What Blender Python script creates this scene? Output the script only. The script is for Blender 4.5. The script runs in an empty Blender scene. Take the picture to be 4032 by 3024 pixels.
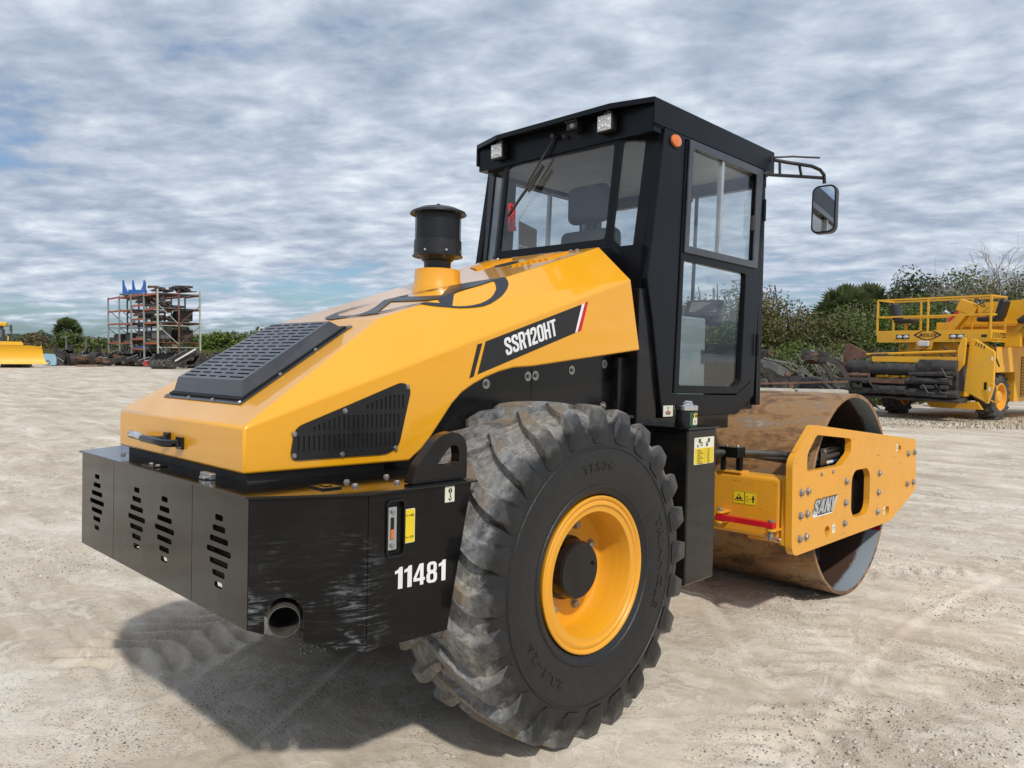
import bpy, bmesh, math, random
import numpy as np
from mathutils import Vector, Matrix
from mathutils.geometry import tessellate_polygon

rnd = random.Random(11)
nrs = np.random.RandomState(5)
S = bpy.context.scene
COL = S.collection
rad = math.radians

# ------------------------------------------------------------------ camera, sky, sun, exposure
def cam_matrix(yaw, pitch, roll, loc):
    fw = Vector((math.cos(yaw)*math.cos(pitch), math.sin(yaw)*math.cos(pitch), -math.sin(pitch)))
    rt = Vector((math.sin(yaw), -math.cos(yaw), 0)); up = rt.cross(fw)
    R = math.cos(roll)*rt + math.sin(roll)*up
    U = math.cos(roll)*up - math.sin(roll)*rt
    m = Matrix((R, U, -fw)).transposed().to_4x4(); m.translation = loc
    return m
CAMLOC = Vector((-2.7514, -3.2831, 1.6752))
YAW = rad(44.3291)
CAMW = cam_matrix(YAW, rad(2.37), rad(.63), CAMLOC)          # camera on the level yard
CAMM = cam_matrix(YAW, rad(1.198), rad(1.1442), CAMLOC)      # the same camera seen from the roller's own (slightly tilted) axes
MROOT = CAMW @ CAMM.inverted()
cd = bpy.data.cameras.new('camera'); cam = bpy.data.objects.new('camera', cd); COL.objects.link(cam)
cam.matrix_world = CAMW
cd.sensor_width = 36; cd.sensor_fit = 'HORIZONTAL'; cd.lens = 36*3022.25/4032; cd.clip_end = 6000; cd.clip_start = .05
S.camera = cam

SUND = Vector((-.43, -.82, 1.0)).normalized()
sl = bpy.data.lights.new('sun', 'SUN'); so = bpy.data.objects.new('sun', sl); COL.objects.link(so)
sl.energy = 2.0; sl.angle = rad(2.6); sl.color = (1, .955, .88)
so.rotation_euler = SUND.to_track_quat('Z', 'Y').to_euler()

W = bpy.data.worlds.new('World'); S.world = W; W.use_nodes = True
nt = W.node_tree; nt.nodes.clear()
def N(nt, typ, inp=None, **props):
    n = nt.nodes.new(typ)
    for k, v in props.items(): setattr(n, k, v)
    for k, v in (inp or {}).items():
        s = n.inputs[k]
        if isinstance(v, bpy.types.NodeSocket): nt.links.new(v, s)
        else: s.default_value = v
    return n
def ramp(nt, fac, stops, interp='LINEAR'):
    n = nt.nodes.new('ShaderNodeValToRGB'); cr = n.color_ramp; cr.interpolation = interp
    while len(cr.elements) < len(stops): cr.elements.new(.5)
    for e, (p, c) in zip(cr.elements, stops):
        e.position = p; e.color = (*c, 1) if len(c) == 3 else c
    nt.links.new(fac, n.inputs[0]); return n
def mth(nt, op, a, b=None, c=None, clamp=False):
    d = {0: a}
    if b is not None: d[1] = b
    if c is not None: d[2] = c
    return N(nt, 'ShaderNodeMath', d, operation=op, use_clamp=clamp).outputs[0]
def mix(nt, f, a, b, blend='MIX'):
    n = nt.nodes.new('ShaderNodeMix'); n.data_type = 'RGBA'; n.blend_type = blend
    for k, v in ((0, f), (6, a), (7, b)):
        if isinstance(v, bpy.types.NodeSocket): nt.links.new(v, n.inputs[k])
        else: n.inputs[k].default_value = v if k == 0 else ((*v, 1) if len(v) == 3 else v)
    return n.outputs[2]

sky = N(nt, 'ShaderNodeTexSky', sky_type='NISHITA', sun_disc=False, sun_elevation=math.asin(SUND.z),
        sun_rotation=math.atan2(SUND.x, SUND.y), air_density=1.2, dust_density=1.5)
tc = N(nt, 'ShaderNodeTexCoord')
sep = N(nt, 'ShaderNodeSeparateXYZ', {0: tc.outputs['Generated']})
zz = mth(nt, 'ADD', mth(nt, 'MAXIMUM', sep.outputs[2], 0.0), .15)
px = mth(nt, 'DIVIDE', sep.outputs[0], zz); py = mth(nt, 'DIVIDE', sep.outputs[1], zz)
pv = N(nt, 'ShaderNodeCombineXYZ', {0: px, 1: py, 2: 0.0}).outputs[0]
mp = N(nt, 'ShaderNodeMapping', {'Vector': pv, 'Rotation': (0, 0, -YAW+rad(9)), 'Location': (3.1, 1.7, 0)}).outputs[0]
mp = N(nt, 'ShaderNodeMapping', {'Vector': mp, 'Scale': (1.35, .95, 1)}).outputs[0]
n1 = N(nt, 'ShaderNodeTexNoise', {'Vector': mp, 'Scale': .42, 'Detail': 4.0, 'Roughness': .5, 'Distortion': .2})
n2 = N(nt, 'ShaderNodeTexNoise', {'Vector': mp, 'Scale': 5.2, 'Detail': 7.0, 'Roughness': .58, 'Distortion': .15})
n3 = N(nt, 'ShaderNodeTexNoise', {'Vector': mp, 'Scale': 1.9, 'Detail': 5.0, 'Roughness': .55, 'Distortion': .2})
tex = mth(nt, 'ADD', mth(nt, 'MULTIPLY', n2.outputs[0], .42), mth(nt, 'ADD', mth(nt, 'MULTIPLY', n3.outputs[0], .30), mth(nt, 'MULTIPLY', n1.outputs[0], .28)))
ccol = ramp(nt, tex, [(.38, (.225, .28, .37)), (.46, (.31, .365, .455)), (.53, (.42, .475, .555)), (.63, (.62, .665, .715))]).outputs[0]
cover = mth(nt, 'ADD', mth(nt, 'MULTIPLY', n1.outputs[0], .55), mth(nt, 'ADD', mth(nt, 'MULTIPLY', n2.outputs[0], .2), mth(nt, 'MULTIPLY', n3.outputs[0], .25)))
lowc = N(nt, 'ShaderNodeMapRange', {0: sep.outputs[2], 1: .02, 2: .16, 3: -.10, 4: 0.0}, interpolation_type='SMOOTHSTEP').outputs[0]
mask = ramp(nt, mth(nt, 'ADD', cover, lowc), [(.34, (.12, .12, .12)), (.44, (1, 1, 1))]).outputs[0]
skys = mix(nt, 1.0, sky.outputs[0], (.046, .066, .090), 'MULTIPLY')
skyc = mix(nt, mask, skys, ccol)
bg = N(nt, 'ShaderNodeBackground', {0: skyc, 1: 1.0})
out = N(nt, 'ShaderNodeOutputWorld', {0: bg.outputs[0]})
S.view_settings.view_transform = 'Standard'; S.view_settings.look = 'None'
S.view_settings.exposure = 0.47; S.view_settings.gamma = 1.0

# ------------------------------------------------------------------ materials
MATS = {}
def newmat(name):
    m = bpy.data.materials.new(name); m.use_nodes = True; t = m.node_tree; t.nodes.clear()
    o = N(t, 'ShaderNodeOutputMaterial'); MATS[name] = m
    return m, t, o
def coords(t, kind='Object', scale=None):
    c = N(t, 'ShaderNodeTexCoord').outputs[kind]
    if scale: c = N(t, 'ShaderNodeMapping', {'Vector': c, 'Scale': scale}).outputs[0]
    return c
def bump(t, h, strength=.2, dist=.01, normal=None):
    d = {'Height': h, 'Strength': strength, 'Distance': dist}
    if normal is not None: d['Normal'] = normal
    return N(t, 'ShaderNodeBump', d).outputs[0]
def simple(name, col, rough=.5, metal=0., coat=0., var=.12, vscale=6., bumps=0., bscale=80., dust=0., dustc=(.36, .31, .25), spec=.5):
    m, t, o = newmat(name); c = coords(t)
    n = N(t, 'ShaderNodeTexNoise', {'Vector': c, 'Scale': vscale, 'Detail': 5.0, 'Roughness': .6}).outputs[0]
    v = N(t, 'ShaderNodeMapRange', {0: n, 1: .3, 2: .7, 3: 1-var, 4: 1+var}).outputs[0]
    cc = N(t, 'ShaderNodeVectorMath', {0: (*col,), 1: N(t, 'ShaderNodeCombineXYZ', {0: v, 1: v, 2: v}).outputs[0]}, operation='MULTIPLY').outputs[0]
    rr = N(t, 'ShaderNodeMapRange', {0: n, 1: .3, 2: .7, 3: rough*.85, 4: min(1, rough*1.2)}).outputs[0]
    if dust:
        d1 = N(t, 'ShaderNodeTexNoise', {'Vector': c, 'Scale': 3.0, 'Detail': 9.0, 'Roughness': .7}).outputs[0]
        df = N(t, 'ShaderNodeMapRange', {0: d1, 1: .42, 2: .75, 3: 0.0, 4: dust}).outputs[0]
        cc = mix(t, df, cc, dustc)
        rr = mth(t, 'ADD', rr, mth(t, 'MULTIPLY', df, .5), clamp=True)
    d = {'Base Color': cc, 'Roughness': rr, 'Metallic': metal, 'Coat Weight': coat, 'Coat Roughness': .06, 'Specular IOR Level': spec}
    if bumps:
        bn = N(t, 'ShaderNodeTexNoise', {'Vector': c, 'Scale': bscale, 'Detail': 3.0}).outputs[0]
        d['Normal'] = bump(t, bn, bumps, .004)
    p = N(t, 'ShaderNodeBsdfPrincipled', d)
    t.links.new(p.outputs[0], o.inputs[0]); return m

def scratched(name, col, rough, coat, zone=None, amount=.5, sc=(.28, .30, .32), dust=.18, spec=.4):
    """gloss paint with dust in patches and long grey scuffs; zone = (axis-aligned object-space box) where the scuffs gather"""
    m, t, o = newmat(name); c = coords(t)
    st = N(t, 'ShaderNodeMapping', {'Vector': c, 'Rotation': (rad(8), rad(14), rad(-28)), 'Scale': (2.4, 2.4, 20)}).outputs[0]
    s1 = N(t, 'ShaderNodeTexNoise', {'Vector': st, 'Scale': 2.0, 'Detail': 10.0, 'Roughness': .78, 'Distortion': 1.6}).outputs[0]
    big = N(t, 'ShaderNodeTexNoise', {'Vector': c, 'Scale': 2.3, 'Detail': 3.0}).outputs[0]
    f = N(t, 'ShaderNodeMapRange', {0: s1, 1: .50, 2: .78, 3: 0., 4: 1.}).outputs[0]
    g = N(t, 'ShaderNodeMapRange', {0: big, 1: .4, 2: .65, 3: .06, 4: .6}).outputs[0]
    k = mth(t, 'MULTIPLY', f, g)
    if zone:
        sp = N(t, 'ShaderNodeSeparateXYZ', {0: c})
        zf = None
        for i, (a, b, soft) in enumerate(zone):
            if a is None: continue
            lo = N(t, 'ShaderNodeMapRange', {0: sp.outputs[i], 1: a-soft, 2: a+soft}, interpolation_type='SMOOTHSTEP').outputs[0]
            hi = N(t, 'ShaderNodeMapRange', {0: sp.outputs[i], 1: b-soft, 2: b+soft, 3: 1., 4: 0.}, interpolation_type='SMOOTHSTEP').outputs[0]
            q = mth(t, 'MULTIPLY', lo, hi); zf = q if zf is None else mth(t, 'MULTIPLY', zf, q)
        pat = N(t, 'ShaderNodeMapRange', {0: N(t, 'ShaderNodeTexNoise', {'Vector': c, 'Scale': 5.5, 'Detail': 3.0, 'Distortion': 1.0}).outputs[0], 1: .47, 2: .62}).outputs[0]
        k = mth(t, 'ADD', mth(t, 'MULTIPLY', k, .12), mth(t, 'MULTIPLY', mth(t, 'MULTIPLY', mth(t, 'MULTIPLY', f, zf), pat), .95))
    k = mth(t, 'MULTIPLY', k, amount)
    d1 = N(t, 'ShaderNodeTexNoise', {'Vector': c, 'Scale': 5.0, 'Detail': 8.0, 'Roughness': .7}).outputs[0]
    du = N(t, 'ShaderNodeMapRange', {0: d1, 1: .45, 2: .8, 3: 0.0, 4: dust}).outputs[0]
    cc = mix(t, du, col, (.22, .19, .15)); cc = mix(t, k, cc, sc)
    rr = mth(t, 'ADD', mth(t, 'ADD', rough, mth(t, 'MULTIPLY', du, .8)), mth(t, 'MULTIPLY', k, .5), clamp=True)
    bn = N(t, 'ShaderNodeTexNoise', {'Vector': c, 'Scale': 4.0, 'Detail': 2.0}).outputs[0]
    p = N(t, 'ShaderNodeBsdfPrincipled', {'Base Color': cc, 'Roughness': rr, 'Coat Weight': coat, 'Coat Roughness': .05, 'Specular IOR Level': spec, 'Normal': bump(t, bn, .12, .02)})
    t.links.new(p.outputs[0], o.inputs[0]); return m

YEL = (.85, .385, .004)
def yellow(name, col, rough=.34, coat=.6, chips=.0, rust=(.16, .07, .03), grime=.10):
    m, t, o = newmat(name); c = coords(t)
    n = N(t, 'ShaderNodeTexNoise', {'Vector': c, 'Scale': 2.2, 'Detail': 8.0, 'Roughness': .7}).outputs[0]
    du = N(t, 'ShaderNodeMapRange', {0: n, 1: .40, 2: .8, 3: 0., 4: grime}).outputs[0]
    cc = mix(t, du, col, (.42, .30, .16))
    rr = mth(t, 'ADD', rough, mth(t, 'MULTIPLY', du, 1.2))
    if chips:
        st = N(t, 'ShaderNodeMapping', {'Vector': c, 'Rotation': (0, rad(8), 0), 'Scale': (1.2, 5, 15)}).outputs[0]
        n2 = N(t, 'ShaderNodeTexNoise', {'Vector': st, 'Scale': 3.0, 'Detail': 10.0, 'Roughness': .75}).outputs[0]
        f = N(t, 'ShaderNodeMapRange', {0: n2, 1: .615, 2: .66}).outputs[0]
        cc = mix(t, mth(t, 'MULTIPLY', f, chips), cc, rust)
        rr = mth(t, 'ADD', rr, mth(t, 'MULTIPLY', f, .3))
    bn = N(t, 'ShaderNodeTexNoise', {'Vector': c, 'Scale': 3.0, 'Detail': 2.0}).outputs[0]
    p = N(t, 'ShaderNodeBsdfPrincipled', {'Base Color': cc, 'Roughness': rr, 'Coat Weight': coat, 'Coat Roughness': .04, 'Normal': bump(t, bn, .08, .02)})
    t.links.new(p.outputs[0], o.inputs[0]); return m
yellow('hood_yellow', YEL, .32, .95, grime=.03)
yellow('frame_yellow', (.82, .36, .010), .42, .35, chips=.8, grime=.25)
yellow('rim_yellow', (.80, .355, .008), .38, .4, grime=.22)
yellow('old_yellow', (.76, .385, .008), .5, .1, chips=.85, rust=(.05, .035, .025), grime=.30)
yellow('dozer_yellow', (.82, .43, .010), .45, .2)
simple('black_paint', (.005, .0052, .006), .22, coat=.1, dust=.03, bumps=.05, bscale=5, spec=.35)
simple('cab_black', (.0045, .0055, .008), .30, coat=0., dust=.008, spec=.22)
scratched('box_black', (.005, .0048, .0046), .11, .2, amount=.10, dust=.04)
scratched('scuffed_black', (.005, .005, .0055), .17, .0, zone=((-1.60, -1.12, .08), (None, None, 0), (.60, 1.0, .12)), amount=1.15, sc=(.36, .39, .41), dust=.03, spec=.25)
simple('grille_black', (.008, .0085, .010), .35, dust=.05)
simple('vent_grey', (.040, .043, .052), .30, dust=.08, coat=.3)
simple('decal_slate', (.030, .034, .043), .38)
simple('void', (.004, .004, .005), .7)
simple('rubber', (.018, .018, .019), .6, dust=.15)
simple('hose_rubber', (.016, .016, .018), .45, dust=.35)
simple('steel', (.42, .41, .40), .38, metal=.9, var=.2, vscale=30)
simple('bolt', (.34, .32, .30), .5, metal=.6, var=.3, vscale=40, dust=.25)
simple('chrome', (.75, .75, .76), .16, metal=1.0)
simple('alu', (.55, .57, .58), .4, metal=.8)
simple('brass_tip', (.12, .105, .09), .55, metal=.5, var=.4, vscale=14)
simple('white_decal', (.80, .80, .80), .4)
simple('cream_decal', (.74, .72, .58), .4)
simple('yellow_decal', (.85, .62, .02), .4)
simple('print_black', (.015, .015, .015), .45)
simple('red_paint', (.60, .012, .022), .35, coat=.4)
simple('red_decal', (.55, .01, .03), .4)
simple('silver_decal', (.50, .53, .55), .35, metal=.3)
simple('blue_hose', (.03, .10, .38), .45)
simple('green_decal', (.03, .09, .05), .5)
simple('amber', (.75, .17, .01), .15, coat=.8)
simple('seat_cloth', (.12, .12, .135), .85, bumps=.3, bscale=300)
simple('console_grey', (.20, .24, .25), .6)
simple('liner', (.50, .47, .43), .8)
simple('floor_mat', (.035, .033, .032), .7, var=.4, vscale=25)
simple('lamp_lens', (.55, .57, .58), .25, coat=.6, bumps=.5, bscale=60)
simple('led_white', (.85, .85, .82), .3)
simple('screen', (.16, .17, .18), .25)
simple('paper', (.42, .36, .26), .8)
simple('white_paper', (.62, .64, .60), .8)
simple('junk_black', (.020, .019, .019), .6, var=.4, vscale=2.0, dust=.45, dustc=(.20, .16, .13))
simple('junk_rust', (.11, .05, .028), .8, var=.5, vscale=3.0, dust=.3)
simple('junk_grey', (.09, .095, .10), .6, var=.3, dust=.4)
simple('rack_orange', (.42, .10, .035), .6, var=.35, vscale=1.2, dust=.5, dustc=(.25, .13, .08))
simple('rack_green', (.40, .44, .38), .6, var=.25, vscale=1.5, dust=.6, dustc=(.30, .18, .09))
simple('rack_grey', (.25, .28, .29), .6, var=.25, vscale=1.5, dust=.4)
simple('wood', (.22, .16, .11), .85, var=.35, vscale=4)
simple('rack_blue', (.015, .11, .40), .5, dust=.2)
simple('lightblue', (.28, .48, .62), .5, dust=.2)
simple('asphalt_crust', (.028, .027, .028), .75, var=.6, vscale=5, bumps=.9, bscale=14, dust=.5, dustc=(.14, .12, .105))
simple('rusty_steel', (.13, .055, .033), .75, var=.5, vscale=4, bumps=.3, dust=.3)
simple('concrete', (.40, .37, .31), .9, var=.2, vscale=5, bumps=.3, dust=.3)
simple('stone_light', (.55, .51, .44), .9, var=.3, vscale=9)
simple('stone_dark', (.20, .18, .155), .9, var=.35, vscale=9)
simple('bark', (.13, .105, .085), .9, var=.4, vscale=8)
simple('dead_wood', (.33, .31, .28), .85, var=.2, vscale=8)
simple('palm_trunk', (.16, .12, .09), .95, var=.5, vscale=10, bumps=.8, bscale=20)
simple('dozer_grey', (.05, .055, .06), .5, dust=.3)
simple('track_black', (.022, .02, .019), .7, dust=.4)

def leafmat(name, stops):
    m, t, o = newmat(name)
    a = N(t, 'ShaderNodeAttribute', attribute_name='tint').outputs['Fac']
    col = ramp(t, a, stops).outputs[0]
    d = N(t, 'ShaderNodeBsdfPrincipled', {'Base Color': col, 'Roughness': .55, 'Specular IOR Level': .35})
    tr = N(t, 'ShaderNodeBsdfTranslucent', {0: col})
    ms = N(t, 'ShaderNodeMixShader', {0: .22, 1: d.outputs[0], 2: tr.outputs[0]})
    t.links.new(ms.outputs[0], o.inputs[0]); return m
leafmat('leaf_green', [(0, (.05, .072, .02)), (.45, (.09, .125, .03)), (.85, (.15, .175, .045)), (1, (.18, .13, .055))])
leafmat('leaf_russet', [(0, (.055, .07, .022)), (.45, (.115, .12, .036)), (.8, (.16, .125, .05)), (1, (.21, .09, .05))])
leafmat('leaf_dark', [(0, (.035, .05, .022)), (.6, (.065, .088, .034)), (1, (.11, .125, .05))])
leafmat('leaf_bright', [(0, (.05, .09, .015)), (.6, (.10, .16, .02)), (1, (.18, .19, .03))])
leafmat('leaf_brown', [(0, (.09, .07, .035)), (.6, (.15, .105, .055)), (1, (.20, .14, .07))])
leafmat('leaf_palm', [(0, (.07, .095, .035)), (.6, (.13, .16, .06)), (1, (.24, .20, .11))])
leafmat('weed_mat', [(0, (.16, .13, .07)), (.6, (.24, .20, .12)), (1, (.16, .17, .06))])
leafmat('leaf_far', [(0, (.05, .075, .045)), (.6, (.075, .105, .06)), (1, (.10, .125, .07))])
leafmat('grass_mat', [(0, (.10, .12, .03)), (.5, (.17, .17, .05)), (1, (.28, .23, .11))])

# tyre: black rubber, dried mud on the tread
m, t, o = newmat('tyre_rubber'); c = coords(t)
sp = N(t, 'ShaderNodeSeparateXYZ', {0: c})
r2 = mth(t, 'SQRT', mth(t, 'ADD', mth(t, 'POWER', sp.outputs[0], 2.0), mth(t, 'POWER', sp.outputs[2], 2.0)))
ntn = N(t, 'ShaderNodeTexNoise', {'Vector': c, 'Scale': 5.5, 'Detail': 9.0, 'Roughness': .68, 'Distortion': .6}).outputs[0]
ntf = N(t, 'ShaderNodeTexNoise', {'Vector': c, 'Scale': 26., 'Detail': 6.0, 'Roughness': .75}).outputs[0]
tread = N(t, 'ShaderNodeMapRange', {0: mth(t, 'ADD', r2, mth(t, 'MULTIPLY', mth(t, 'SUBTRACT', ntn, .5), .30)), 1: .655, 2: .71}, interpolation_type='SMOOTHSTEP').outputs[0]
yin = N(t, 'ShaderNodeMapRange', {0: mth(t, 'ABSOLUTE', sp.outputs[1]), 1: .235, 2: .285, 3: 1., 4: .22}, interpolation_type='SMOOTHSTEP').outputs[0]
df = mth(t, 'MULTIPLY', mth(t, 'MULTIPLY', tread, yin), N(t, 'ShaderNodeMapRange', {0: ntf, 1: .25, 2: .7, 3: .45, 4: 1.1}).outputs[0])
mud = mth(t, 'MULTIPLY', N(t, 'ShaderNodeMapRange', {0: ntn, 1: .50, 2: .53}).outputs[0], N(t, 'ShaderNodeMapRange', {0: r2, 1: .742, 2: .752}).outputs[0])
mud = mth(t, 'MULTIPLY', mud, N(t, 'ShaderNodeMapRange', {0: mth(t, 'ABSOLUTE', sp.outputs[1]), 1: .22, 2: .25, 3: 1., 4: 0.}).outputs[0])
faint = N(t, 'ShaderNodeMapRange', {0: ntf, 1: .45, 2: .8, 3: 0.0, 4: .08}).outputs[0]
cc = mix(t, faint, (.0105, .0107, .0115), (.10, .097, .093))
crk = N(t, 'ShaderNodeTexNoise', {'Vector': c, 'Scale': 11., 'Detail': 10.0, 'Roughness': .78, 'Distortion': 1.8}).outputs[0]
df = mth(t, 'MULTIPLY', df, N(t, 'ShaderNodeMapRange', {0: crk, 1: .36, 2: .56, 3: .25, 4: 1.0}).outputs[0])
tan = N(t, 'ShaderNodeMapRange', {0: ntn, 1: .4, 2: .62}).outputs[0]
cc = mix(t, mth(t, 'MULTIPLY', df, .98, clamp=True), cc, mix(t, tan, (.285, .29, .295), (.36, .33, .28)))
cc = mix(t, mth(t, 'MULTIPLY', mth(t, 'MULTIPLY', mud, N(t, 'ShaderNodeMapRange', {0: ntf, 1: .35, 2: .6, 3: .45, 4: 1.}).outputs[0]), .95), cc, (.20, .15, .10))
p = N(t, 'ShaderNodeBsdfPrincipled', {'Base Color': cc, 'Roughness': mth(t, 'ADD', .42, mth(t, 'MULTIPLY', df, .5), clamp=True),
      'Normal': bump(t, mth(t, 'ADD', ntf, mth(t, 'MULTIPLY', mud, .8)), .45, .010)})
t.links.new(p.outputs[0], o.inputs[0])

# drum: brown rust, wiped bright here and there
m, t, o = newmat('drum_rust'); c = coords(t)
st = N(t, 'ShaderNodeMapping', {'Vector': c, 'Scale': (3, 1.1, 3)}).outputs[0]
a1 = N(t, 'ShaderNodeTexNoise', {'Vector': st, 'Scale': 1.6, 'Detail': 9.0, 'Roughness': .68, 'Distortion': .8}).outputs[0]
a2 = N(t, 'ShaderNodeTexNoise', {'Vector': c, 'Scale': 16., 'Detail': 8.0, 'Roughness': .75}).outputs[0]
base = ramp(t, mth(t, 'ADD', mth(t, 'MULTIPLY', a1, .7), mth(t, 'MULTIPLY', a2, .3)), [(.37, (.075, .048, .032)), (.45, (.22, .115, .05)), (.51, (.36, .20, .08)), (.57, (.27, .18, .11)), (.66, (.42, .35, .28))]).outputs[0]
spz = N(t, 'ShaderNodeSeparateXYZ', {0: c})
low = N(t, 'ShaderNodeMapRange', {0: mth(t, 'ADD', spz.outputs[2], mth(t, 'MULTIPLY', mth(t, 'SUBTRACT', a1, .5), .9)), 1: .28, 2: .16}).outputs[0]
muddy = mth(t, 'MULTIPLY', low, N(t, 'ShaderNodeMapRange', {0: a2, 1: .42, 2: .58}).outputs[0])
base = mix(t, mth(t, 'MULTIPLY', muddy, .85), base, (.055, .043, .033))
speck = N(t, 'ShaderNodeMapRange', {0: N(t, 'ShaderNodeTexNoise', {'Vector': c, 'Scale': 45., 'Detail': 2.}).outputs[0], 1: .70, 2: .74}).outputs[0]
base = mix(t, mth(t, 'MULTIPLY', speck, .8), base, (.45, .42, .36))
p = N(t, 'ShaderNodeBsdfPrincipled', {'Base Color': base, 'Roughness': N(t, 'ShaderNodeMapRange', {0: a2, 3: .42, 4: .85}).outputs[0], 'Metallic': .12, 'Normal': bump(t, a2, .25, .006)})
t.links.new(p.outputs[0], o.inputs[0])
# drum inside: grey primer worn to brown
m, t, o = newmat('drum_inside'); c = coords(t)
a1 = N(t, 'ShaderNodeTexNoise', {'Vector': c, 'Scale': 3., 'Detail': 8.0, 'Roughness': .7}).outputs[0]
spz = N(t, 'ShaderNodeSeparateXYZ', {0: c})
deep = N(t, 'ShaderNodeMapRange', {0: mth(t, 'ADD', spz.outputs[1], mth(t, 'MULTIPLY', mth(t, 'SUBTRACT', a1, .5), .16)), 1: -.955, 2: -.93}).outputs[0]
base = mix(t, deep, (.27, .32, .36), (.075, .042, .030))
red = mth(t, 'MULTIPLY', N(t, 'ShaderNodeMapRange', {0: mth(t, 'ABSOLUTE', mth(t, 'SUBTRACT', mth(t, 'ADD', spz.outputs[2], mth(t, 'MULTIPLY', a1, .03)), .425)), 1: .016, 2: .022, 3: 1., 4: 0.}).outputs[0], N(t, 'ShaderNodeMapRange', {0: spz.outputs[0], 1: 3.5, 2: 3.55}).outputs[0])
base = mix(t, red, base, (.36, .012, .06))
p = N(t, 'ShaderNodeBsdfPrincipled', {'Base Color': base, 'Roughness': .5}); t.links.new(p.outputs[0], o.inputs[0])

# glass: thin, tinted, mirror-like at grazing angles
def glassmat(name, tint, refl=1.0, haze=.02):
    m, t, o = newmat(name); c = coords(t)
    fc_ = N(t, 'ShaderNodeLayerWeight', {0: .5}).outputs['Facing']
    fr = mth(t, 'ADD', .04, mth(t, 'MULTIPLY', mth(t, 'POWER', fc_, 5.0), .96))
    tr = N(t, 'ShaderNodeBsdfTransparent', {0: (*tint, 1)})
    gl = N(t, 'ShaderNodeBsdfGlossy', {0: (1, 1, 1, 1), 'Roughness': .02})
    a = N(t, 'ShaderNodeMixShader', {0: mth(t, 'MULTIPLY', fr, refl, clamp=True), 1: tr.outputs[0], 2: gl.outputs[0]})
    nz = N(t, 'ShaderNodeTexNoise', {'Vector': c, 'Scale': 4.0, 'Detail': 8.0, 'Roughness': .7}).outputs[0]
    di = N(t, 'ShaderNodeBsdfDiffuse', {0: (.5, .5, .48, 1)})
    b = N(t, 'ShaderNodeMixShader', {0: N(t, 'ShaderNodeMapRange', {0: nz, 1: .35, 2: .8, 3: haze*.3, 4: haze*2.2}).outputs[0], 1: a.outputs[0], 2: di.outputs[0]})
    t.links.new(b.outputs[0], o.inputs[0]); return m
glassmat('window_glass', (.93, .95, .95), 1.2, .008)
glassmat('dark_glass', (.80, .83, .85), 1.3, .008)
glassmat('clear_glass', (.93, .95, .95), 1.1, .001)
m, t, o = newmat('mirror_glass')
t.links.new(N(t, 'ShaderNodeBsdfGlossy', {0: (.75, .78, .8, 1), 'Roughness': .02}).outputs[0], o.inputs[0])

# perforated sheet of the air intake (cells far below a pixel)
m, t, o = newmat('perforated'); c = coords(t, 'UV')
vo = N(t, 'ShaderNodeTexVoronoi', {'Vector': N(t, 'ShaderNodeMapping', {'Vector': c, 'Scale': (90, 24, 1)}).outputs[0], 'Scale': 1.0, 'Randomness': 0.0}).outputs['Distance']
fh = N(t, 'ShaderNodeMapRange', {0: vo, 1: .33, 2: .38, 3: 1., 4: 0.}).outputs[0]
p = N(t, 'ShaderNodeBsdfPrincipled', {'Base Color': (.014, .016, .02, 1), 'Roughness': .4})
tr = N(t, 'ShaderNodeBsdfTransparent')
t.links.new(N(t, 'ShaderNodeMixShader', {0: fh, 1: p.outputs[0], 2: tr.outputs[0]}).outputs[0], o.inputs[0])

# ground: pale shelly sand, damp and dry patches, fine gravel
m, t, o = newmat('sand'); c = coords(t)
def nz(scale, det=6., rough=.6, dist=0., vec=None): return N(t, 'ShaderNodeTexNoise', {'Vector': vec or c, 'Scale': scale, 'Detail': det, 'Roughness': rough, 'Distortion': dist}).outputs[0]
strk = N(t, 'ShaderNodeMapping', {'Vector': c, 'Rotation': (0, 0, rad(48)), 'Scale': (1., .28, 1.)}).outputs[0]
g1 = nz(.35, 5.); g2 = nz(2.2, 8., .65, .6, strk); g3 = nz(14., 6., .7); g4 = nz(.8, 6., .6, .8, strk)
f = mth(t, 'ADD', mth(t, 'MULTIPLY', g1, .22), mth(t, 'ADD', mth(t, 'MULTIPLY', g2, .42), mth(t, 'ADD', mth(t, 'MULTIPLY', g3, .16), mth(t, 'MULTIPLY', g4, .20))))
base = ramp(t, f, [(.36, (.32, .255, .185)), (.44, (.47, .395, .305)), (.515, (.60, .52, .415)), (.57, (.69, .615, .51)), (.63, (.79, .73, .635))]).outputs[0]
vor = N(t, 'ShaderNodeTexVoronoi', {'Vector': c, 'Scale': 75., 'Randomness': 1.0})
peb = N(t, 'ShaderNodeMapRange', {0: vor.outputs['Distance'], 1: .30, 2: .42, 3: 1., 4: 0.}).outputs[0]
vc = N(t, 'ShaderNodeSeparateColor', {0: vor.outputs['Color']}).outputs[0]
gm = N(t, 'ShaderNodeMapRange', {0: nz(1.1, 6., .7, .5), 1: .43, 2: .56}).outputs[0]
pk = mth(t, 'MULTIPLY', mth(t, 'MULTIPLY', peb, gm), N(t, 'ShaderNodeMapRange', {0: vc, 1: .2, 2: .25}).outputs[0])
pc = ramp(t, vc, [(.35, (.16, .14, .12)), (.55, (.34, .31, .27)), (.75, (.62, .59, .52)), (1, (.74, .72, .66))]).outputs[0]
base = mix(t, mth(t, 'MULTIPLY', pk, .95), base, pc)
cr_ = mth(t, 'ADD', mth(t, 'MULTIPLY', nz(2.6, 7., .62, 1.6), .75), mth(t, 'MULTIPLY', nz(.45, 3.), .25))
crm = N(t, 'ShaderNodeMapRange', {0: cr_, 1: .545, 2: .560}).outputs[0]
base = mix(t, mth(t, 'MULTIPLY', crm, .38), base, (.78, .71, .61))
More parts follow.
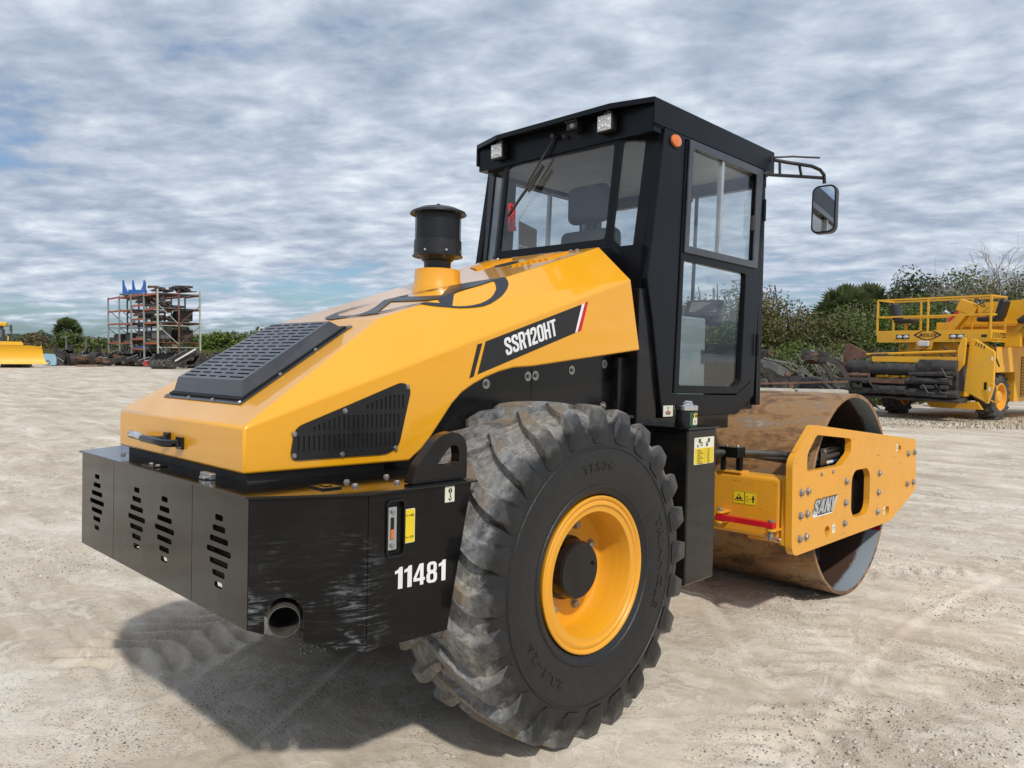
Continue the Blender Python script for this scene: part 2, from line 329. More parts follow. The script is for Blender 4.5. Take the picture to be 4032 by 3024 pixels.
dk = N(t, 'ShaderNodeMapRange', {0: mth(t, 'ADD', mth(t, 'MULTIPLY', nz(1.5, 8., .68, 1.2, strk), .7), mth(t, 'MULTIPLY', nz(.25, 3.), .3)), 1: .46, 2: .40}).outputs[0]
base = mix(t, mth(t, 'MULTIPLY', dk, .42), base, (.33, .26, .19))
hgt = mth(t, 'ADD', mth(t, 'ADD', mth(t, 'MULTIPLY', crm, .35), mth(t, 'MULTIPLY', g3, .6)), mth(t, 'ADD', mth(t, 'MULTIPLY', g2, 1.2), mth(t, 'ADD', mth(t, 'MULTIPLY', pk, .35), mth(t, 'MULTIPLY', nz(60., 4., .7), .16))))
p = N(t, 'ShaderNodeBsdfPrincipled', {'Base Color': base, 'Roughness': .92, 'Specular IOR Level': .2, 'Normal': bump(t, hgt, .40, .03)})
t.links.new(p.outputs[0], o.inputs[0])

# ------------------------------------------------------------------ mesh helpers
def link(o, parent=None):
    COL.objects.link(o)
    if parent is not None: o.parent = parent
    return o
def mesh_obj(name, verts, faces, mat, parent=None, smooth=None, bevel=0., seg=2, ang=25):
    me = bpy.data.meshes.new(name); me.from_pydata([tuple(v) for v in verts], [], faces); me.validate(); me.update()
    bm = bmesh.new(); bm.from_mesh(me); bmesh.ops.recalc_face_normals(bm, faces=bm.faces); bm.to_mesh(me); bm.free()
    if mat: me.materials.append(MATS[mat])
    if smooth is not None:
        me.polygons.foreach_set('use_smooth', [True]*len(me.polygons)); me.set_sharp_from_angle(angle=rad(smooth))
    ob = bpy.data.objects.new(name, me); link(ob, parent)
    if bevel:
        b = ob.modifiers.new('bevel', 'BEVEL'); b.width = bevel; b.segments = seg; b.limit_method = 'ANGLE'; b.angle_limit = rad(ang); b.harden_normals = False
        if smooth is None:
            me.polygons.foreach_set('use_smooth', [False]*len(me.polygons))
    return ob
class G:
    """collects simple solids, then links them as ONE mesh object"""
    def __init__(s): s.v = []; s.f = []
    def add(s, vs, fs):
        o = len(s.v); s.v += [tuple(x) for x in vs]; s.f += [tuple(i+o for i in f) for f in fs]; return s
    def box(s, a, b, M=None):
        x0, y0, z0 = a; x1, y1, z1 = b
        vs = [(x0,y0,z0),(x1,y0,z0),(x1,y1,z0),(x0,y1,z0),(x0,y0,z1),(x1,y0,z1),(x1,y1,z1),(x0,y1,z1)]
        if M is not None: vs = [M @ Vector(v) for v in vs]
        return s.add(vs, [(0,3,2,1),(4,5,6,7),(0,1,5,4),(1,2,6,5),(2,3,7,6),(3,0,4,7)])
    def beam(s, p, q, w, h, up=(0,0,1)):
        p = Vector(p); q = Vector(q); d = (q-p); L = d.length; d.normalize(); u = Vector(up)
        if abs(d.dot(u)) > .98: u = Vector((1,0,0))
        x = d.cross(u).normalized(); z = x.cross(d)
        M = Matrix((x, d, z)).transposed().to_4x4(); M.translation = p
        return s.box((-w/2, 0, -h/2), (w/2, L, h/2), M)
    def tube(s, pts, r, n=8, cap=True):
        pts = [Vector(p) for p in pts]; k = len(pts); rs = r if isinstance(r, (list, tuple)) else [r]*k
        vs = []; fr = None
        for i, p in enumerate(pts):
            d = (pts[min(i+1,k-1)]-pts[max(i-1,0)]).normalized()
            if fr is None:
                u = Vector((0,0,1)) if abs(d.z) < .9 else Vector((1,0,0)); fr = d.cross(u).normalized()
            fr = (fr - d*fr.dot(d)).normalized(); b = d.cross(fr)
            for j in range(n):
                a = 2*math.pi*j/n; vs.append(p + (fr*math.cos(a)+b*math.sin(a))*rs[i])
        fs = [(i*n+j, i*n+(j+1)%n, (i+1)*n+(j+1)%n, (i+1)*n+j) for i in range(k-1) for j in range(n)]
        if cap: fs += [tuple(reversed(range(n))), tuple((k-1)*n+j for j in range(n))]
        return s.add(vs, fs)
    def lathe(s, prof, n, M=None, closed=False, a0=0., a1=2*math.pi):
        """prof = [(radius, height)], spun round local z"""
        full = abs(a1-a0-2*math.pi) < 1e-6; m = n if full else n+1
        vs = []
        for r, h in prof:
            for j in range(m):
                a = a0+(a1-a0)*j/n; v = Vector((r*math.cos(a), r*math.sin(a), h)); vs.append(M @ v if M is not None else v)
        k = len(prof); fs = []
        for i in range(k if closed else k-1):
            i2 = (i+1) % k
            for j in range(n):
                j2 = (j+1) % m
                fs.append((i*m+j, i*m+j2, i2*m+j2, i2*m+j))
        return s.add(vs, fs)
    def obj(s, name, mat, parent=None, **kw): return mesh_obj(name, s.v, s.f, mat, parent, **kw)
def plate_geo(outline, holes, t0, t1, M):
    """flat plate with holes; local xy outline, local z from t0 to t1, placed by M"""
    loops = [[Vector((a, b, 0)) for a, b in L] for L in [outline]+list(holes)]
    tris = tessellate_polygon(loops); flat = [p for L in loops for p in L]; n = len(flat)
    vs = [M @ Vector((p.x, p.y, t0)) for p in flat] + [M @ Vector((p.x, p.y, t1)) for p in flat]
    fs = [tuple(tr) for tr in tris] + [tuple(i+n for i in reversed(tr)) for tr in tris]
    o = 0
    for L in loops:
        k = len(L)
        for i in range(k): a, b = o+i, o+(i+1) % k; fs.append((a, b, b+n, a+n))
        o += k
    return vs, fs
def plate(name, outline, holes, t0, t1, M, mat, parent=None, **kw):
    vs, fs = plate_geo(outline, holes, t0, t1, M)
    return mesh_obj(name, vs, fs, mat, parent, **kw)
def frame(o, x, y):
    x = Vector(x).normalized(); z = x.cross(Vector(y)).normalized(); y = z.cross(x)
    m = Matrix((x, y, z)).transposed().to_4x4(); m.translation = Vector(o); return m
XZ = lambda y: frame((0, y, 0), (1,0,0), (0,0,1))         # local (x, z) on a plane of constant y; +local z points to -y
YZ = lambda x: frame((x, 0, 0), (0,-1,0), (0,0,1))        # local (-y, z), +local z points to -x
def rrect(cx, cy, w, h, r, n=4):
    pts = []
    for qx, qy, a in ((1,1,0), (-1,1,90), (-1,-1,180), (1,-1,270)):
        for i in range(n+1):
            th = rad(a+90*i/n); pts.append((cx+qx*(w/2-r)+r*math.cos(th), cy+qy*(h/2-r)+r*math.sin(th)))
    return pts
def rpoly(pts, r, n=4):
    """round the corners of a polygon"""
    out = []; k = len(pts)
    for i in range(k):
        p = Vector(pts[i]).to_2d() if len(pts[i]) == 3 else Vector((pts[i][0], pts[i][1])); a = Vector(pts[i-1]); b = Vector(pts[(i+1) % k])
        da = (a-p); db = (b-p); ra = min(r, da.length*.45, db.length*.45); da.normalize(); db.normalize()
        for j in range(n+1):
            s = j/n; q = (p+da*ra)*(1-s)**2 + p*2*s*(1-s) + (p+db*ra)*s*s; out.append((q.x, q.y))
    return out
def circ(cx, cy, r, n=16): return [(cx+r*math.cos(2*math.pi*i/n), cy+r*math.sin(2*math.pi*i/n)) for i in range(n)]
def along(d):
    d = Vector(d).normalized(); return d.to_track_quat('Z', 'Y').to_matrix().to_4x4()
def at(loc, d=(0,0,1)):
    m = along(d); m.translation = Vector(loc); return m
_boltm = {}
def bolt(loc, d, r, parent, mat='bolt', name='bolt', washer=True):
    """hex head on a washer; alike bolts share one mesh"""
    key = (round(r, 4), mat, washer)
    if key not in _boltm:
        g = G()
        if washer: g.lathe([(0, 0), (r*1.25, 0), (r*1.25, r*.18), (0, r*.18)], 14)
        g.lathe([(0, r*.15), (r, r*.15), (r, r*.75), (r*.85, r*.95), (0, r*.95)], 6)
        o = g.obj(name, mat, parent, smooth=25); _boltm[key] = o.data
    else:
        o = bpy.data.objects.new(name, _boltm[key]); link(o, parent)
    o.matrix_local = at(loc, d) @ Matrix.Rotation(rnd.uniform(0, 1), 4, 'Z'); return o

def thick(path, w):
    P = [Vector(p) for p in path]; L = []; R_ = []
    for i, p in enumerate(P):
        d0 = (p-P[i-1]).normalized() if i else (P[1]-P[0]).normalized(); d1 = (P[i+1]-p).normalized() if i < len(P)-1 else d0
        n0 = Vector((-d0.y, d0.x)); n1 = Vector((-d1.y, d1.x)); m_ = (n0+n1).normalized(); k = w/2/max(.5, m_.dot(n0)); L.append(tuple(p+m_*k)); R_.append(tuple(p-m_*k))
    return L+R_[::-1]
GL = {
 'S': (.5, thick([(.415,.66),(.415,.80),(.37,.895),(.25,.92),(.13,.895),(.085,.80),(.085,.70),(.13,.61),(.25,.52),(.37,.42),(.415,.32),(.415,.20),(.37,.105),(.25,.08),(.13,.105),(.085,.20),(.085,.34)], .17), []),
 '2': (.5, thick([(.085,.64),(.085,.80),(.13,.895),(.25,.92),(.37,.895),(.415,.80),(.415,.66),(.36,.52),(.20,.30),(.115,.16),(.12,.08),(.48,.08)], .165), []),
 '5': (.5, thick([(.46,.92),(.10,.92),(.085,.53),(.25,.58),(.37,.55),(.415,.45),(.415,.20),(.37,.105),(.25,.08),(.13,.105),(.085,.20),(.085,.30)], .165), []),
 '0': (.5, rrect(.25,.5,.5,1,.19,4), [rrect(.25,.5,.16,.70,.07,3)]),
 '8': (.5, [(.06,.04),(.14,0),(.36,0),(.44,.04),(.5,.14),(.5,.40),(.44,.51),(.48,.60),(.48,.86),(.42,.96),(.34,1),(.16,1),(.08,.96),(.02,.86),(.02,.60),(.06,.51),(0,.40),(0,.14)], [rrect(.25,.735,.15,.27,.07,3), rrect(.25,.28,.17,.31,.07,3)]),
 '4': (.53, [(.30,0),(.46,0),(.46,.2),(.53,.2),(.53,.34),(.46,.34),(.46,1),(.27,1),(0,.36),(0,.2),(.30,.2)], [[(.13,.34),(.30,.34),(.30,.76)]]),
 '1': (.34, [(.14,0),(.34,0),(.34,1),(.20,1),(.13,.89),(0,.84),(0,.70),(.14,.74)], []),
 'R': (.5, [(0,0),(.17,0),(.17,.40),(.24,.40),(.32,0),(.5,0),(.41,.43),(.48,.52),(.5,.62),(.5,.82),(.44,.95),(.32,1),(0,1)], [[(.17,.54),(.17,.86),(.28,.86),(.33,.82),(.33,.60),(.28,.54)]]),
 'H': (.5, [(0,0),(.17,0),(.17,.42),(.33,.42),(.33,0),(.5,0),(.5,1),(.33,1),(.33,.58),(.17,.58),(.17,1),(0,1)], []),
 'T': (.48, [(.155,0),(.325,0),(.325,.85),(.48,.85),(.48,1),(0,1),(0,.85),(.155,.85)], []),
 'A': (.53, [(0,0),(.17,0),(.20,.2),(.33,.2),(.36,0),(.53,0),(.37,1),(.16,1)], [[(.22,.33),(.31,.33),(.265,.72)]]),
 'N': (.5, [(0,0),(.15,0),(.15,.58),(.33,0),(.5,0),(.5,1),(.35,1),(.35,.45),(.17,1),(0,1)], []),
 'Y': (.51, [(.17,0),(.34,0),(.34,.38),(.51,1),(.33,1),(.255,.62),(.18,1),(0,1),(.17,.38)], []),
 'W': (.72, [(.1,0),(.28,0),(.36,.5),(.44,0),(.62,0),(.72,1),(.56,1),(.52,.42),(.43,1),(.29,1),(.20,.42),(.16,1),(0,1)], []),
 'E': (.42, [(0,0),(.42,0),(.42,.15),(.17,.15),(.17,.43),(.38,.43),(.38,.57),(.17,.57),(.17,.85),(.42,.85),(.42,1),(0,1)], []),
 'I': (.17, [(0,0),(.17,0),(.17,1),(0,1)], []),
 'L': (.40, [(0,0),(.40,0),(.40,.15),(.17,.15),(.17,1),(0,1)], [])}
def grow(poly, d):
    P = [Vector(p) for p in poly]; k = len(P); area = sum(P[i].x*P[(i+1) % k].y-P[(i+1) % k].x*P[i].y for i in range(k)); sg_ = 1 if area > 0 else -1; out_ = []
    for i in range(k):
        d0 = (P[i]-P[i-1]).normalized(); d1 = (P[(i+1) % k]-P[i]).normalized(); n0 = Vector((d0.y, -d0.x))*sg_; n1 = Vector((d1.y, -d1.x))*sg_; m_ = (n0+n1)
        m_ = m_.normalized() if m_.length > .05 else n0; out_.append(tuple(P[i]+m_*d/max(.6, m_.dot(n0))))
    return out_
def block_text(s, gap=.07, shear=0., fat=0.):
    V = []; F = []; x = 0.
    for ch in s:
        w, o_, hs = GL[ch]; o2 = grow(o_, fat) if fat else o_; h2 = [] if fat > .03 else hs
        loops = [[Vector((a, b, 0)) for a, b in L] for L in [o2]+h2]; tr = tessellate_polygon(loops); fl = [p for L in loops for p in L]; n0 = len(V)
        V += [(p.x+x+shear*p.y, p.y) for p in fl]; F += [tuple(n0+i for i in t_) for t_ in tr]; x += w+gap
    return np.array(V), F
_fontc = {}
def text_geo(s, bold=.0, shear=0., space=1.0, res=3):
    key = (s, bold, shear, space)
    if key in _fontc: return _fontc[key]
    cu = bpy.data.curves.new('txt', 'FONT'); cu.body = s; cu.size = 1; cu.offset = bold; cu.shear = shear; cu.space_character = space; cu.resolution_u = res
    ob = bpy.data.objects.new('txt', cu); COL.objects.link(ob)
    dg = bpy.context.evaluated_depsgraph_get(); dg.update()
    me = ob.evaluated_get(dg).to_mesh()
    vs = np.array([v.co[:2] for v in me.vertices]); fs = [tuple(p.vertices) for p in me.polygons]
    ob.evaluated_get(dg).to_mesh_clear(); bpy.data.objects.remove(ob); bpy.data.curves.remove(cu)
    _fontc[key] = (vs, fs); return vs, fs
def lettering(name, s, quad, mat, parent, lift=.0015, thick=.001, bold=.02, shear=0., space=1.0, block=None, fat=0.):
    """text fitted to a quad: (bottom-left, bottom-right, top-left) points in the parent's space"""
    vs, fs = text_geo(s, bold, shear, space) if block is None else block_text(s, block, shear, fat)
    lo = vs.min(0); hi = vs.max(0); uv = (vs-lo)/(hi-lo)
    o = Vector(quad[0]); ex = Vector(quad[1])-o; ey = Vector(quad[2])-o; nrm = ex.cross(ey).normalized()
    v3 = [o+ex*float(a)+ey*float(b)+nrm*lift for a, b in uv]
    me = bpy.data.meshes.new(name); me.from_pydata([tuple(v) for v in v3], [], fs); me.update(); me.materials.append(MATS[mat])
    ob = bpy.data.objects.new(name, me); link(ob, parent)
    return ob
def quadplate(name, pts, mat, parent, lift=.001, thick=.001):
    """thin sticker on a planar polygon of 3D points (counter-clockwise seen from outside)"""
    P = [Vector(p) for p in pts]; n = (P[1]-P[0]).cross(P[2]-P[0]).normalized()
    k = len(P); vs = [p+n*lift for p in P]+[p+n*(lift+thick) for p in P]
    fs = [tuple(reversed(range(k))), tuple(range(k, 2*k))]+[(i, (i+1) % k, (i+1) % k+k, i+k) for i in range(k)]
    return mesh_obj(name, vs, fs, mat, parent)
def empty(name, loc=(0,0,0), rz=0., label=None, cat=None, group=None):
    e = bpy.data.objects.new(name, None); link(e); e.location = loc; e.rotation_euler = (0,0,rz); e.empty_display_size = .3
    if label: e['label'] = label
    if cat: e['category'] = cat
    if group: e['group'] = group
    return e
def tag(o, label=None, cat=None, group=None, kind=None):
    for k, v in (('label', label), ('category', cat), ('group', group), ('kind', kind)):
        if v: o[k] = v
    return o
def copy_tree(o, parent=None):
    c = o.copy(); COL.objects.link(c); c.parent = parent
    for ch in list(o.children): copy_tree(ch, c)
    return c
def px3(u, v, depth):
    """a point of the yard from its place in the 4032 x 3024 photograph and its distance"""
    return CAMW @ Vector(((u-2016)/3022.25*depth, -(v-1512)/3022.25*depth, -depth))

# ------------------------------------------------------------------ numpy noise and the ground
_perm = nrs.permutation(512)
def vnoise(x, y):
    xi = np.floor(x).astype(int); yi = np.floor(y).astype(int); xf = x-xi; yf = y-yi
    u = xf*xf*(3-2*xf); v = yf*yf*(3-2*yf)
    h = lambda a, b: _perm[(_perm[a & 511]+b) & 511]/511.0
    return (h(xi,yi)*(1-u)+h(xi+1,yi)*u)*(1-v)+(h(xi,yi+1)*(1-u)+h(xi+1,yi+1)*u)*v
def fbm(x, y, o=4):
    s = 0; a = .5
    for i in range(o): s = s+a*vnoise(x*2**i+17*i, y*2**i-9*i); a *= .5
    return s
def sstep(a, b, x):
    t = np.clip((x-a)/(b-a), 0, 1); return t*t*(3-2*t)
PN = (MROOT.to_3x3() @ Vector((0,0,1))).normalized(); PO = MROOT @ Vector((0,0,0))
def base_z(x, y):
    zp = PO.z-(PN.x*(x-PO.x)+PN.y*(y-PO.y))/PN.z
    d = np.hypot(x-1.0, y); w = 1-sstep(6.0, 15., d)
    far = np.hypot(x+2.7, y+3.3)
    return zp*w + .32*sstep(26, 56, far)*(1-w)
def ground_z(x, y):
    x = np.asarray(x, float); y = np.asarray(y, float)
    z = base_z(x, y)
    near = 1-sstep(8, 26, np.hypot(x, y))
    z = z + (fbm(x*.35, y*.35, 3)-.45)*.05*sstep(1.5, 7, np.hypot(x-1, y))
    z = z + near*((fbm(x*2.2, y*2.2, 4)-.47)*.030 + (fbm(x*9, y*9, 3)-.45)*.012)
    # lug tracks and scraped ruts
    for (x0, y0, ang, wd, amp, pit) in ((-.55, 1.45, 20, .8, .045, .17), (1.5, -2.1, -8, .5, .014, .19), (2.4, -2.9, 4, .5, .012, .2), (5.4, -1.9, -30, .5, .016, .22), (-2.0, 4.5, 60, .6, .02, .2), (6, 2.9, -12, .6, .018, .2), (.3, -1.75, 14, .5, .010, .2)):
        ca, sa = math.cos(rad(ang)), math.sin(rad(ang))
        s = (x-x0)*ca+(y-y0)*sa; t = -(x-x0)*sa+(y-y0)*ca
        t = t + .12*np.sin(s*.9) + (fbm(x*1.3, y*1.3, 2)-.4)*.25
        w = (1-sstep(wd*.35, wd*.6, np.abs(t)))*(1-sstep(*((.5, 1.15) if amp > .04 else (1.6, 3.4)), np.abs(s)))
        ph = (s+np.abs(t)*.55)/pit + (fbm(x*3, y*3, 2))*1.2
        z = z + 1.5*w*amp*(np.clip(np.sin(ph*2*math.pi)*1.6, -1, 1)*.5-.35)*(.4+fbm(x*1.7+5, y*1.7, 2)*1.3)
    # long smeared ruts left by turning wheels
    for (cx, cy, R_, wd, amp, a0, a1) in ((9.0, -9.5, 10.6, .09, .016, 100, 175), (9.0, -9.5, 11.2, .05, .012, 95, 170), (-6.0, 9.0, 9.6, .10, .018, -75, -20), (-6.0, 9.0, 10.3, .06, .014, -80, -25), (12.0, 7.5, 9.2, .08, .016, 200, 262), (12.0, 7.5, 9.8, .12, .018, 205, 265), (3.0, -14.0, 12.3, .07, .013, 70, 112), (14., -16., 19.4, .12, .018, 110, 150)):
        dd_ = np.hypot(x-cx, y-cy)-R_+(fbm(x*.8, y*.8, 2)-.4)*.18; an_ = np.degrees(np.arctan2(y-cy, x-cx)); an_ = np.where(an_ < a0-180, an_+360, an_)
        wl = sstep(a0, a0+8, an_)*(1-sstep(a1-8, a1, an_))*(.3+1.2*fbm(x*1.9+3, y*1.9, 2))
        z = z + wl*amp*(np.exp(-((dd_-wd)/(.4*wd))**2)*.9-np.exp(-(dd_/wd)**2))
    return z
def nonuni(lo, hi, flo, fhi, fine, grow=1.09, cap=60.):
    a = list(np.arange(flo, fhi, fine)); st = fine; v = a[-1]
    while v < hi: st = min(st*grow, cap); v += st; a.append(v)
    st = fine; v = a[0]; b = []
    while v > lo: st = min(st*grow, cap); v -= st; b.append(v)
    return np.array(b[::-1]+a)
gx = nonuni(-900, 2600, -2.6, 6.0, .024); gy = nonuni(-900, 2600, -3.4, 4.4, .024)
X, Y = np.meshgrid(gx, gy, indexing='ij'); Z = ground_z(X, Y)
# press the ground to the wheels and the drum so that nothing floats
me = bpy.data.meshes.new('ground'); nx, ny = X.shape
me.vertices.add(nx*ny); me.vertices.foreach_set('co', np.stack([X, Y, Z], -1).astype(np.float32).ravel())
ii, jj = np.meshgrid(np.arange(nx-1), np.arange(ny-1), indexing='ij'); q = (ii*ny+jj).ravel()
F4 = np.stack([q, q+ny, q+ny+1, q+1], -1).astype(np.int32)
me.loops.add(F4.size); me.loops.foreach_set('vertex_index', F4.ravel())
me.polygons.add(len(F4)); me.polygons.foreach_set('loop_start', np.arange(0, F4.size, 4, dtype=np.int32)); me.polygons.foreach_set('loop_total', np.full(len(F4), 4, np.int32))
me.polygons.foreach_set('use_smooth', [True]*len(F4)); me.update(); me.validate(); me.materials.append(MATS['sand'])
ground = link(bpy.data.objects.new('ground', me)); ground['kind'] = 'structure'
def gz(x, y): return float((base_z(np.array([x]), np.array([y])))[0])

# ================================================================== the road roller (built in its own axes: x forward, y left, z up, rear axle at x = 0)
roller = empty('road_roller', label='yellow and black single drum road roller with enclosed cab, parked in the foreground', cat='road roller')
roller.matrix_world = MROOT
RR = roller
def mir(pts): return [(x, -y, z) for x, y, z in pts]

# ---- rear box: slotted panels, scuffed corners, number, top plate
ZT, ZB = 1.222, .772
def slot_cols(cols):
    H = []
    for cy in cols:
        for k in range(7):
            w = (.062, .098, .145, .192, .145, .098, .062)[k]
            z = 1.122-.0402*k
            H.append(rrect(-cy, z, w, .0215, .007, 2))
    return H
for lab, ya, yb, cols in (('a', .86, .422, [.643]), ('b', .418, -.416, [.141, -.157]), ('c', -.42, -.86, [-.643])):
    plate('rear_panel', [(-ya, ZB), (-yb, ZB), (-yb, ZT-.004), (-ya, ZT-.004)], slot_cols(cols), -.012, 0, YZ(-1.527), 'box_black', RR)
core = G().box((-1.38, -.80, .80), (-.9, .80, 1.19)).obj('dark_core', 'void', RR)  # black core added inside the box so the slots look dark
# inside clutter seen through the slots
G().box((-1.47, .1, .84), (-1.41, .16, 1.15)).obj('inner_bracket', 'grille_black', RR)
G().box((-1.48, -.75, .95), (-1.42, -.5, .99)).obj('inner_bracket', 'grille_black', RR)
FX, FY = -1.176, -1.05
for s in (-1, 1):
    p0 = Vector((-1.527, s*.86, 0)); p1 = Vector((FX, s*1.05, 0)); L = (p1-p0).length
    M = frame(p0, p1-p0, (0,0,1)) if s < 0 else frame(p1, p0-p1, (0,0,1))
    if s < 0: out = [(.003, ZB)]; e0, e1 = .058, .182; zl, zr = ZB-.019, ZB-.056
    if s < 0:
        cx, cr = .120, .064; arch = [(cx-cr, zl), (cx-cr, .812)]+[(cx-cr*math.cos(a), .812+cr*math.sin(a)) for a in [math.pi*i/10 for i in range(1, 10)]]+[(cx+cr, .812), (cx+cr, zr)]
        outl = [(.003, ZB)]+arch+[(L, .662), (L, ZT-.004), (.003, ZT-.004)]
    else:
        outl = [(0, .662), (L-.003, ZB), (L-.003, ZT-.004), (0, ZT-.004)]
    plate('corner_panel', outl, [], -.012, 0, M, 'scuffed_black', RR)
    # side panel, tilted front edge; the right one carries the gauge recess
    so_ = [(FX+.003, .662), (-.80, .655), (-.685, ZT-.004), (FX+.003, ZT-.004)]
    holes = [rrect(-1.0575, 1.086, .072, .196, .014, 4)] if s < 0 else []
    plate('side_panel', so_, holes, -.012, 0, XZ(-1.05) if s < 0 else XZ(1.038), 'scuffed_black', RR)
plate('top_plate', [(-1.54, -.868), (FX-.004, -1.062), (-.66, -1.062), (-.66, 1.062), (FX-.004, 1.062), (-1.54, .868)], [], 0, .008, frame((0,0,ZT-.003), (1,0,0), (0,1,0)), 'box_black', RR, bevel=.002)
for s in (-1, 1): G().box((-.90, min(s*1.03, s*.6), .70), (-.86, max(s*1.03, s*.6), 1.2)).obj('inner_wall', 'void', RR)
# gauge
g = G().box((-1.0935, -1.036, .988), (-1.0215, -1.006, 1.184)); g.obj('gauge_recess', 'void', RR)
rim_ = plate('gauge_bezel', rrect(-1.0575, 1.086, .084, .212, .018, 4), [rrect(-1.0575, 1.086, .070, .194, .014, 4)], 0, .008, XZ(-1.05), 'black_paint', RR, bevel=.003)
ga = G().box((-1.088, -1.046, 1.006), (-1.046, -1.037, 1.163)).obj('level_gauge', 'alu', RR, bevel=.002)
G().box((-1.0745, -1.0475, 1.045), (-1.0595, -1.0465, 1.125)).obj('gauge_window', 'void', ga)
G().box((-1.0735, -1.0482, 1.047), (-1.0605, -1.0476, 1.082)).obj('gauge_fluid', 'amber', ga)
for z in (1.024, 1.146): bolt((-1.067, -1.046, z), (0,-1,0), .009, ga, washer=False)
st = plate('level_sticker', rrect(-.9915, 1.0865, .047, .126, .004, 2), [], .001, .002, XZ(-1.05), 'cream_decal', RR)
plate('level_sticker_field', rrect(-.9915, 1.0865, .043, .121, .003, 2), [], .0022, .0028, XZ(-1.05), 'yellow_decal', st)
for z, s in ((1.125, 'HIGH'), (1.045, 'LOW')):
    lettering('print', s, [(-.990, -1.0532, z-.004), (-.974, -1.0532, z-.004), (-.990, -1.0532, z+.005)], 'print_black', st, .0005)
    quadplate('arrow', [(-1.011, -1.0532, z), (-1.006, -1.0532, z-.003), (-1.006, -1.0532, z-.0007), (-.992, -1.0532, z-.0007), (-.992, -1.0532, z+.0007), (-1.006, -1.0532, z+.0007), (-1.006, -1.0532, z+.003)], 'print_black', st, .0005, .0002)
hk = plate('hook_sticker', rrect(-.799, 1.183, .048, .061, .002, 2), [], .001, .002, XZ(-1.05), 'cream_decal', RR)
plate('hook_print', circ(-.797, 1.197, .0095, 14), [[(-.797, 1.204), (-.8005, 1.199), (-.7985, 1.199), (-.7985, 1.190), (-.7955, 1.190), (-.7955, 1.199), (-.7935, 1.199)]], .0022, .0028, XZ(-1.05), 'print_black', hk)
g = G().tube([(-.797, -1.0525, 1.188), (-.797, -1.0525, 1.176), (-.793, -1.0525, 1.170), (-.793, -1.0525, 1.163), (-.798, -1.0525, 1.159), (-.803, -1.0525, 1.163), (-.804, -1.0525, 1.168)], .0022, 6); g.obj('hook_print', 'print_black', hk)
lettering('fleet_number', '11481', [(-1.056, -1.0515, .861), (-.814, -1.0515, .853), (-1.056, -1.0515, .941)], 'white_decal', RR, .001, block=.075)
# lifting eyes
eye = [(-.955, 1.229), (-.921, 1.300), (-.840, 1.388), (-.800, 1.410), (-.755, 1.419), (-.712, 1.410), (-.684, 1.385), (-.674, 1.35), (-.674, 1.229)]
hole = rpoly([(-.835, 1.289), (-.770, 1.358), (-.745, 1.368), (-.722, 1.358), (-.716, 1.335), (-.716, 1.289)], .02, 3)
for s in (-1, 1): plate('lifting_eye', rpoly(eye, .01, 2), [hole], -.025, .025, XZ(s*.985), 'black_paint', RR, bevel=.006)
# bolts, clamps and hatch on the top plate
for x, y in ((-1.10, -.80), (-1.13, -.90), (-.96, -.93), (-.90, -.78), (-.80, -.85), (-.82, -.95), (-1.475, .12), (-1.475, .05), (-1.44, .56)): bolt((x, y, ZT+.005), (0,0,1), .0105, RR, 'bolt')
G().box((-1.505, .02, ZT+.005), (-1.445, .15, ZT+.009)).obj('hinge_plate', 'black_paint', RR)
G().box((-1.475, -.45, ZT+.005), (-1.45, -.36, ZT+.03)).box((-1.49, -.425, ZT+.005), (-1.44, -.385, ZT+.018)).obj('latch', 'steel', RR, bevel=.004)
G().box((-1.27, -.905, ZT+.005), (-1.19, -.815, ZT+.012)).box((-1.245, -.88, ZT+.012), (-1.215, -.84, ZT+.015)).obj('small_hatch', 'box_black', RR, bevel=.002)
# exhaust
nrm = Vector((-.19, -.352, 0)).normalized()
ep = at(Vector((-1.421, -.9165, .800))-nrm*.18, nrm)
G().lathe([(.0535, .0), (.0535, .205), (.0505, .205), (.0505, .0)], 28, ep, closed=True).obj('exhaust_pipe', 'brass_tip', RR, smooth=40)
G().lathe([(0, .02), (.0504, .02)], 20, ep).obj('exhaust_throat', 'void', RR)

# ---- hood
P2 = (-1.433, -.630, 1.438); P3 = (-1.433, -.630, 1.266); B1 = (-.695, -.431, 1.890); PK = (.829, -.481, 2.396); AE = (.775, -.750, 2.182); FB = (.872, -.754, 1.790)
hy = lambda x: -.63-.0545*(x+1.433)
low = [(x, hy(x), z) for x, z in ((.03, 1.684), (-.10, 1.675), (-.19, 1.655), (-.275, 1.627), (-.35, 1.594), (-.415, 1.557), (-.47, 1.507), (-.518, 1.447), (-.585, 1.364), (-.635, 1.312), (-.699, 1.266))]
right = [P2, P3, B1, PK, AE, FB]+low
V = right+mir(right); n = len(right); r = lambda i: i+n
fs = [(0, 1, r(1), r(0)), (0, r(0), r(2), 2), (2, r(2), r(3), 3)]
sidef = [0, 4, 5]+list(range(6, n))+[1]
for k in (0, 1):
    a = (lambda i: i) if k == 0 else r
    fs += [(a(0), a(2), a(4)), (a(2), a(3), a(4)), tuple(a(i) for i in sidef)]
fs += [(3, r(3), r(4), r(5), 5, 4)]
chain = [5]+list(range(6, n))+[1]
fs += [(chain[i], chain[i+1], r(chain[i+1]), r(chain[i])) for i in range(len(chain)-1)]
hood = mesh_obj('hood', V, fs, 'hood_yellow', RR, bevel=.010, seg=3, ang=7, smooth=4)
G().box((-1.40, -.60, ZT+.004), (-.72, .60, 1.275)).obj('hood_seal', 'rubber', RR)
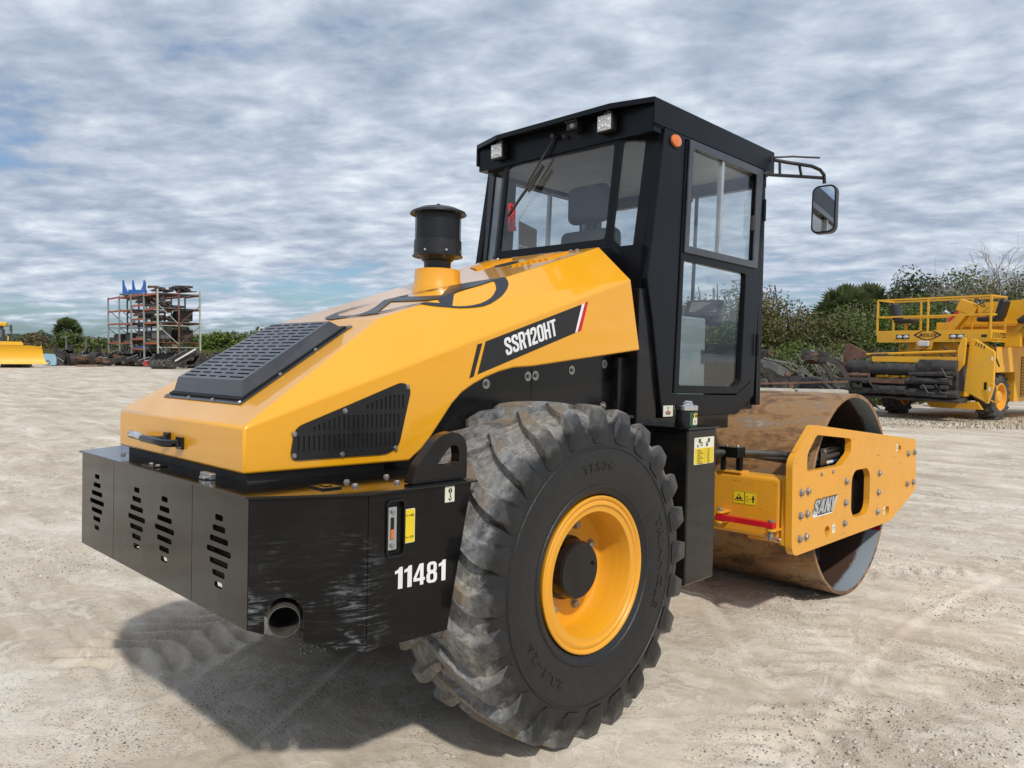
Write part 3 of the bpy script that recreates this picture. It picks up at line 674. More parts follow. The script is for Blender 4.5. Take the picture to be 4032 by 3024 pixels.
# black vent on the hood's slope
sx = Vector((B1[0]-P2[0], 0, B1[2]-P2[2])).normalized(); sn = sx.cross(Vector((0,1,0))); sn = sn if sn.z > 0 else -sn
MV = frame(Vector((-1.433, 0, 1.438))+sn*.001, (0,-1,0), sx)
SL = lambda x: (x+1.433)/sx.x
s0, s1 = SL(-1.296)-.01, SL(-.777)
bot = [(.372, s0), (.311, s1), (-.311, s1), (-.372, s0)]
ti0, ti1 = s0+.062, s1-.045
top = [(.318, ti0), (.262, ti1), (-.262, ti1), (-.318, ti0)]
hh = .062
vent = plate('hood_vent', [(a*1.03, b+(.018 if b > .4 else -.022)) for a, b in bot], [], 0, .004, MV, 'vent_grey', hood, bevel=.0015)
vs = [MV @ Vector((a, b, .003)) for a, b in [(.345, s0+.012), (.290, s1-.01), (-.290, s1-.01), (-.345, s0+.012)]]+[MV @ Vector((a, b, hh)) for a, b in top]
mesh_obj('vent_side', vs, [(i, (i+1) % 4, (i+1) % 4+4, i+4) for i in range(4)], 'vent_grey', vent)
slots = []
rows = 17
for i in range(rows):
    b = ti0+.022+(ti1-ti0-.044)*i/(rows-1); hw = .318+(.262-.318)*(b-ti0)/(ti1-ti0)
    ws = (.125, .066, .066, .066, .125) if i % 2 == 0 else (.10, .075, .075, .075, .10)
    tot = sum(ws)+.028*4; k = (2*hw-.05)/tot; x = -tot*k/2+(.0 if i % 2 == 0 else .0)
    for w in ws: slots.append([(x, b-.005), (x+w*k, b-.005), (x+w*k, b+.005), (x, b+.005)]); x += (w+.028)*k
plate('vent_grille', top, slots, hh-.003, hh, MV, 'vent_grey', vent)
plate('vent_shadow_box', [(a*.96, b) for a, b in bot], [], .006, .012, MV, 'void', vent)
for a, b in ((.365, s0-.012), (.12, s0-.012), (-.12, s0-.012), (-.365, s0-.012), (.345, (s0*2+s1)/3), (.328, (s0+2*s1)/3), (.315, s1+.006), (-.315, s1+.006)): bolt(MV @ Vector((a, b, .004)), sn, .008, vent, 'steel')
# side grilles in the hood
MS = frame((0, hy(0), 0), (1, hy(1)-hy(0), 0), (0,0,1))
go = rpoly([(-1.255, 1.304), (-.815, 1.304), (-.758, 1.335), (-.700, 1.575), (-.740, 1.607), (-1.235, 1.43)], .035, 4)
gs = []
for i in range(24):
    x = -1.22+i*.0213*1.02
    for za, zb in ((1.336, 1.397), (1.414, 1.472), (1.492, 1.552)):
        ztop = 1.425+(x+1.235)*(1.597-1.425)/(.495)-.022; zb2 = min(zb, ztop)
        xr = -.775+(za-1.33)*.26-.005
        if zb2-za > .016 and x < xr and not (za < 1.35 and x < -1.235): gs.append(rrect(x, (za+zb2)/2, .0085, zb2-za, .0040, 2))
for s in (0, 1):
    gr = plate('side_grille', go, gs, .002, .006, MS, 'grille_black', hood)
    if s: gr.matrix_local = Matrix.Scale(-1, 4, (0,1,0))
    else:
        plate('grille_backing', [(a+.004*(1 if a < -1 else -1), b) for a, b in go], [], .0005, .0012, MS, 'void', gr)
        for a, b in ((-1.238, 1.406), (-1.238, 1.322), (-1.02, 1.49), (-.718, 1.585), (-.775, 1.328), (-1.03, 1.316)): bolt(MS @ Vector((a, b, .006)), (-.05,-1,0), .0085, gr, 'steel')
# model banner
def onside(pts): return [MS @ Vector((x, z, 0)) for x, z in pts]
for nm, pts, mt in (('banner_stripe', [(-.376, 1.624), (-.350, 1.633), (-.302, 1.788), (-.331, 1.781)], 'print_black'), ('banner', [(-.328, 1.642), (.327, 1.864), (.374, 2.015), (-.282, 1.796)], 'print_black'), ('banner_white', [(.327, 1.864), (.344, 1.870), (.397, 2.024), (.374, 2.015)], 'white_decal'), ('banner_red', [(.344, 1.870), (.373, 1.878), (.423, 2.034), (.397, 2.024)], 'red_decal')):
    b_ = quadplate(nm, onside(pts), mt, RR, .0012, .0006)
    if nm == 'banner': ban = b_
lettering('model_lettering', 'SSR120HT', onside([(-.150, 1.731), (.196, 1.846), (-.172, 1.814)]), 'white_decal', ban, .0022, block=.045)
# emblem on the hood (flat decal running over the crease)
def ztop(x): return B1[2]+(x-B1[0])*(PK[2]-B1[2])/(PK[0]-B1[0])
def crease_y(x): return B1[1]+(x-B1[0])*(PK[1]-B1[1])/(PK[0]-B1[0])
def tri_z(a, b, c, x, y):
    n_ = (Vector(b)-Vector(a)).cross(Vector(c)-Vector(a)); return a[2]-(n_.x*(x-a[0])+n_.y*(y-a[1]))/n_.z
def hz(x, y):
    if y > crease_y(x)-1e-6: return ztop(x)
    return max(tri_z(B1, PK, AE, x, y), tri_z(P2, B1, AE, x, y)) if False else (tri_z(B1, PK, AE, x, y) if (AE[0]-B1[0])*(y-B1[1])-(AE[1]-B1[1])*(x-B1[0]) > 0 else tri_z(P2, B1, AE, x, y))
def unproj_hood(u, v):
    o_ = CAMM.translation; d = (CAMM.to_3x3() @ Vector(((u-2016)/3022.25, -(v-1512)/3022.25, -1)))
    n_ = Vector((-(PK[2]-B1[2]), 0, PK[0]-B1[0])); t_ = (Vector(B1)-o_).dot(n_)/d.dot(n_); p_ = o_+d*t_
    if p_.y > crease_y(p_.x): return p_
    n_ = (Vector(PK)-Vector(B1)).cross(Vector(AE)-Vector(B1)); t_ = (Vector(B1)-o_).dot(n_)/d.dot(n_); return o_+d*t_
EO = [(170,565),(195,575),(230,577),(310,566),(400,550),(515,540),(630,525),(740,500),(850,470),(935,456),(1015,443),(1080,454),(1150,463),(1215,468),(1280,472),(1350,475),(1420,472),(1490,466),(1560,455),(1625,432),(1680,400),(1720,368),(1750,330),(1768,300),(1775,270),(1772,250),(1765,235),(1750,212),(1685,218),(1620,225),(1530,238),(1450,250),(1350,268),(1270,283),(1135,308),(1000,335),(850,370),(700,405),(600,430),(500,455),(410,477),(330,500),(270,520),(210,545)]
EH = [[(270,533),(300,519),(390,490),(480,465),(585,435),(690,408),(610,470),(555,502),(500,523),(450,535),(400,542),(350,545),(300,545)],
      [(750,420),(880,416),(1010,412),(1060,409),(1120,403),(1160,405),(1183,434),(1115,430),(1050,427),(950,446),(850,465),(740,492),(635,513),(695,462)],
      [(800,380),(900,360),(1000,340),(1130,315),(1258,289),(1225,325),(1190,366),(1095,371),(1000,375),(900,378)],
      [(1300,356),(1350,325),(1440,300),(1540,275),(1590,258),(1640,240),(1655,252),(1666,285),(1668,310),(1650,352),(1620,390),(1580,415),(1530,435),(1465,450),(1400,458),(1340,461),(1285,459)]]
def emb(L): return [(lambda p_: (p_.x, p_.y))(unproj_hood(1200+a*.45208, 1000+b*.45208)) for a, b in L]
vs, fs = plate_geo(emb(EO), [emb(h_) for h_ in EH], 0, 0, Matrix())
half = len(vs)//2
ntri = [f_ for f_ in fs if len(f_) == 3 and max(f_) < half]
bm = bmesh.new(); bv = [bm.verts.new(v_) for v_ in vs[:half]]
for f_ in ntri: bm.faces.new([bv[i] for i in f_])
cp = Vector((B1[0], B1[1], 0)); cn = Vector((-(PK[1]-B1[1]), PK[0]-B1[0], 0))
bmesh.ops.bisect_plane(bm, geom=bm.verts[:]+bm.edges[:]+bm.faces[:], plane_co=cp, plane_no=cn)
dl = Vector((AE[0]-B1[0], AE[1]-B1[1], 0))
for v_ in bm.verts: v_.co.z = hz(v_.co.x, v_.co.y)+.0045
bmesh.ops.recalc_face_normals(bm, faces=bm.faces)
me = bpy.data.meshes.new('emblem'); bm.to_mesh(me); bm.free(); me.materials.append(MATS['decal_slate']); link(bpy.data.objects.new('emblem', me), hood)
# louvres and port in the hood top near the cab
tx = Vector((PK[0]-B1[0], 0, PK[2]-B1[2])).normalized(); tn = Vector((-tx.z, 0, tx.x))
MT = frame((B1[0], 0, B1[2]), (0,-1,0), tx)
for s in (-1, 1):
    for i in range(7):
        a = s*(.15+i*.028); plate('louvre_dark_strip', [(a-.007, 1.18+.02*i), (a+.007, 1.18+.02*i), (a+.007, 1.50), (a-.007, 1.50)], [], .0008, .0022, MT, 'void', hood)  # black strip laid on the hood, painting the shade inside a cut slot
        plate('louvre_lip', [(a+.007, 1.18+.02*i), (a+.013, 1.18+.02*i), (a+.013, 1.50), (a+.007, 1.50)], [], .0005, .009, MT, 'hood_yellow', hood)
plate('dark_port_disc', circ(.0, 1.30, .075, 24), [], .001, .002, MT, 'void', hood)  # black disc on the surface stands for the shade inside a round hole
for a in (-.36, -.31, .31, .36): bolt(MT @ Vector((a, 1.545, .001)), tn, .011, hood, 'steel')
# rear handle
g = G().tube([(-1.435, .045, 1.345), (-1.475, .05, 1.343), (-1.50, .09, 1.343), (-1.50, .15, 1.341), (-1.495, .172, 1.341)], .014, 8).tube([(-1.435, -.085, 1.338), (-1.47, -.085, 1.337), (-1.497, -.05, 1.337), (-1.50, .03, 1.340), (-1.50, .16, 1.341)], .0155, 8)
g.box((-1.447, .02, 1.322), (-1.434, .07, 1.372)).box((-1.447, -.115, 1.312), (-1.434, -.06, 1.362))
hd = g.obj('hood_handle', 'black_paint', hood, smooth=40)
G().tube([(-1.50, .165, 1.341), (-1.495, .2, 1.346), (-1.485, .27, 1.346), (-1.48, .345, 1.344), (-1.475, .378, 1.340)], [.010, .017, .019, .018, .010], 10).obj('chrome_grip', 'chrome', hd, smooth=60)
# air intake
zc = 2.205
G().lathe([(.150, 2.02), (.134, 2.125), (.127, 2.145), (.125, zc), (.120, zc+.003), (.112, zc)], 40).obj('intake_collar', 'hood_yellow', RR, smooth=35)
G().lathe([(.14, 2.05), (.175, 2.055), (.128, 2.14)], 40)
ai = G().lathe([(0, 2.15), (.076, 2.15), (.078, 2.20), (.074, 2.205), (.074, 2.24), (.077, 2.255), (.085, 2.258), (.103, 2.285), (.139, 2.279), (.140, 2.284), (.132, 2.292), (.131, 2.366), (.128, 2.368), (.0, 2.368)], 40).obj('air_intake', 'grille_black', RR, smooth=30)
g = G(); g.lathe([(.127, 2.366), (.127, 2.535)], 48)
ms = g.obj('intake_screen', 'perforated', ai, smooth=60)
uv = ms.data.uv_layers.new(name='uv')
for p_ in ms.data.polygons:
    for li in p_.loop_indices:
        co = ms.data.vertices[ms.data.loops[li].vertex_index].co; a = (math.atan2(co.y, co.x)/(2*math.pi)) % 1
        cen = (math.atan2(p_.center.y, p_.center.x)/(2*math.pi)) % 1
        if a-cen > .5: a -= 1
        if cen-a > .5: a += 1
        uv.data[li].uv = (a, (co.z-2.366)/.169)
G().lathe([(0, 2.37), (.119, 2.37), (.119, 2.50), (.09, 2.53), (0, 2.53)], 32).obj('intake_core', 'void', ai, smooth=40)
G().lathe([(0, 2.548), (.10, 2.538), (.150, 2.520), (.156, 2.512), (.157, 2.514), (.150, 2.526), (.10, 2.548), (0, 2.558)], 40).lathe([(0, 2.555), (.011, 2.555), (.011, 2.572), (0, 2.572)], 12).obj('intake_cap', 'grille_black', ai, smooth=35)
for a in (200, 250, 300, 340): bolt((.131*math.cos(rad(a)), .131*math.sin(rad(a)), 2.304), (math.cos(rad(a)), math.sin(rad(a)), 0), .0075, ai, 'chrome', washer=False)

# ---- chassis, inner wings, under-cab
for s in (-1, 1):
    pl = plate('inner_wing', [(-.78, .95), (.135, .95), (.135, 1.72), (-.05, 1.70), (-.30, 1.64), (-.50, 1.52), (-.62, 1.36), (-.78, 1.25)], [], -.01, 0, XZ(s*.600), 'black_paint', RR)
    plate('inner_wing', [(.139, .95), (1.10, .95), (1.10, 1.83), (.139, 1.72)], [], -.01, 0, XZ(s*.600), 'black_paint', RR)
for x, z in ((-.186, 1.596), (.108, 1.634), (.165, 1.638), (.455, 1.670), (.745, 1.708), (.741, 1.469)):
    w_ = G().lathe([(0, 0), (.025, 0), (.025, .003), (0, .003)], 18, at((x, -.600, z), (0,-1,0))).obj('washer', 'steel', RR); bolt((x, -.603, z), (0,-1,0), .010, w_, washer=False)
G().box((-.88, -.55, .62), (1.1, .55, 1.262)).box((-1.37, -.55, .84), (-.85, .55, 1.262)).box((-.68, -.585, 1.2), (1.08, .585, 1.72)).box((.2, -.57, 1.7), (.90, .57, 1.95)).obj('chassis', 'black_paint', RR)
G().box((.90, -.72, 1.28), (1.10, .72, 2.15)).box((.95, -.70, 1.30), (2.0, .70, 1.398)).box((.80, -.66, 1.38), (.96, .66, 1.75)).obj('cab_mount', 'black_paint', RR, bevel=.006)
G().box((.86, -.66, 1.43), (1.02, -.63, 1.57)).obj('mount_bracket', 'black_paint', RR, bevel=.005)
G().tube([(.78, -.66, 1.385), (.86, -.69, 1.41), (.95, -.70, 1.40), (1.05, -.70, 1.375)], .011, 8).obj('cable', 'rubber', RR, smooth=60)
G().tube([(0, -.60, .747), (0, .60, .747)], .13, 16).box((-.2, -.25, .55), (.2, .25, .95)).obj('rear_axle', 'black_paint', RR)
G().box((1.05, -.35, .55), (1.95, .35, 1.02)).box((1.5, -.12, .45), (1.75, .12, 1.12)).obj('articulation_joint', 'black_paint', RR)

# ---- tanks either side
for s in (-1, 1):
    ya, yb = sorted((s*1.0, s*.42))
    tk = G().box((1.0, ya, .468), (1.318, yb, 1.345)).obj('tank', 'box_black', RR, bevel=.012, seg=3)
    G().box((.988, ya-.012 if s < 0 else ya, 1.346), (1.332, yb if s < 0 else yb+.012, 1.360)).obj('tank_lid', 'box_black', tk, bevel=.003)
    if s < 0: tank = tk
fc = G().lathe([(0, 1.36), (.062, 1.36), (.062, 1.455), (.060, 1.458)], 32, at((1.08, -.935, 0))).obj('fuel_neck', 'black_paint', tank, smooth=35)
G().lathe([(0, 1.456), (.067, 1.456), (.068, 1.478), (.062, 1.484), (.04, 1.487), (.04, 1.494), (.0, 1.497)], 32, at((1.08, -.935, 0))).tube([(1.06, -.935, 1.500), (1.08, -.93, 1.503), (1.115, -.95, 1.500)], .006, 8).obj('fuel_cap', 'chrome', fc, smooth=30)
def cyl_patch(name, c, r_, a0, a1, z0, z1, mat, parent):
    g = G(); n_ = 8
    vs = [(c[0]+r_*math.cos(rad(a0+(a1-a0)*i/n_)), c[1]+r_*math.sin(rad(a0+(a1-a0)*i/n_)), z) for z in (z0, z1) for i in range(n_+1)]
    return g.add(vs, [(i, i+1, i+n_+2, i+n_+1) for i in range(n_)]).obj(name, mat, parent)
cp_ = cyl_patch('fuel_label', (1.08, -.935), .0628, 232, 322, 1.368, 1.445, 'green_decal', fc)
cyl_patch('fuel_label_plate', (1.08, -.935), .0634, 250, 298, 1.375, 1.412, 'cream_decal', cp_)
cyl_patch('fuel_label_plate', (1.08, -.935), .0634, 256, 292, 1.412, 1.438, 'yellow_decal', cp_)
cyl_patch('fuel_print', (1.08, -.935), .0638, 264, 284, 1.417, 1.432, 'print_black', cp_)
lettering('fuel_print', 'D', [(1.068, -.9985, 1.383), (1.079, -.9985, 1.383), (1.068, -.9985, 1.402)], 'print_black', cp_, .0005)
sn_ = G().lathe([(0, 0), (.050, 0), (.050, .052), (.046, .058), (0, .059)], 28, at((1.05, -.555, 1.366))).obj('tank_sender', 'chrome', tank, smooth=35)
G().lathe([(0, 0), (.068, 0), (.068, .006), (0, .006)], 24, at((1.05, -.555, 1.360))).obj('sender_flange', 'black_paint', sn_)
for a in range(0, 360, 72): bolt((1.05+.06*math.cos(rad(a)), -.555+.06*math.sin(rad(a)), 1.366), (0,0,1), .006, sn_, 'steel', washer=False)
for x, y in ((1.10, -.66), (1.02, -.70), (1.2, -.68), (1.22, -.85)): bolt((x, y, 1.36), (0,0,1), .009, tank, 'steel')
ts = plate('tank_sticker', rrect(1.176, 1.2235, .218, .154, .008, 3), [], .0008, .0014, XZ(-1.0), 'cream_decal', tank)
plate('sticker_table', rrect(1.176, 1.194, .206, .090, .004, 2), [], .0016, .0020, XZ(-1.0), 'yellow_decal', ts)
for i in range(9):
    z = 1.232-i*.0095
    quadplate('sticker_rule', [(1.076, -1.0021, z), (1.276, -1.0021, z), (1.276, -1.0021, z+.0008), (1.076, -1.0021, z+.0008)], 'print_black', ts, .0002, .0002)
    for xa, xb in ((1.10, 1.10+.035+.03*((i*7) % 3)/2), (1.21, 1.235)): quadplate('sticker_print', [(xa, -1.0021, z-.0062), (xb, -1.0021, z-.0062), (xb, -1.0021, z-.0030), (xa, -1.0021, z-.0030)], 'print_black', ts, .0002, .0002)
quadplate('sticker_rule', [(1.185, -1.0021, 1.15), (1.1858, -1.0021, 1.15), (1.1858, -1.0021, 1.238), (1.185, -1.0021, 1.238)], 'print_black', ts, .0002, .0002)
for cx in (1.125, 1.225):
    quadplate('sticker_print', [(cx-.012, -1.0021, 1.27), (cx+.012, -1.0021, 1.27), (cx+.012, -1.0021, 1.292), (cx-.012, -1.0021, 1.292)], 'vent_grey', ts, .0002, .0002)
    plate('sticker_print', circ(cx+.02*(1 if cx < 1.2 else -1), 1.262, .012, 10), [circ(cx+.02*(1 if cx < 1.2 else -1), 1.262, .007, 10)], .0024, .0028, XZ(-1.0), 'print_black', ts)
    plate('sticker_print', [(cx-.03, 1.252), (cx-.02, 1.243), (cx-.01, 1.252), (cx-.02, 1.262)], [], .0024, .0028, XZ(-1.0), 'vent_grey', ts)

# ---- wheels
TY0 = -.876
def tyre_mesh():
    g = G()
    prof = [(.362, -.262), (.372, -.270), (.392, -.278), (.396, -.283), (.404, -.283), (.408, -.279), (.45, -.288), (.52, -.293), (.575, -.290), (.578, -.2945), (.585, -.294), (.588, -.289), (.64, -.282), (.680, -.268), (.716, -.245), (.731, -.20), (.739, -.12), (.742, 0)]
    prof = prof+[(r_, -h) for r_, h in reversed(prof[:-1])]
    My = frame((0,0,0), (1,0,0), (0,0,1)) @ Matrix.Scale(-1, 4, (0,0,1))   # local z -> +y
    g.lathe(prof, 128, My)
    # lugs: curved bars from the centre line over the shoulder and down the sidewall
    NL = 24
    for side in (-1, 1):
        for k in range(NL):
            th0 = 2*math.pi*(k+(.5 if side > 0 else 0))/NL
            secs = []
            path = [(-.03, .20), (.02, .17), (.08, .115), (.14, .065), (.20, .03), (.245, .012), (.268, .004), (.286, .0), (.2915, -.002)]
            tops = [.764, .769, .770, .769, .767, .763, .748, .700, .640]
            wid = [.040, .056, .064, .067, .070, .076, .084, .084, .060]
            for (yy, dth), tp, w in zip(path, tops, wid):
                bse = .70 if yy < .25 else (.66 if yy < .275 else (.625 if yy < .288 else .60))
                secs.append((yy, th0+dth*1.25, tp, bse, w))
            vs = []
            for yy, th, tp, bse, w in secs:
                for da, rr_, ws in ((-1, bse, 1.7), (-1, tp-.006, 1.0), (-.85, tp, 1.0), (.85, tp, 1.0), (1, tp-.006, 1.0), (1, bse, 1.7)):
                    a = th+da*w*ws/2/.75
                    yo = yy+(.006 if (rr_ > bse and yy > .26) else 0)
                    vs.append((rr_*math.sin(a), side*yo, rr_*math.cos(a)))
            m_ = 6; K = len(secs)
            fs = [(i*m_+j, i*m_+j+1, (i+1)*m_+j+1, (i+1)*m_+j) for i in range(K-1) for j in range(m_-1)]
            fs += [tuple(range(m_)), tuple((K-1)*m_+j for j in reversed(range(m_)))]
            g.add(vs, fs)
    return g
def side_y(rr_):   # sidewall offset by radius
    return float(np.interp(rr_, [.362, .372, .40, .45, .52, .58, .64, .68], [.262, .270, .280, .288, .293, .290, .282, .268]))
def arc_text(name, s, r0, h, ang, span, parent, flip=1):
    vs, fs = text_geo(s, .02, 0, 1.1); lo = vs.min(0); hi = vs.max(0); uv = (vs-lo)/(hi-lo); pts = []
    for lay in (0, .0022):
        for a, b in uv:
            th = rad(ang)+(a-.5)*rad(span); rr_ = r0+b*h
            pts.append((rr_*math.sin(th), -side_y(rr_)-.0005-lay, rr_*math.cos(th)))
    n_ = len(uv); F = [tuple(f_) for f_ in fs]+[tuple(i+n_ for i in f_) for f_ in fs]
    from collections import Counter
    cnt = Counter(); dirs = {}
    for f_ in fs:
        for i in range(len(f_)):
            a, b = f_[i], f_[(i+1) % len(f_)]; cnt[frozenset((a, b))] += 1; dirs[frozenset((a, b))] = (a, b)
    for e, c_ in cnt.items():
        if c_ == 1: a, b = dirs[e]; F.append((a, b, b+n_, a+n_))
    return mesh_obj(name, pts, F, 'tyre_rubber', parent)
MYN = at((0,0,0), (0,-1,0))
def make_wheel():
    # rim: outer flange, stepped lip, deep barrel, dished disc (heights measured outwards from the tyre's centre plane)
    prof = [(.345, .235), (.357, .262), (.357, .272), (.352, .276), (.343, .274), (.336, .266), (.332, .268), (.325, .272), (.316, .272), (.311, .264), (.300, .262), (.285, .262), (.282, .256), (.280, .20), (.276, .185), (.274, .17), (.270, .105), (.262, .092), (.20, .086), (.0, .086)]
    prof2 = [(.345, -.235), (.357, -.272), (.33, -.272), (.285, -.25), (.28, .05)]
    w = G().lathe(prof, 64, MYN).lathe(prof2, 64, MYN).obj('wheel', 'rim_yellow', RR, smooth=30)
    ty = tyre_mesh().obj('tyre', 'tyre_rubber', w, smooth=24)
    hb = G().lathe([(.150, .086), (.150, .10), (.137, .105), (.135, .165), (.131, .176), (.128, .178), (.126, .184), (.0, .185)], 48, MYN).obj('hub', 'black_paint', w, smooth=30)
    bolt((.095, -.185, .02), (0,-1,0), .010, hb, 'void', washer=False)
    for k in range(8):
        a = rad(22+45*k); bolt((.205*math.sin(a), -.088, .205*math.cos(a)), (0,-1,0), .019, w, 'bolt', name='wheel_nut')
    arc_text('sidewall_lettering', 'TL526', .475, .040, -2, 26, ty)
    arc_text('sidewall_lettering', 'TRIANGLE', .485, .046, 92, 52, ty)
    arc_text('sidewall_lettering', '23.1-26', .475, .042, 226, 38, ty)
    return w
wR = make_wheel(); wR.location = (0, TY0, .747); wR.rotation_euler = (0, 0, 0)
wL = copy_tree(wR, RR); wL.location = (0, -TY0, .747); wL.rotation_euler = (0, rad(7), math.pi)

# ---- front frame and drum
DX, DR = 3.27, .765
MD = at((DX, 0, DR), (0,1,0))
drum = G().lathe([(DR-.028, -1.062), (DR-.003, -1.065), (DR, -1.060), (DR, 1.060), (DR-.003, 1.065), (DR-.028, 1.062)], 160, MD).obj('drum', 'drum_rust', RR, smooth=30)
G().lathe([(DR-.028, -1.062), (DR-.028, 1.062)], 120, MD).obj('drum_lining', 'drum_inside', drum, smooth=40)
for s in (-1, 1): G().lathe([(DR-.028, s*.66), (.0, s*.66)], 64, MD).obj('drum_bulkhead', 'void', drum)
G().lathe([(.26, -.66), (.26, -.86), (.20, -.88), (.20, -1.04), (0, -1.04)], 40, MD).obj('drum_motor', 'black_paint', drum, smooth=30)
po = [(2.335, 1.305), (2.37, 1.328), (2.42, 1.328), (4.50, 1.125), (4.535, 1.10), (4.565, .698), (4.545, .672), (4.00, .498), (3.93, .480), (2.15, .480), (2.105, .50), (2.082, .54), (2.062, 1.08), (2.085, 1.125)]
wh = rpoly([(2.285, 1.02), (2.285, 1.14), (2.43, 1.262), (3.045, 1.205), (3.045, 1.10), (2.87, 1.02)], .03, 3)
ah = rrect(3.262, .785, .375, .355, .10, 5)
def keyhole(x, z, s=1): return [(x-.045, z+.02), (x-.02, z+.045), (x+.02, z+.045), (x+.045, z+.02), (x+.045, z), (x, z-.048), (x-.045, z)]
ph = [wh, ah, keyhole(2.648, .565), [(4.085, 1.10), (4.135, 1.088), (4.16, 1.06), (4.135, 1.035), (4.085, 1.025)], rpoly([(3.812, .612), (3.90, .606), (3.90, .545), (3.815, .535)], .02, 3)]
for s in (-1, 1):
    fp = plate('frame_plate', rpoly(po, .02, 3), ph, -.045, 0, XZ(-1.13) if s < 0 else XZ(1.085), 'frame_yellow', RR, bevel=.004)
    if s < 0: FP = fp
for x, z in ((2.200, .892), (2.303, .892), (2.196, .739), (2.298, .740), (2.191, .587), (2.291, .587), (2.964, .896), (2.958, .741), (2.951, .591), (3.638, .900), (3.629, .748), (3.621, .595), (4.323, 1.010), (4.487, 1.011), (4.311, .752), (4.474, .752)): bolt((x, -1.13, z), (0,-1,0), .021, FP)
for x, z in ((2.522, .986), (2.719, .987)): bolt((x, -1.13, z), (0,-1,0), .011, FP)
for x, z in ((2.757, .578), (4.037, 1.076), (3.780, .582)):
    s_ = plate('hook_sticker', rrect(x, z, .05, .062, .002, 2), [], .0008, .0014, XZ(-1.13), 'cream_decal', FP)
    plate('hook_print', [(x-.012, z+.012), (x+.012, z+.012), (x+.010, z-.006), (x, z-.016), (x-.010, z-.006)], [[(x-.008, z+.008), (x+.008, z+.008), (x+.007, z-.004), (x, z-.011), (x-.007, z-.004)]], .0016, .0019, XZ(-1.13), 'print_black', s_)
# maker's name: white edge, black shadow, silver letters
q0, q1, q2 = (2.392, -1.131, .716), (2.80, -1.131, .712), (2.396, -1.131, .815)
def mq(dx, dz, g_=0.): return [(q0[0]+dx-g_, q0[1], q0[2]+dz-g_), (q1[0]+dx+g_, q1[1], q1[2]+dz-g_), (q2[0]+dx-g_, q2[1], q2[2]+dz+g_)]
mk = lettering('maker_lettering', 'SANY', mq(.006, -.008, .011), 'white_decal', FP, .0008, block=.05, shear=.30, fat=.10)
lettering('lettering_shadow', 'SANY', mq(.001, -.001, .009), 'print_black', mk, .0014, block=.05, shear=.30, fat=.08)
lettering('lettering_face', 'SANY', mq(0, 0), 'silver_decal', mk, .0020, block=.05, shear=.30)
# cross beams
bm_ = G().box((2.09, -1.045, .572), (2.26, 1.045, .986)).obj('rear_beam', 'frame_yellow', RR, bevel=.03, seg=4)
G().box((2.085, -1.084, .545), (2.27, -1.050, .995)).box((2.085, 1.050, .545), (2.27, 1.084, .995)).box((2.12, -1.01, .548), (2.24, -.80, .576)).obj('beam_flange', 'frame_yellow', bm_, bevel=.005)
G().box((4.28, -1.084, .62), (4.46, 1.084, 1.03)).obj('front_beam', 'frame_yellow', RR, bevel=.02)
G().box((1.9, -.3, .58), (2.10, .3, 1.0)).obj('joint_bracket', 'frame_yellow', RR, bevel=.01)
YZb = lambda x: YZ(x)
bs = plate('warning_sticker', rrect(.788, .822, .172, .088, .004, 2), [], .0008, .0014, YZ(2.09), 'yellow_decal', bm_)
plate('warning_border', rrect(.788, .822, .166, .083, .003, 2), [rrect(.746, .822, .078, .079, .003, 2), rrect(.830, .822, .080, .079, .003, 2)], .0016, .0019, YZ(2.09), 'print_black', bs)
plate('warning_triangle', [(.714, .798), (.780, .798), (.747, .850)], [[(.722, .8025), (.772, .8025), (.747, .842)]], .0016, .0019, YZ(2.09), 'print_black', bs)
for a, b, w_, h_ in ((.736, .816, .012, .018), (.758, .816, .012, .018), (.747, .816, .02, .005)): plate('warning_print', rrect(a, b, w_, h_, .002, 2), [], .0016, .0019, YZ(2.09), 'print_black', bs)
plate('warning_print', [(.740, .805), (.744, .805), (.752, .828), (.748, .828)], [], .0020, .0022, YZ(2.09), 'print_black', bs)
plate('warning_print', rrect(.805, .818, .016, .036, .001, 1), [rrect(.805, .818, .012, .032, .001, 1)], .0016, .0019, YZ(2.09), 'print_black', bs)
plate('warning_print', [(.816, .818), (.822, .8215), (.822, .819), (.834, .819), (.834, .8215), (.840, .818), (.834, .8145), (.834, .817), (.822, .817), (.822, .8145)], [], .0016, .0019, YZ(2.09), 'print_black', bs)
plate('warning_print', circ(.851, .8425, .0045, 10), [], .0016, .0019, YZ(2.09), 'print_black', bs)
plate('warning_print', [(.843, .836), (.859, .836), (.860, .818), (.857, .818), (.8565, .832), (.856, .796), (.852, .796), (.851, .815), (.850, .796), (.846, .796), (.8455, .832), (.845, .818), (.842, .818)], [], .0016, .0019, YZ(2.09), 'print_black', bs)
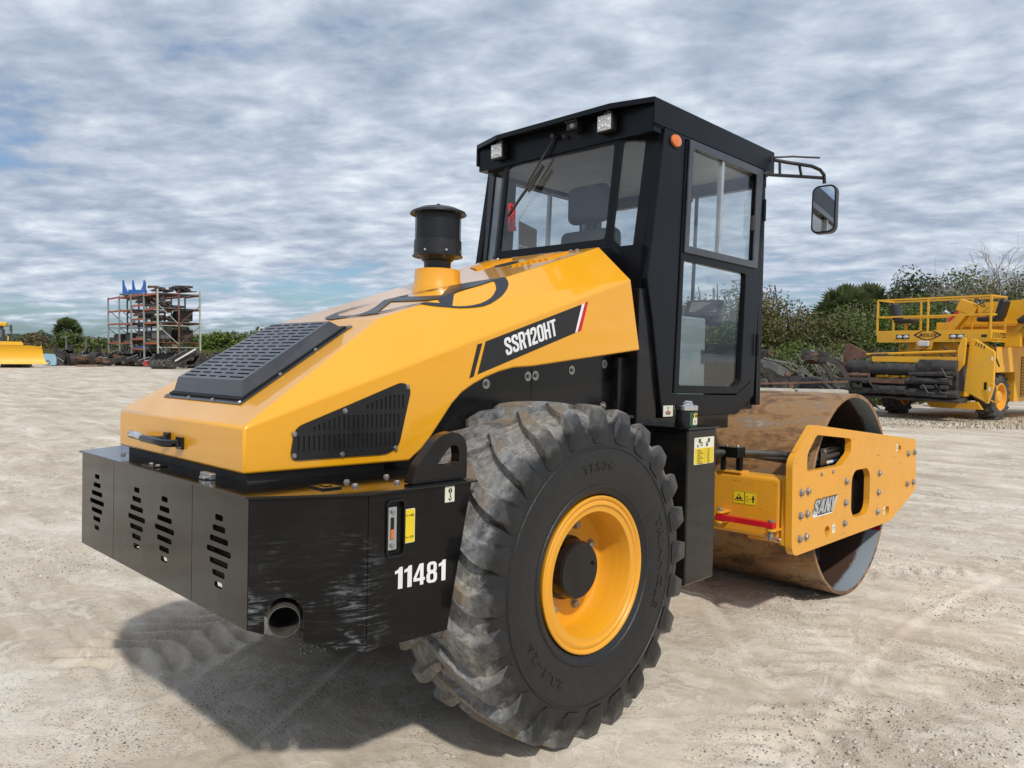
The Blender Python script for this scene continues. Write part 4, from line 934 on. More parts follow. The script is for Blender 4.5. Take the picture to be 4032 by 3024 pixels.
# red locking bar
rb = G().box((1.985, -1.045, .664), (2.035, -.630, .702)).obj('locking_bar', 'red_paint', RR, bevel=.004)
for y, z in ((-.648, .712), (-.648, .645), (-1.02, .646)):
    plate('bar_lug', [(2.01+.034*math.cos(rad(a)), y+.034*math.sin(rad(a))) for a in range(90, 271, 15)]+[(2.095, y-.034), (2.095, y+.034)], [], z, z+.014, Matrix(), 'frame_yellow', bm_, bevel=.002)
bolt((2.01, -.648, .728), (0,0,1), .019, rb); bolt((2.01, -.648, .645), (0,0,-1), .017, rb, 'steel')
G().lathe([(0, .585), (.016, .585), (.016, .71), (.022, .71), (.022, .716), (0, .718)], 16, at((2.01, -1.02, 0))).obj('lock_pin', 'bolt', rb, smooth=30)
G().tube([(2.0, -.965, .615), (2.0, -.985, .606), (2.0, -1.0, .612), (2.0, -1.03, .604), (2.0, -1.06, .612), (2.0, -1.085, .606), (2.0, -1.095, .592), (2.0, -1.082, .580), (2.0, -1.06, .586), (2.0, -1.03, .598), (2.0, -.97, .590)], .0035, 6).obj('spring_clip', 'chrome', rb, smooth=60)
# hoses and clamps
cl = G().box((2.06, -.745, 1.155), (2.17, -.600, 1.162)).box((2.06, -.745, 1.09), (2.17, -.60, 1.155)).obj('hose_clamp', 'black_paint', RR, bevel=.004)
G().box((2.07, -.64, 1.00), (2.10, -.61, 1.095)).box((2.12, -.735, 1.0), (2.16, -.70, 1.095)).obj('clamp_leg', 'black_paint', cl, bevel=.004)
for y in (-.63, -.715): bolt((2.115, y, 1.162), (0,0,1), .011, cl, 'steel')
G().box((2.085, -.76, .984), (2.20, -.58, .998)).obj('clamp_base', 'frame_yellow', bm_, bevel=.004)
def sag(a, b, s, n_=8):
    a = Vector(a); b = Vector(b); return [a.lerp(b, i/n_)-Vector((0,0,s*4*(i/n_)*(1-i/n_))) for i in range(n_+1)]
for i, (ya, za, xb, yb, zb, r_, mt) in enumerate(((-.66, 1.122, 2.80, -1.02, 1.118, .022, 'hose_rubber'), (-.64, 1.105, 2.80, -1.03, 1.075, .020, 'hose_rubber'), (-.67, 1.10, 2.80, -1.01, 1.030, .017, 'blue_hose'), (-.62, 1.12, 2.80, -.98, 1.095, .018, 'hose_rubber'), (-.63, 1.10, 2.80, -.97, 1.05, .018, 'hose_rubber'))):
    pts0 = 5 if mt == 'blue_hose' else 0
    pts = [(1.45, -.30, 1.02), (1.7, -.38, 1.08), (1.95, ya+.1, za+.0), (2.11, ya, za), (2.26, ya-.12, za-.004), (2.42, (ya+yb)/2-.1, (za+zb)/2-.012), (2.58, yb+.02, zb-.006), (xb, yb, zb), (2.95, yb, zb+.002), (3.08, yb+.01, zb+.006), (3.20, yb+.06, zb-.01), (3.24, -.90, zb-.1)]
    G().tube(pts[pts0:], r_, 10).obj('hydraulic_hose', mt, RR, smooth=60)
hb_ = G().box((2.685, -1.055, .968), (2.80, -1.047, 1.145)).box((2.685, -1.055, .968), (2.80, -.93, .975)).box((2.80, -1.05, 1.138), (3.13, -.93, 1.146)).box((3.10, -1.055, .972), (3.14, -1.046, 1.142)).obj('hose_bracket', 'black_paint', RR, bevel=.003)
for x, z in ((2.74, 1.125), (2.745, .985), (3.12, 1.125), (3.12, .99)): bolt((x, -1.055, z), (0,-1,0), .012, hb_, 'steel')
cyl = G().tube([(2.86, -1.0120, 1.029), (2.98, -1.0120, 1.031)], .0176, 10).obj('hose_band', 'white_decal', hb_, smooth=60)

# ---- cab
cab = plate('cab', [(1.085, 3.10), (.940, 2.205), (1.010, 1.955), (1.100, 1.524), (1.135, 1.400), (2.035, 1.393), (2.268, 1.517), (2.358, 3.10)], [[(1.307, 3.078), (1.231, 1.536), (2.014, 1.522), (2.218, 1.615), (2.287, 3.078)]], -.05, 0, XZ(-.745), 'cab_black', RR, bevel=.006)
cab_l = plate('side_frame', [(1.085, 3.10), (.940, 2.205), (1.010, 1.955), (1.100, 1.524), (1.135, 1.400), (2.035, 1.393), (2.268, 1.517), (2.358, 3.10)], [[(1.307, 3.078), (1.231, 1.536), (2.014, 1.522), (2.218, 1.615), (2.287, 3.078)]], -.05, 0, XZ(.695), 'cab_black', cab, bevel=.006)
def door(yo, s):
    """s = -1 right, +1 left; outer face at y = yo"""
    M = XZ(yo) if s < 0 else XZ(yo+.04)
    d0, d1 = (-.04, 0)
    dr = plate('door', [(1.312, 3.072), (1.238, 1.543), (2.012, 1.530), (2.211, 1.621), (2.280, 3.072)], [[(1.345, 3.040), (1.313, 2.435), (2.195, 2.435), (2.222, 3.040)], rpoly([(1.316, 2.352), (1.293, 1.590), (1.997, 1.580), (2.062, 1.618), (2.096, 2.345)], .02, 3)], d0, d1, M, 'cab_black', cab, bevel=.005)
    wf = plate('window_frame', [(1.333, 3.082), (1.300, 2.395), (2.236, 2.395), (2.287, 3.082)], [[(1.377, 3.036), (1.347, 2.440), (2.172, 2.440), (2.198, 3.033)]], .001, .014, M, 'vent_grey', dr, bevel=.004)
    ga_ = plate('window_pane', [(1.370, 3.04), (1.342, 2.436), (1.76, 2.436), (1.78, 3.04)], [], -.010, -.006, M, 'window_glass', dr)
    plate('window_pane', [(1.72, 3.04), (1.70, 2.436), (2.18, 2.436), (2.205, 3.04)], [], -.022, -.018, M, 'window_glass', dr)
    plate('window_mullion', [(1.738, 3.036), (1.716, 2.44), (1.744, 2.44), (1.766, 3.036)], [], -.024, .004, M, 'alu', dr)
    plate('lower_pane', [(1.311, 2.357), (1.287, 1.584), (1.998, 1.574), (2.067, 1.614), (2.101, 2.350)], [], -.03, -.024, M, 'clear_glass', dr)
    for x, z in ((1.362, 2.76), (2.165, 2.70)): plate('window_catch', [(x-.013, z-.05), (x+.013, z-.05), (x+.013, z+.05), (x-.013, z+.05)], [], -.006, .012, M, 'rubber', dr)
    for x, z in ((2.312, 2.81), (2.262, 1.868)): G().tube([(x, yo-.012 if s < 0 else yo+.052, z-.075), (x, yo-.012 if s < 0 else yo+.052, z+.075)], .013, 10).obj('hinge', 'cab_black', dr, smooth=50)
    return dr
dR = door(-.752, -1); dL = copy_tree(dR, cab); dL.matrix_local = Matrix.Scale(-1, 4, (0,1,0))
# rear: centre window and two corner windows in black borders
A0 = Vector((.996, 0, 3.08)); D0 = Vector((.913, 0, 2.42)); up_ = (A0-D0).normalized()
MR = frame(D0, (0,-1,0), up_); Lr = (A0-D0).length
ctr = plate('rear_window_frame', [(-.476, -.005), (.476, -.005), (.476, Lr), (-.476, Lr)], [rpoly([(-.447, .045), (.450, .037), (.453, Lr-.04), (-.452, Lr-.03)], .03, 4)], -.006, 0, MR, 'cab_black', cab)
plate('rear_window', [(-.46, .02), (.46, .02), (.46, Lr-.015), (-.46, Lr-.015)], [], -.012, -.008, MR, 'dark_glass', cab)
for s in (-1, 1):
    a_, b_, c_, d_ = Vector((.996, s*.478, 3.08)), Vector((1.085, s*.740, 3.088)), Vector((.962, s*.728, 2.205)), Vector((.913, s*.478, 2.415))
    Mc = frame(d_, (b_-a_) if s < 0 else (a_-b_), up_)
    L2 = [(Mc.inverted() @ v_).to_2d() for v_ in (a_, b_, c_, d_)]
    h2 = [(Mc.inverted() @ Vector((x, s*-y, z))).to_2d() for x, y, z in ((1.003, -.512, 3.046), (1.047, -.640, 3.034), (.953, -.622, 2.343), (.928, -.504, 2.45))]
    plate('corner_window_frame', [tuple(v_) for v_ in L2], [rpoly([tuple(v_) for v_ in h2], .025, 3)], -.006, 0, Mc, 'cab_black', cab)
    ce = sum((Vector(v_) for v_ in h2), Vector((0, 0)))/4
    plate('corner_window', [tuple(ce+(Vector(v_)-ce)*1.06) for v_ in h2], [], -.012, -.008, Mc, 'dark_glass', cab)
G().box((.93, -.70, 2.10), (1.0, .70, 2.405)).obj('rear_wall', 'cab_black', cab)
G().box((.985, -.735, 3.06), (1.06, .735, 3.20)).obj('rear_header', 'cab_black', cab)
G().box((2.32, -.745, 2.98), (2.37, .745, 3.2)).box((2.30, -.745, 1.45), (2.36, -.70, 3.0)).box((2.30, .70, 1.45), (2.36, .745, 3.0)).obj('cab_frame', 'cab_black', cab)
G().box((2.24, -.70, 1.42), (2.33, .70, 1.88)).obj('front_wall', 'floor_mat', cab)
fw_ = plate('windscreen', [(-.70, 1.89), (.70, 1.89), (.70, 2.98), (-.70, 2.98)], [], 0, .005, YZ(2.335), 'window_glass', cab)
# roof
ro = [(.892, -.478), (.968, -.748), (2.478, -.748), (2.478, .748), (.968, .748), (.892, .478)]
MRf = frame((0,0,0), (1,0,0), (0,1,0))
rf = plate('roof', ro, [], 3.232, 3.25, MRf, 'cab_black', cab, bevel=.004)
lip = G()
inner = [(x+(.008 if x < 1.5 else -.008), y*(.986)) for x, y in ro]
for i in (1, 2, 3):
    a_, b_ = ro[i], ro[(i+1) % 6]; c_, d_ = inner[(i+1) % 6], inner[i]
    vs = [(*p_, z) for z in (3.10, 3.236) for p_ in (a_, b_, c_, d_)]
    lip.add(vs, [(0,1,2,3), (4,5,6,7), (0,1,5,4), (1,2,6,5), (2,3,7,6), (3,0,4,7)])
for i in (5, 0, 4):
    a_, b_ = ro[i], ro[(i+1) % 6]; c_, d_ = inner[(i+1) % 6], inner[i]
    vs = [(*p_, z) for z in (3.218, 3.236) for p_ in (a_, b_, c_, d_)]
    lip.add(vs, [(0,1,2,3), (4,5,6,7), (0,1,5,4), (1,2,6,5), (2,3,7,6), (3,0,4,7)])
lip.obj('roof_skirt', 'cab_black', rf)
plate('roof_underside', [(.99, -.74), (2.36, -.74), (2.36, .74), (.99, .74)], [], 3.09, 3.225, MRf, 'cab_black', rf)
G().box((1.07, -.69, 3.06), (2.31, .69, 3.092)).obj('ceiling_liner', 'liner', cab, bevel=.02)
for y, x in ((-.425, .955), (.495, .955)):
    wl = G().box((x-.035, y-.058, 3.098), (x+.02, y+.058, 3.205)).obj('work_light', 'grille_black', cab, bevel=.010)
    G().box((x-.040, y-.050, 3.106), (x-.034, y+.050, 3.197)).obj('lamp_lens', 'lamp_lens', wl, bevel=.003)
    for i in range(4):
        for z in (3.128, 3.172):
            G().lathe([(0, 0), (.0085, .002), (.006, .004), (0, .006)], 10, at((x-.040, y-.033+.022*i, z+(.006 if i in (1, 2) else -.004)), (-1,0,0))).obj('led', 'led_white', wl)
    G().tube([(x, y, 3.20), (x, y, 3.268)], .007, 8).box((x-.01, y-.03, 3.205), (x+.01, y+.03, 3.222)).obj('lamp_bracket', 'steel', wl)
cmr = G().box((.90, -.225, 3.155), (.965, -.145, 3.20)).box((.885, -.23, 3.20), (.97, -.14, 3.206)).obj('rear_camera', 'grille_black', cab, bevel=.006)
G().lathe([(0, 0), (.018, 0), (.014, .006), (0, .007)], 16, at((.899, -.190, 3.178), (-1,0,0))).obj('camera_lens', 'screen', cmr)
# wiper
w0 = Vector((.972, .012, 3.165)); w1 = Vector((.906, .361, 2.690))
wp = G().beam(w0, w0.lerp(w1, .62), .014, .008, (1,0,0)).tube([w0+Vector((.01, -.0, .01)), w0+Vector((-.03, 0, 0))], .017, 10).tube([Vector((.99, -.075, 3.15)), Vector((.955, -.075, 3.15))], .012, 8).obj('wiper', 'rubber', cab)
G().beam(Vector((.945, .094, 2.982)), w1, .012, .016, (1,0,0)).beam(Vector((.948, .085, 2.99)), Vector((.930, .20, 2.835)), .02, .012, (1,0,0)).obj('wiper_blade', 'rubber', wp)
# marker lamp
ml = G().lathe([(0, 0), (.052, 0), (.052, .008), (.046, .016), (0, .022)], 28, at((1.192, -.747, 3.043), (0,-1,0)) @ Matrix.Diagonal((1, .72, 1, 1))).obj('marker_lamp', 'amber', cab, smooth=40)
G().lathe([(0, -.004), (.058, -.004), (.058, .006), (0, .006)], 28, at((1.192, -.747, 3.043), (0,-1,0)) @ Matrix.Diagonal((1, .72, 1, 1))).obj('lamp_base', 'rubber', ml)
# cab sticker
cs = plate('cab_sticker', rrect(1.187, 1.436, .105, .066, .002, 2), [], .0008, .0014, XZ(-.745), 'cream_decal', cab)
plate('sticker_print', rrect(1.187, 1.430, .018, .026, .006, 2), [], .0016, .0019, XZ(-.745), 'red_decal', cs)
for dx, dz in ((-.022, -.008), (.022, -.008), (0, .018), (-.012, -.018), (.014, -.018)): plate('sticker_print', rrect(1.187+dx, 1.436+dz, .014, .010, .002, 2), [], .0016, .0019, XZ(-.745), 'vent_grey', cs)
# mirror on its tube ladder
ma = G().tube([(2.34, -.745, 3.07), (2.42, -.775, 3.074), (2.60, -.89, 3.080), (2.745, -.995, 3.080)], .012, 10)
ma.tube([(2.44, -.765, 3.185), (2.52, -.84, 3.170), (2.62, -.96, 3.145), (2.69, -.99, 3.128), (2.735, -1.0, 3.10), (2.748, -1.0, 3.04)], .0125, 10)
for t_ in (.12, .55): 
    ma.tube([Vector((2.42, -.775, 3.074)).lerp(Vector((2.745, -.995, 3.08)), t_), Vector((2.44, -.765, 3.18)).lerp(Vector((2.65, -.975, 3.14)), t_*1.1)], .010, 8)
ma.tube([(2.33, -.74, 3.06), (2.36, -.755, 3.075)], .022, 8)
arm = ma.obj('mirror_arm', 'grille_black', cab, smooth=60)
G().tube([(2.44, -.76, 3.205), (2.52, -.86, 3.21), (2.655, -1.0, 3.205)], .007, 8).obj('guard_rod', 'grille_black', arm, smooth=60)
mm = frame((2.745, -1.0, 2.858), (.06, -1, 0), (.03, 0.05, 1))
mh = plate('mirror', rrect(0, 0, .172, .345, .05, 5), [], -.055, 0, mm, 'grille_black', arm, bevel=.012, seg=3)
plate('mirror_glass', rrect(0, 0, .148, .318, .04, 5), [], .0005, .003, mm, 'mirror_glass', mh)
G().box((2.31, .75, 2.80), (2.50, .77, 2.82)).obj('grab_rail', 'grille_black', cab)
# inside the cab
seat = G().box((1.28, -.24, 2.02), (1.40, .24, 2.62)).obj('seat_backrest', 'seat_cloth', cab, bevel=.055, seg=4)
G().box((1.265, -.165, 2.66), (1.37, .165, 2.915)).obj('headrest', 'seat_cloth', seat, bevel=.05, seg=5)
for y in (-.07, .07): G().tube([(1.33, y, 2.58), (1.32, y, 2.70)], .011, 8).obj('headrest_post', 'grille_black', seat)
G().box((1.30, -.25, 1.90), (1.80, .25, 2.03)).obj('seat_cushion', 'seat_cloth', seat, bevel=.04, seg=3)
G().box((1.1, -.70, 1.42), (2.30, .70, 1.46)).obj('cab_floor', 'floor_mat', cab)
cons = G().box((1.60, -.56, 1.46), (1.92, -.40, 2.04)).obj('side_console', 'console_grey', cab, bevel=.015)
G().box((1.86, -.575, 1.74), (1.90, -.56, 1.82)).obj('console_latch', 'grille_black', cons)
G().beam((2.02, -.40, 1.46), (2.05, -.42, 1.98), .09, .14).obj('steering_column', 'grille_black', cab, bevel=.02)
dsp = G().box((-.13, -.10, -.05), (.13, .10, .05), at((2.08, -.45, 2.09), (-.55, -.2, .75))).obj('display_unit', 'grille_black', cab, bevel=.012)
plate('display_screen', rrect(0, 0, .19, .13, .01, 2), [], .0505, .052, at((2.08, -.45, 2.09), (-.55, -.2, .75)), 'screen', dsp)
G().lathe([(.16, -.014), (.175, 0), (.16, .014), (.146, 0)], 28, at((1.93, .05, 2.22), (-.75, 0, .7)), closed=True).tube([(2.06, .05, 1.75), (1.93, .05, 2.22)], .03, 10).obj('steering_wheel', 'grille_black', cab, smooth=50)
G().box((2.05, -.3, 1.46), (2.25, .45, 2.05)).obj('dashboard', 'grille_black', cab, bevel=.03)
fan = G().lathe([(0, 0), (.05, 0), (.055, .05), (0, .06)], 20, at((1.32, -.60, 2.82), (-1, -.2, 0))).obj('cab_fan', 'grille_black', cab, smooth=30)
for r_ in (.045, .062, .079, .096, .11): G().lathe([(r_-.002, 0), (r_, .002), (r_+.002, 0), (r_, -.002)], 28, at((1.33, -.60, 2.75), (-1, -.2, .15)), closed=True).obj('fan_guard', 'steel', fan)
hm = G().box((.955, .345, 2.60), (.975, .40, 2.63)).box((.955, .385, 2.60), (.972, .41, 2.79)).box((.955, .35, 2.62), (.970, .368, 2.78)).obj('safety_hammer', 'red_paint', cab, bevel=.003)
for i in range(7): G().box((.955, .366, 2.645+.02*i), (.966, .386, 2.652+.02*i)).obj('hammer_rung', 'red_paint', hm)
plate('paper_note', [(1.40, 2.60), (1.60, 2.58), (1.60, 2.74), (1.50, 2.76), (1.40, 2.78)], [], 0, .002, XZ(.735), 'paper', cab)
plate('paper_note', [(1.40, 2.46), (1.62, 2.46), (1.62, 2.575), (1.40, 2.595)], [], 0, .002, XZ(.735), 'white_paper', cab)
fwp = G().beam((2.36, .30, 3.06), (2.36, -.20, 2.55), .016, .01, (1,0,0)).beam((2.36, .33, 3.06), (2.36, -.17, 2.51), .012, .01, (1,0,0)).beam((2.375, -.19, 3.0), (2.375, -.17, 2.10), .022, .016, (1,0,0)).obj('front_wiper', 'rubber', cab)

# ================================================================== vegetation helpers
def leaf_mesh(name, C, Nrm, size, tint, mat, aspect=.55):
    """one quad leaf per row of C, lying across Nrm (jittered), with a random tint per leaf"""
    C = np.asarray(C); n = len(C); Nn = Nrm+nrs.normal(0, .7, (n, 3)); Nn /= np.linalg.norm(Nn, axis=1)[:, None]+1e-9
    A = np.cross(Nn, nrs.normal(0, 1, (n, 3))); A /= np.linalg.norm(A, axis=1)[:, None]+1e-9; B = np.cross(Nn, A)
    s = (np.asarray(size)*nrs.uniform(.6, 1.35, n))[:, None] if np.ndim(size) == 0 else np.asarray(size)[:, None]
    V = np.stack([C-A*s, C-B*s*aspect, C+A*s, C+B*s*aspect], 1).reshape(-1, 3)
    me = bpy.data.meshes.new(name); me.vertices.add(4*n); me.vertices.foreach_set('co', V.astype(np.float32).ravel())
    me.loops.add(4*n); me.loops.foreach_set('vertex_index', np.arange(4*n, dtype=np.int32))
    me.polygons.add(n); me.polygons.foreach_set('loop_start', np.arange(0, 4*n, 4, dtype=np.int32)); me.polygons.foreach_set('loop_total', np.full(n, 4, np.int32))
    at_ = me.attributes.new('tint', 'FLOAT', 'POINT'); at_.data.foreach_set('value', np.repeat(np.clip(tint, 0, 1), 4).astype(np.float32))
    me.update(); me.materials.append(MATS[mat]); return me
def crown_mesh(name, w, d, h, n, leaf, mat, z0=.0, clumps=26, spiky=.25, tipshift=.25):
    """uneven crown: leaves on the shells of many clumps that fill an ellipsoid standing on the ground"""
    cs = []
    while len(cs) < clumps:
        p = nrs.uniform(-1, 1, 3); p[2] = nrs.uniform(0, 1)
        r_ = math.hypot(p[0], p[1])
        if r_ < 1.02*(1-p[2]**2.6)**.5 and (r_ > .35 or p[2] > .45): cs.append(p)
    cs = np.array(cs); rad_ = nrs.uniform(.20, .42, clumps)
    k = nrs.choice(clumps, n, p=rad_**2/np.sum(rad_**2)); dirs = nrs.normal(0, 1, (n, 3)); dirs /= np.linalg.norm(dirs, axis=1)[:, None]
    rr = rad_[k]*(nrs.uniform(.55, 1.0, n)+spiky*nrs.exponential(.18, n)*(dirs[:, 2] > .2))
    P = cs[k]+dirs*rr[:, None]*np.array([1, 1, .85]); sc = np.array([w/2, d/2, (h-z0)*.76])
    P = P*sc; P[:, 2] = np.maximum(P[:, 2]+z0, z0*.5+nrs.uniform(0, .25, n))
    ct = nrs.uniform(.1, .75, clumps)
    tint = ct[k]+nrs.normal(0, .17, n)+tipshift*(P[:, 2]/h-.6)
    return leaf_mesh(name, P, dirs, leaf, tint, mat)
def twig_geo(g, p, d, L, r, depth, spread=.6, k=3, grav=0.):
    pts = [p]; q = p.copy(); dd = d.copy()
    for i in range(3):
        dd = (dd+Vector((rnd.gauss(0, .18), rnd.gauss(0, .18), rnd.gauss(0, .14)-grav))).normalized(); q = q+dd*L/3; pts.append(q.copy())
    g.tube(pts, [r, r*.85, r*.7, r*.5], 5 if depth > 1 else 4, cap=False)
    if depth > 0:
        for j in range(k):
            nd = (dd+Vector((rnd.gauss(0, spread), rnd.gauss(0, spread), rnd.gauss(.1, spread*.7)))).normalized()
            twig_geo(g, pts[rnd.choice((2, 3, 3))], nd, L*rnd.uniform(.55, .85), r*.55, depth-1, spread, k, grav)
def stems(name, h, parent, n=4, mat='bark', r=.05):
    g = G()
    for i in range(n):
        a = rnd.uniform(0, 6.28); pts = [Vector((.1*math.cos(a), .1*math.sin(a), -.1))]
        for j in range(3): pts.append(pts[-1]+Vector((math.cos(a)*.18*h/3+rnd.gauss(0, .05), math.sin(a)*.18*h/3+rnd.gauss(0, .05), h*.30)))
        g.tube(pts, [r, r*.8, r*.6, r*.35], 6, cap=False)
    return g.obj(name, mat, parent, smooth=60)
_crowns = {}
def shrub(loc, w, h, mat, label, cat='shrub', name='shrub', group=None, n=5200, leaf=.085, d=None, key=None, rz=None, **kw):
    e = empty(name, loc, rnd.uniform(0, 6.28) if rz is None else rz, label, cat, group)
    key = key or (mat, n, leaf, rnd.randint(0, 2))
    if key not in _crowns: _crowns[key] = crown_mesh('crown', 1, 1, 1, n, 1.0, mat, **kw) if False else None
    me = crown_mesh('crown', w, d or w, h, n, leaf, mat, **kw)
    link(bpy.data.objects.new('crown', me), e); stems('trunk', h, e); return e
def palm(loc, trunk_h, R, label, name='palm_tree', group=None, fr=46):
    e = empty(name, loc, rnd.uniform(0, 6), label, 'palm tree', group)
    g = G(); g.tube([(0, 0, -.2), (.03, .02, trunk_h*.5), (0, .05, trunk_h), (0, .05, trunk_h+.25)], [.24, .20, .21, .16], 10, cap=False)
    for i in range(26):
        a = i*2.4; z = trunk_h*(.45+.55*i/26); g.beam((.17*math.cos(a), .17*math.sin(a), z), (.30*math.cos(a), .30*math.sin(a), z+.22), .09, .03)
    g.obj('trunk', 'palm_trunk', e)
    V = []; F = []; T = []
    for i in range(fr):
        az = i*2.39996+rnd.uniform(-.2, .2); u = (i+.5)/fr; el = rad(85-140*u+rnd.uniform(-10, 10))
        d0 = Vector((math.cos(az)*math.cos(el), math.sin(az)*math.cos(el), math.sin(el))); base = Vector((0, .05, trunk_h+.1))
        hub = base+d0*R*.52; side = d0.cross(Vector((0,0,1)))
        side = side.normalized() if side.length > .05 else Vector((1,0,0)); side = Matrix.Rotation(rnd.uniform(-1.1, 1.1), 3, d0) @ side; upv = side.cross(d0)
        tint = min(1, max(0, .35+rnd.gauss(0, .15)+(.45 if u > .86 else 0)))
        o = len(V); V += [base-side*.02, base+side*.02, hub+side*.02, hub-side*.02]; F.append((o, o+1, o+2, o+3)); T += [tint]*4
        for j in range(17):
            an = rad(-100+200*j/16); L = R*.55*(1-.25*abs(an)/1.75)
            dj = (d0*math.cos(an)+side*math.sin(an)).normalized(); dj = (dj+upv*.12*(1-abs(an)/1.7)).normalized()
            tip = hub+dj*L; tip.z -= L*L*.22/R*rnd.uniform(.7, 1.4); mid = hub+dj*L*.55; wv = dj.cross(upv).normalized()*R*.042
            o = len(V); V += [hub, mid+wv, tip, mid-wv]; F.append((o, o+1, o+2, o+3)); tj = tint+rnd.gauss(0, .08); T += [tj]*4
    me = bpy.data.meshes.new('crown'); me.from_pydata([tuple(v) for v in V], [], F); a_ = me.attributes.new('tint', 'FLOAT', 'POINT'); a_.data.foreach_set('value', np.clip(T, 0, 1).astype(np.float32)); me.materials.append(MATS['leaf_palm']); me.update()
    link(bpy.data.objects.new('crown', me), e); return e
def foot(u, depth):
    p = px3(u, 1400, depth); p.z = gz(p.x, p.y); return p

# ================================================================== paving machine on the right (own axes: x to its right, y away from the camera, z up)
PVO = Vector((21.2, 1.9, 0)); PVO.z = gz(21.2, 1.9)
pv = empty('paving_machine', PVO, math.atan2(-.991, -.134), 'big yellow paving machine with railed operator platform and asphalt-caked hopper', 'paving machine')
pa = lambda x: -2.65+(x-640)*.00259
pz = lambda y: 2.07+(765-y)*.00290
ha = lambda x: -3.19+(x-300)*.00266
hz_ = lambda y: .70+(1240-y)*.00286
AZ = lambda b: frame((0, b, 0), (1,0,0), (0,0,1))     # local (a, z) plate facing the camera
plat = plate('platform', rpoly([(-2.65, 2.40), (-2.62, 2.09), (-2.58, 2.065), (.30, 2.085), (.33, 2.12), (.33, 2.405)], .02, 2), [], 0, .03, AZ(-1.17), 'old_yellow', pv)
G().box((-2.62, -1.17, 2.10), (.33, -.2, 2.16)).obj('platform_floor', 'old_yellow', plat)
sp_ = G().box((.30, -1.165, 2.08), (.33, -.2, 2.40)).obj('platform_side', 'old_yellow', plat)
for i in range(5): quadplate('side_stripe', [(.331, -1.10+.11*i, 2.18), (.331, -1.05+.11*i, 2.18), (.331, -1.02+.11*i, 2.33), (.331, -1.07+.11*i, 2.33)], 'print_black', sp_)
lettering('side_lettering', 'E1250', [(.332, -.56, 2.18), (.332, -.22, 2.18), (.332, -.56, 2.33)], 'print_black', sp_, .002, block=.09)
ves = lambda w, h: [(w*math.cos(t_)**1 if False else w*(1-2*i/24), h*(1-((1-2*i/24))**2)**.8) for i, t_ in [(j, 0) for j in range(25)]]
def vesica(cx, cz, w, h):
    up_ = [(cx+w*(1-2*i/24), cz+h*(1-abs(1-2*i/24)**1.7)) for i in range(25)]; dn = [(cx-w*(1-2*i/24), cz-h*(1-abs(1-2*i/24)**1.7)) for i in range(1, 24)]
    return up_+dn
lg = plate('maker_badge', vesica(-1.235, 2.272, .375, .142), [vesica(-1.235, 2.272, .30, .122)], .001, .004, AZ(-1.20), 'print_black', plat)
lettering('maker_lettering', 'WEILER', [(-1.46, -1.2005, 2.222), (-1.005, -1.2005, 2.222), (-1.43, -1.2005, 2.315)], 'print_black', lg, .004, block=.10, shear=.12)
for a in (-1.9, -.49):
    lh = G().box((a-.18, -1.206, 2.165), (a+.18, -1.201, 2.285)).obj('light_panel', 'print_black', plat)
    for da in (-.09, .09): G().lathe([(0, 0), (.075, 0), (.06, .02), (0, .028)], 16, at((a+da, -1.206, 2.225), (0,-1,0)) @ Matrix.Diagonal((1, .62, 1, 1))).obj('light', 'lamp_lens', lh, smooth=40)
G().box((.11, -1.206, 2.20), (.24, -1.201, 2.27)).obj('port', 'print_black', plat)
for a, b in ((-2.63, -1.185), (-1.24, -1.185), (.31, -1.185), (-2.63, -.25), (-1.85, -.25), (-.5, -.25), (.31, -.25)): G().box((a-.022, b-.022, 2.3), (a+.022, b+.022, 3.27)).obj('rail_post', 'old_yellow', plat)
for z in (2.79, 3.27):
    for b in (-1.185, -.25): G().beam((-2.63, b, z), (.31, b, z), .045, .045).obj('rail', 'old_yellow', plat)
    for a in (-2.63, .31): G().beam((a, -1.185, z), (a, -.25, z), .044, .044).obj('rail', 'old_yellow', plat)
def opseat(a, b, flip):
    s_ = G().box((a-.26, b-.22, 2.62), (a+.26, b+.22, 2.74)).obj('operator_seat', 'grille_black', plat, bevel=.04, seg=3)
    G().box((-.09, -.20, 0), (.09, .20, .50), Matrix.Translation((a-.22*flip, b, 2.70)) @ Matrix.Rotation(rad(-14*flip), 4, 'Y')).obj('seat_back', 'grille_black', s_, bevel=.07, seg=4)
    G().tube([(a, b, 2.15), (a, b, 2.62)], .05, 8).box((a-.07, b-.06, 2.15), (a+.07, b+.06, 2.42)).obj('seat_post', 'old_yellow', s_)
opseat(-2.05, -.7, 1); opseat(.10, -.65, -1)
co = G().box((-.26, -.14, -.17), (.22, .14, .14), Matrix.Translation((-.43, -.6, 3.02)) @ Matrix.Rotation(rad(22), 4, 'Y')).obj('console', 'old_yellow', plat, bevel=.01)
G().beam((-1.0, -.6, 2.30), (-.50, -.6, 2.95), .26, .24).box((-1.2, -.75, 2.15), (-.85, -.45, 2.62)).obj('console_arm', 'old_yellow', co)
G().beam((-.90, -.74, 2.66), (-.66, -.74, 2.90), .02, .07).obj('fire_tube', 'red_paint', co)
G().lathe([(.16, -.014), (.175, 0), (.16, .014), (.146, 0)], 20, at((-.18, -.6, 3.13), (.75, 0, .66)), closed=True).tube([(-.32, -.6, 3.02), (-.18, -.6, 3.13)], .025, 8).box((-.19, -.76, 3.11), (-.17, -.44, 3.15)).obj('steering_wheel', 'grille_black', co)
G().box((-.18, -.72, 2.86), (.12, -.52, 3.0)).obj('switch_box', 'old_yellow', co)
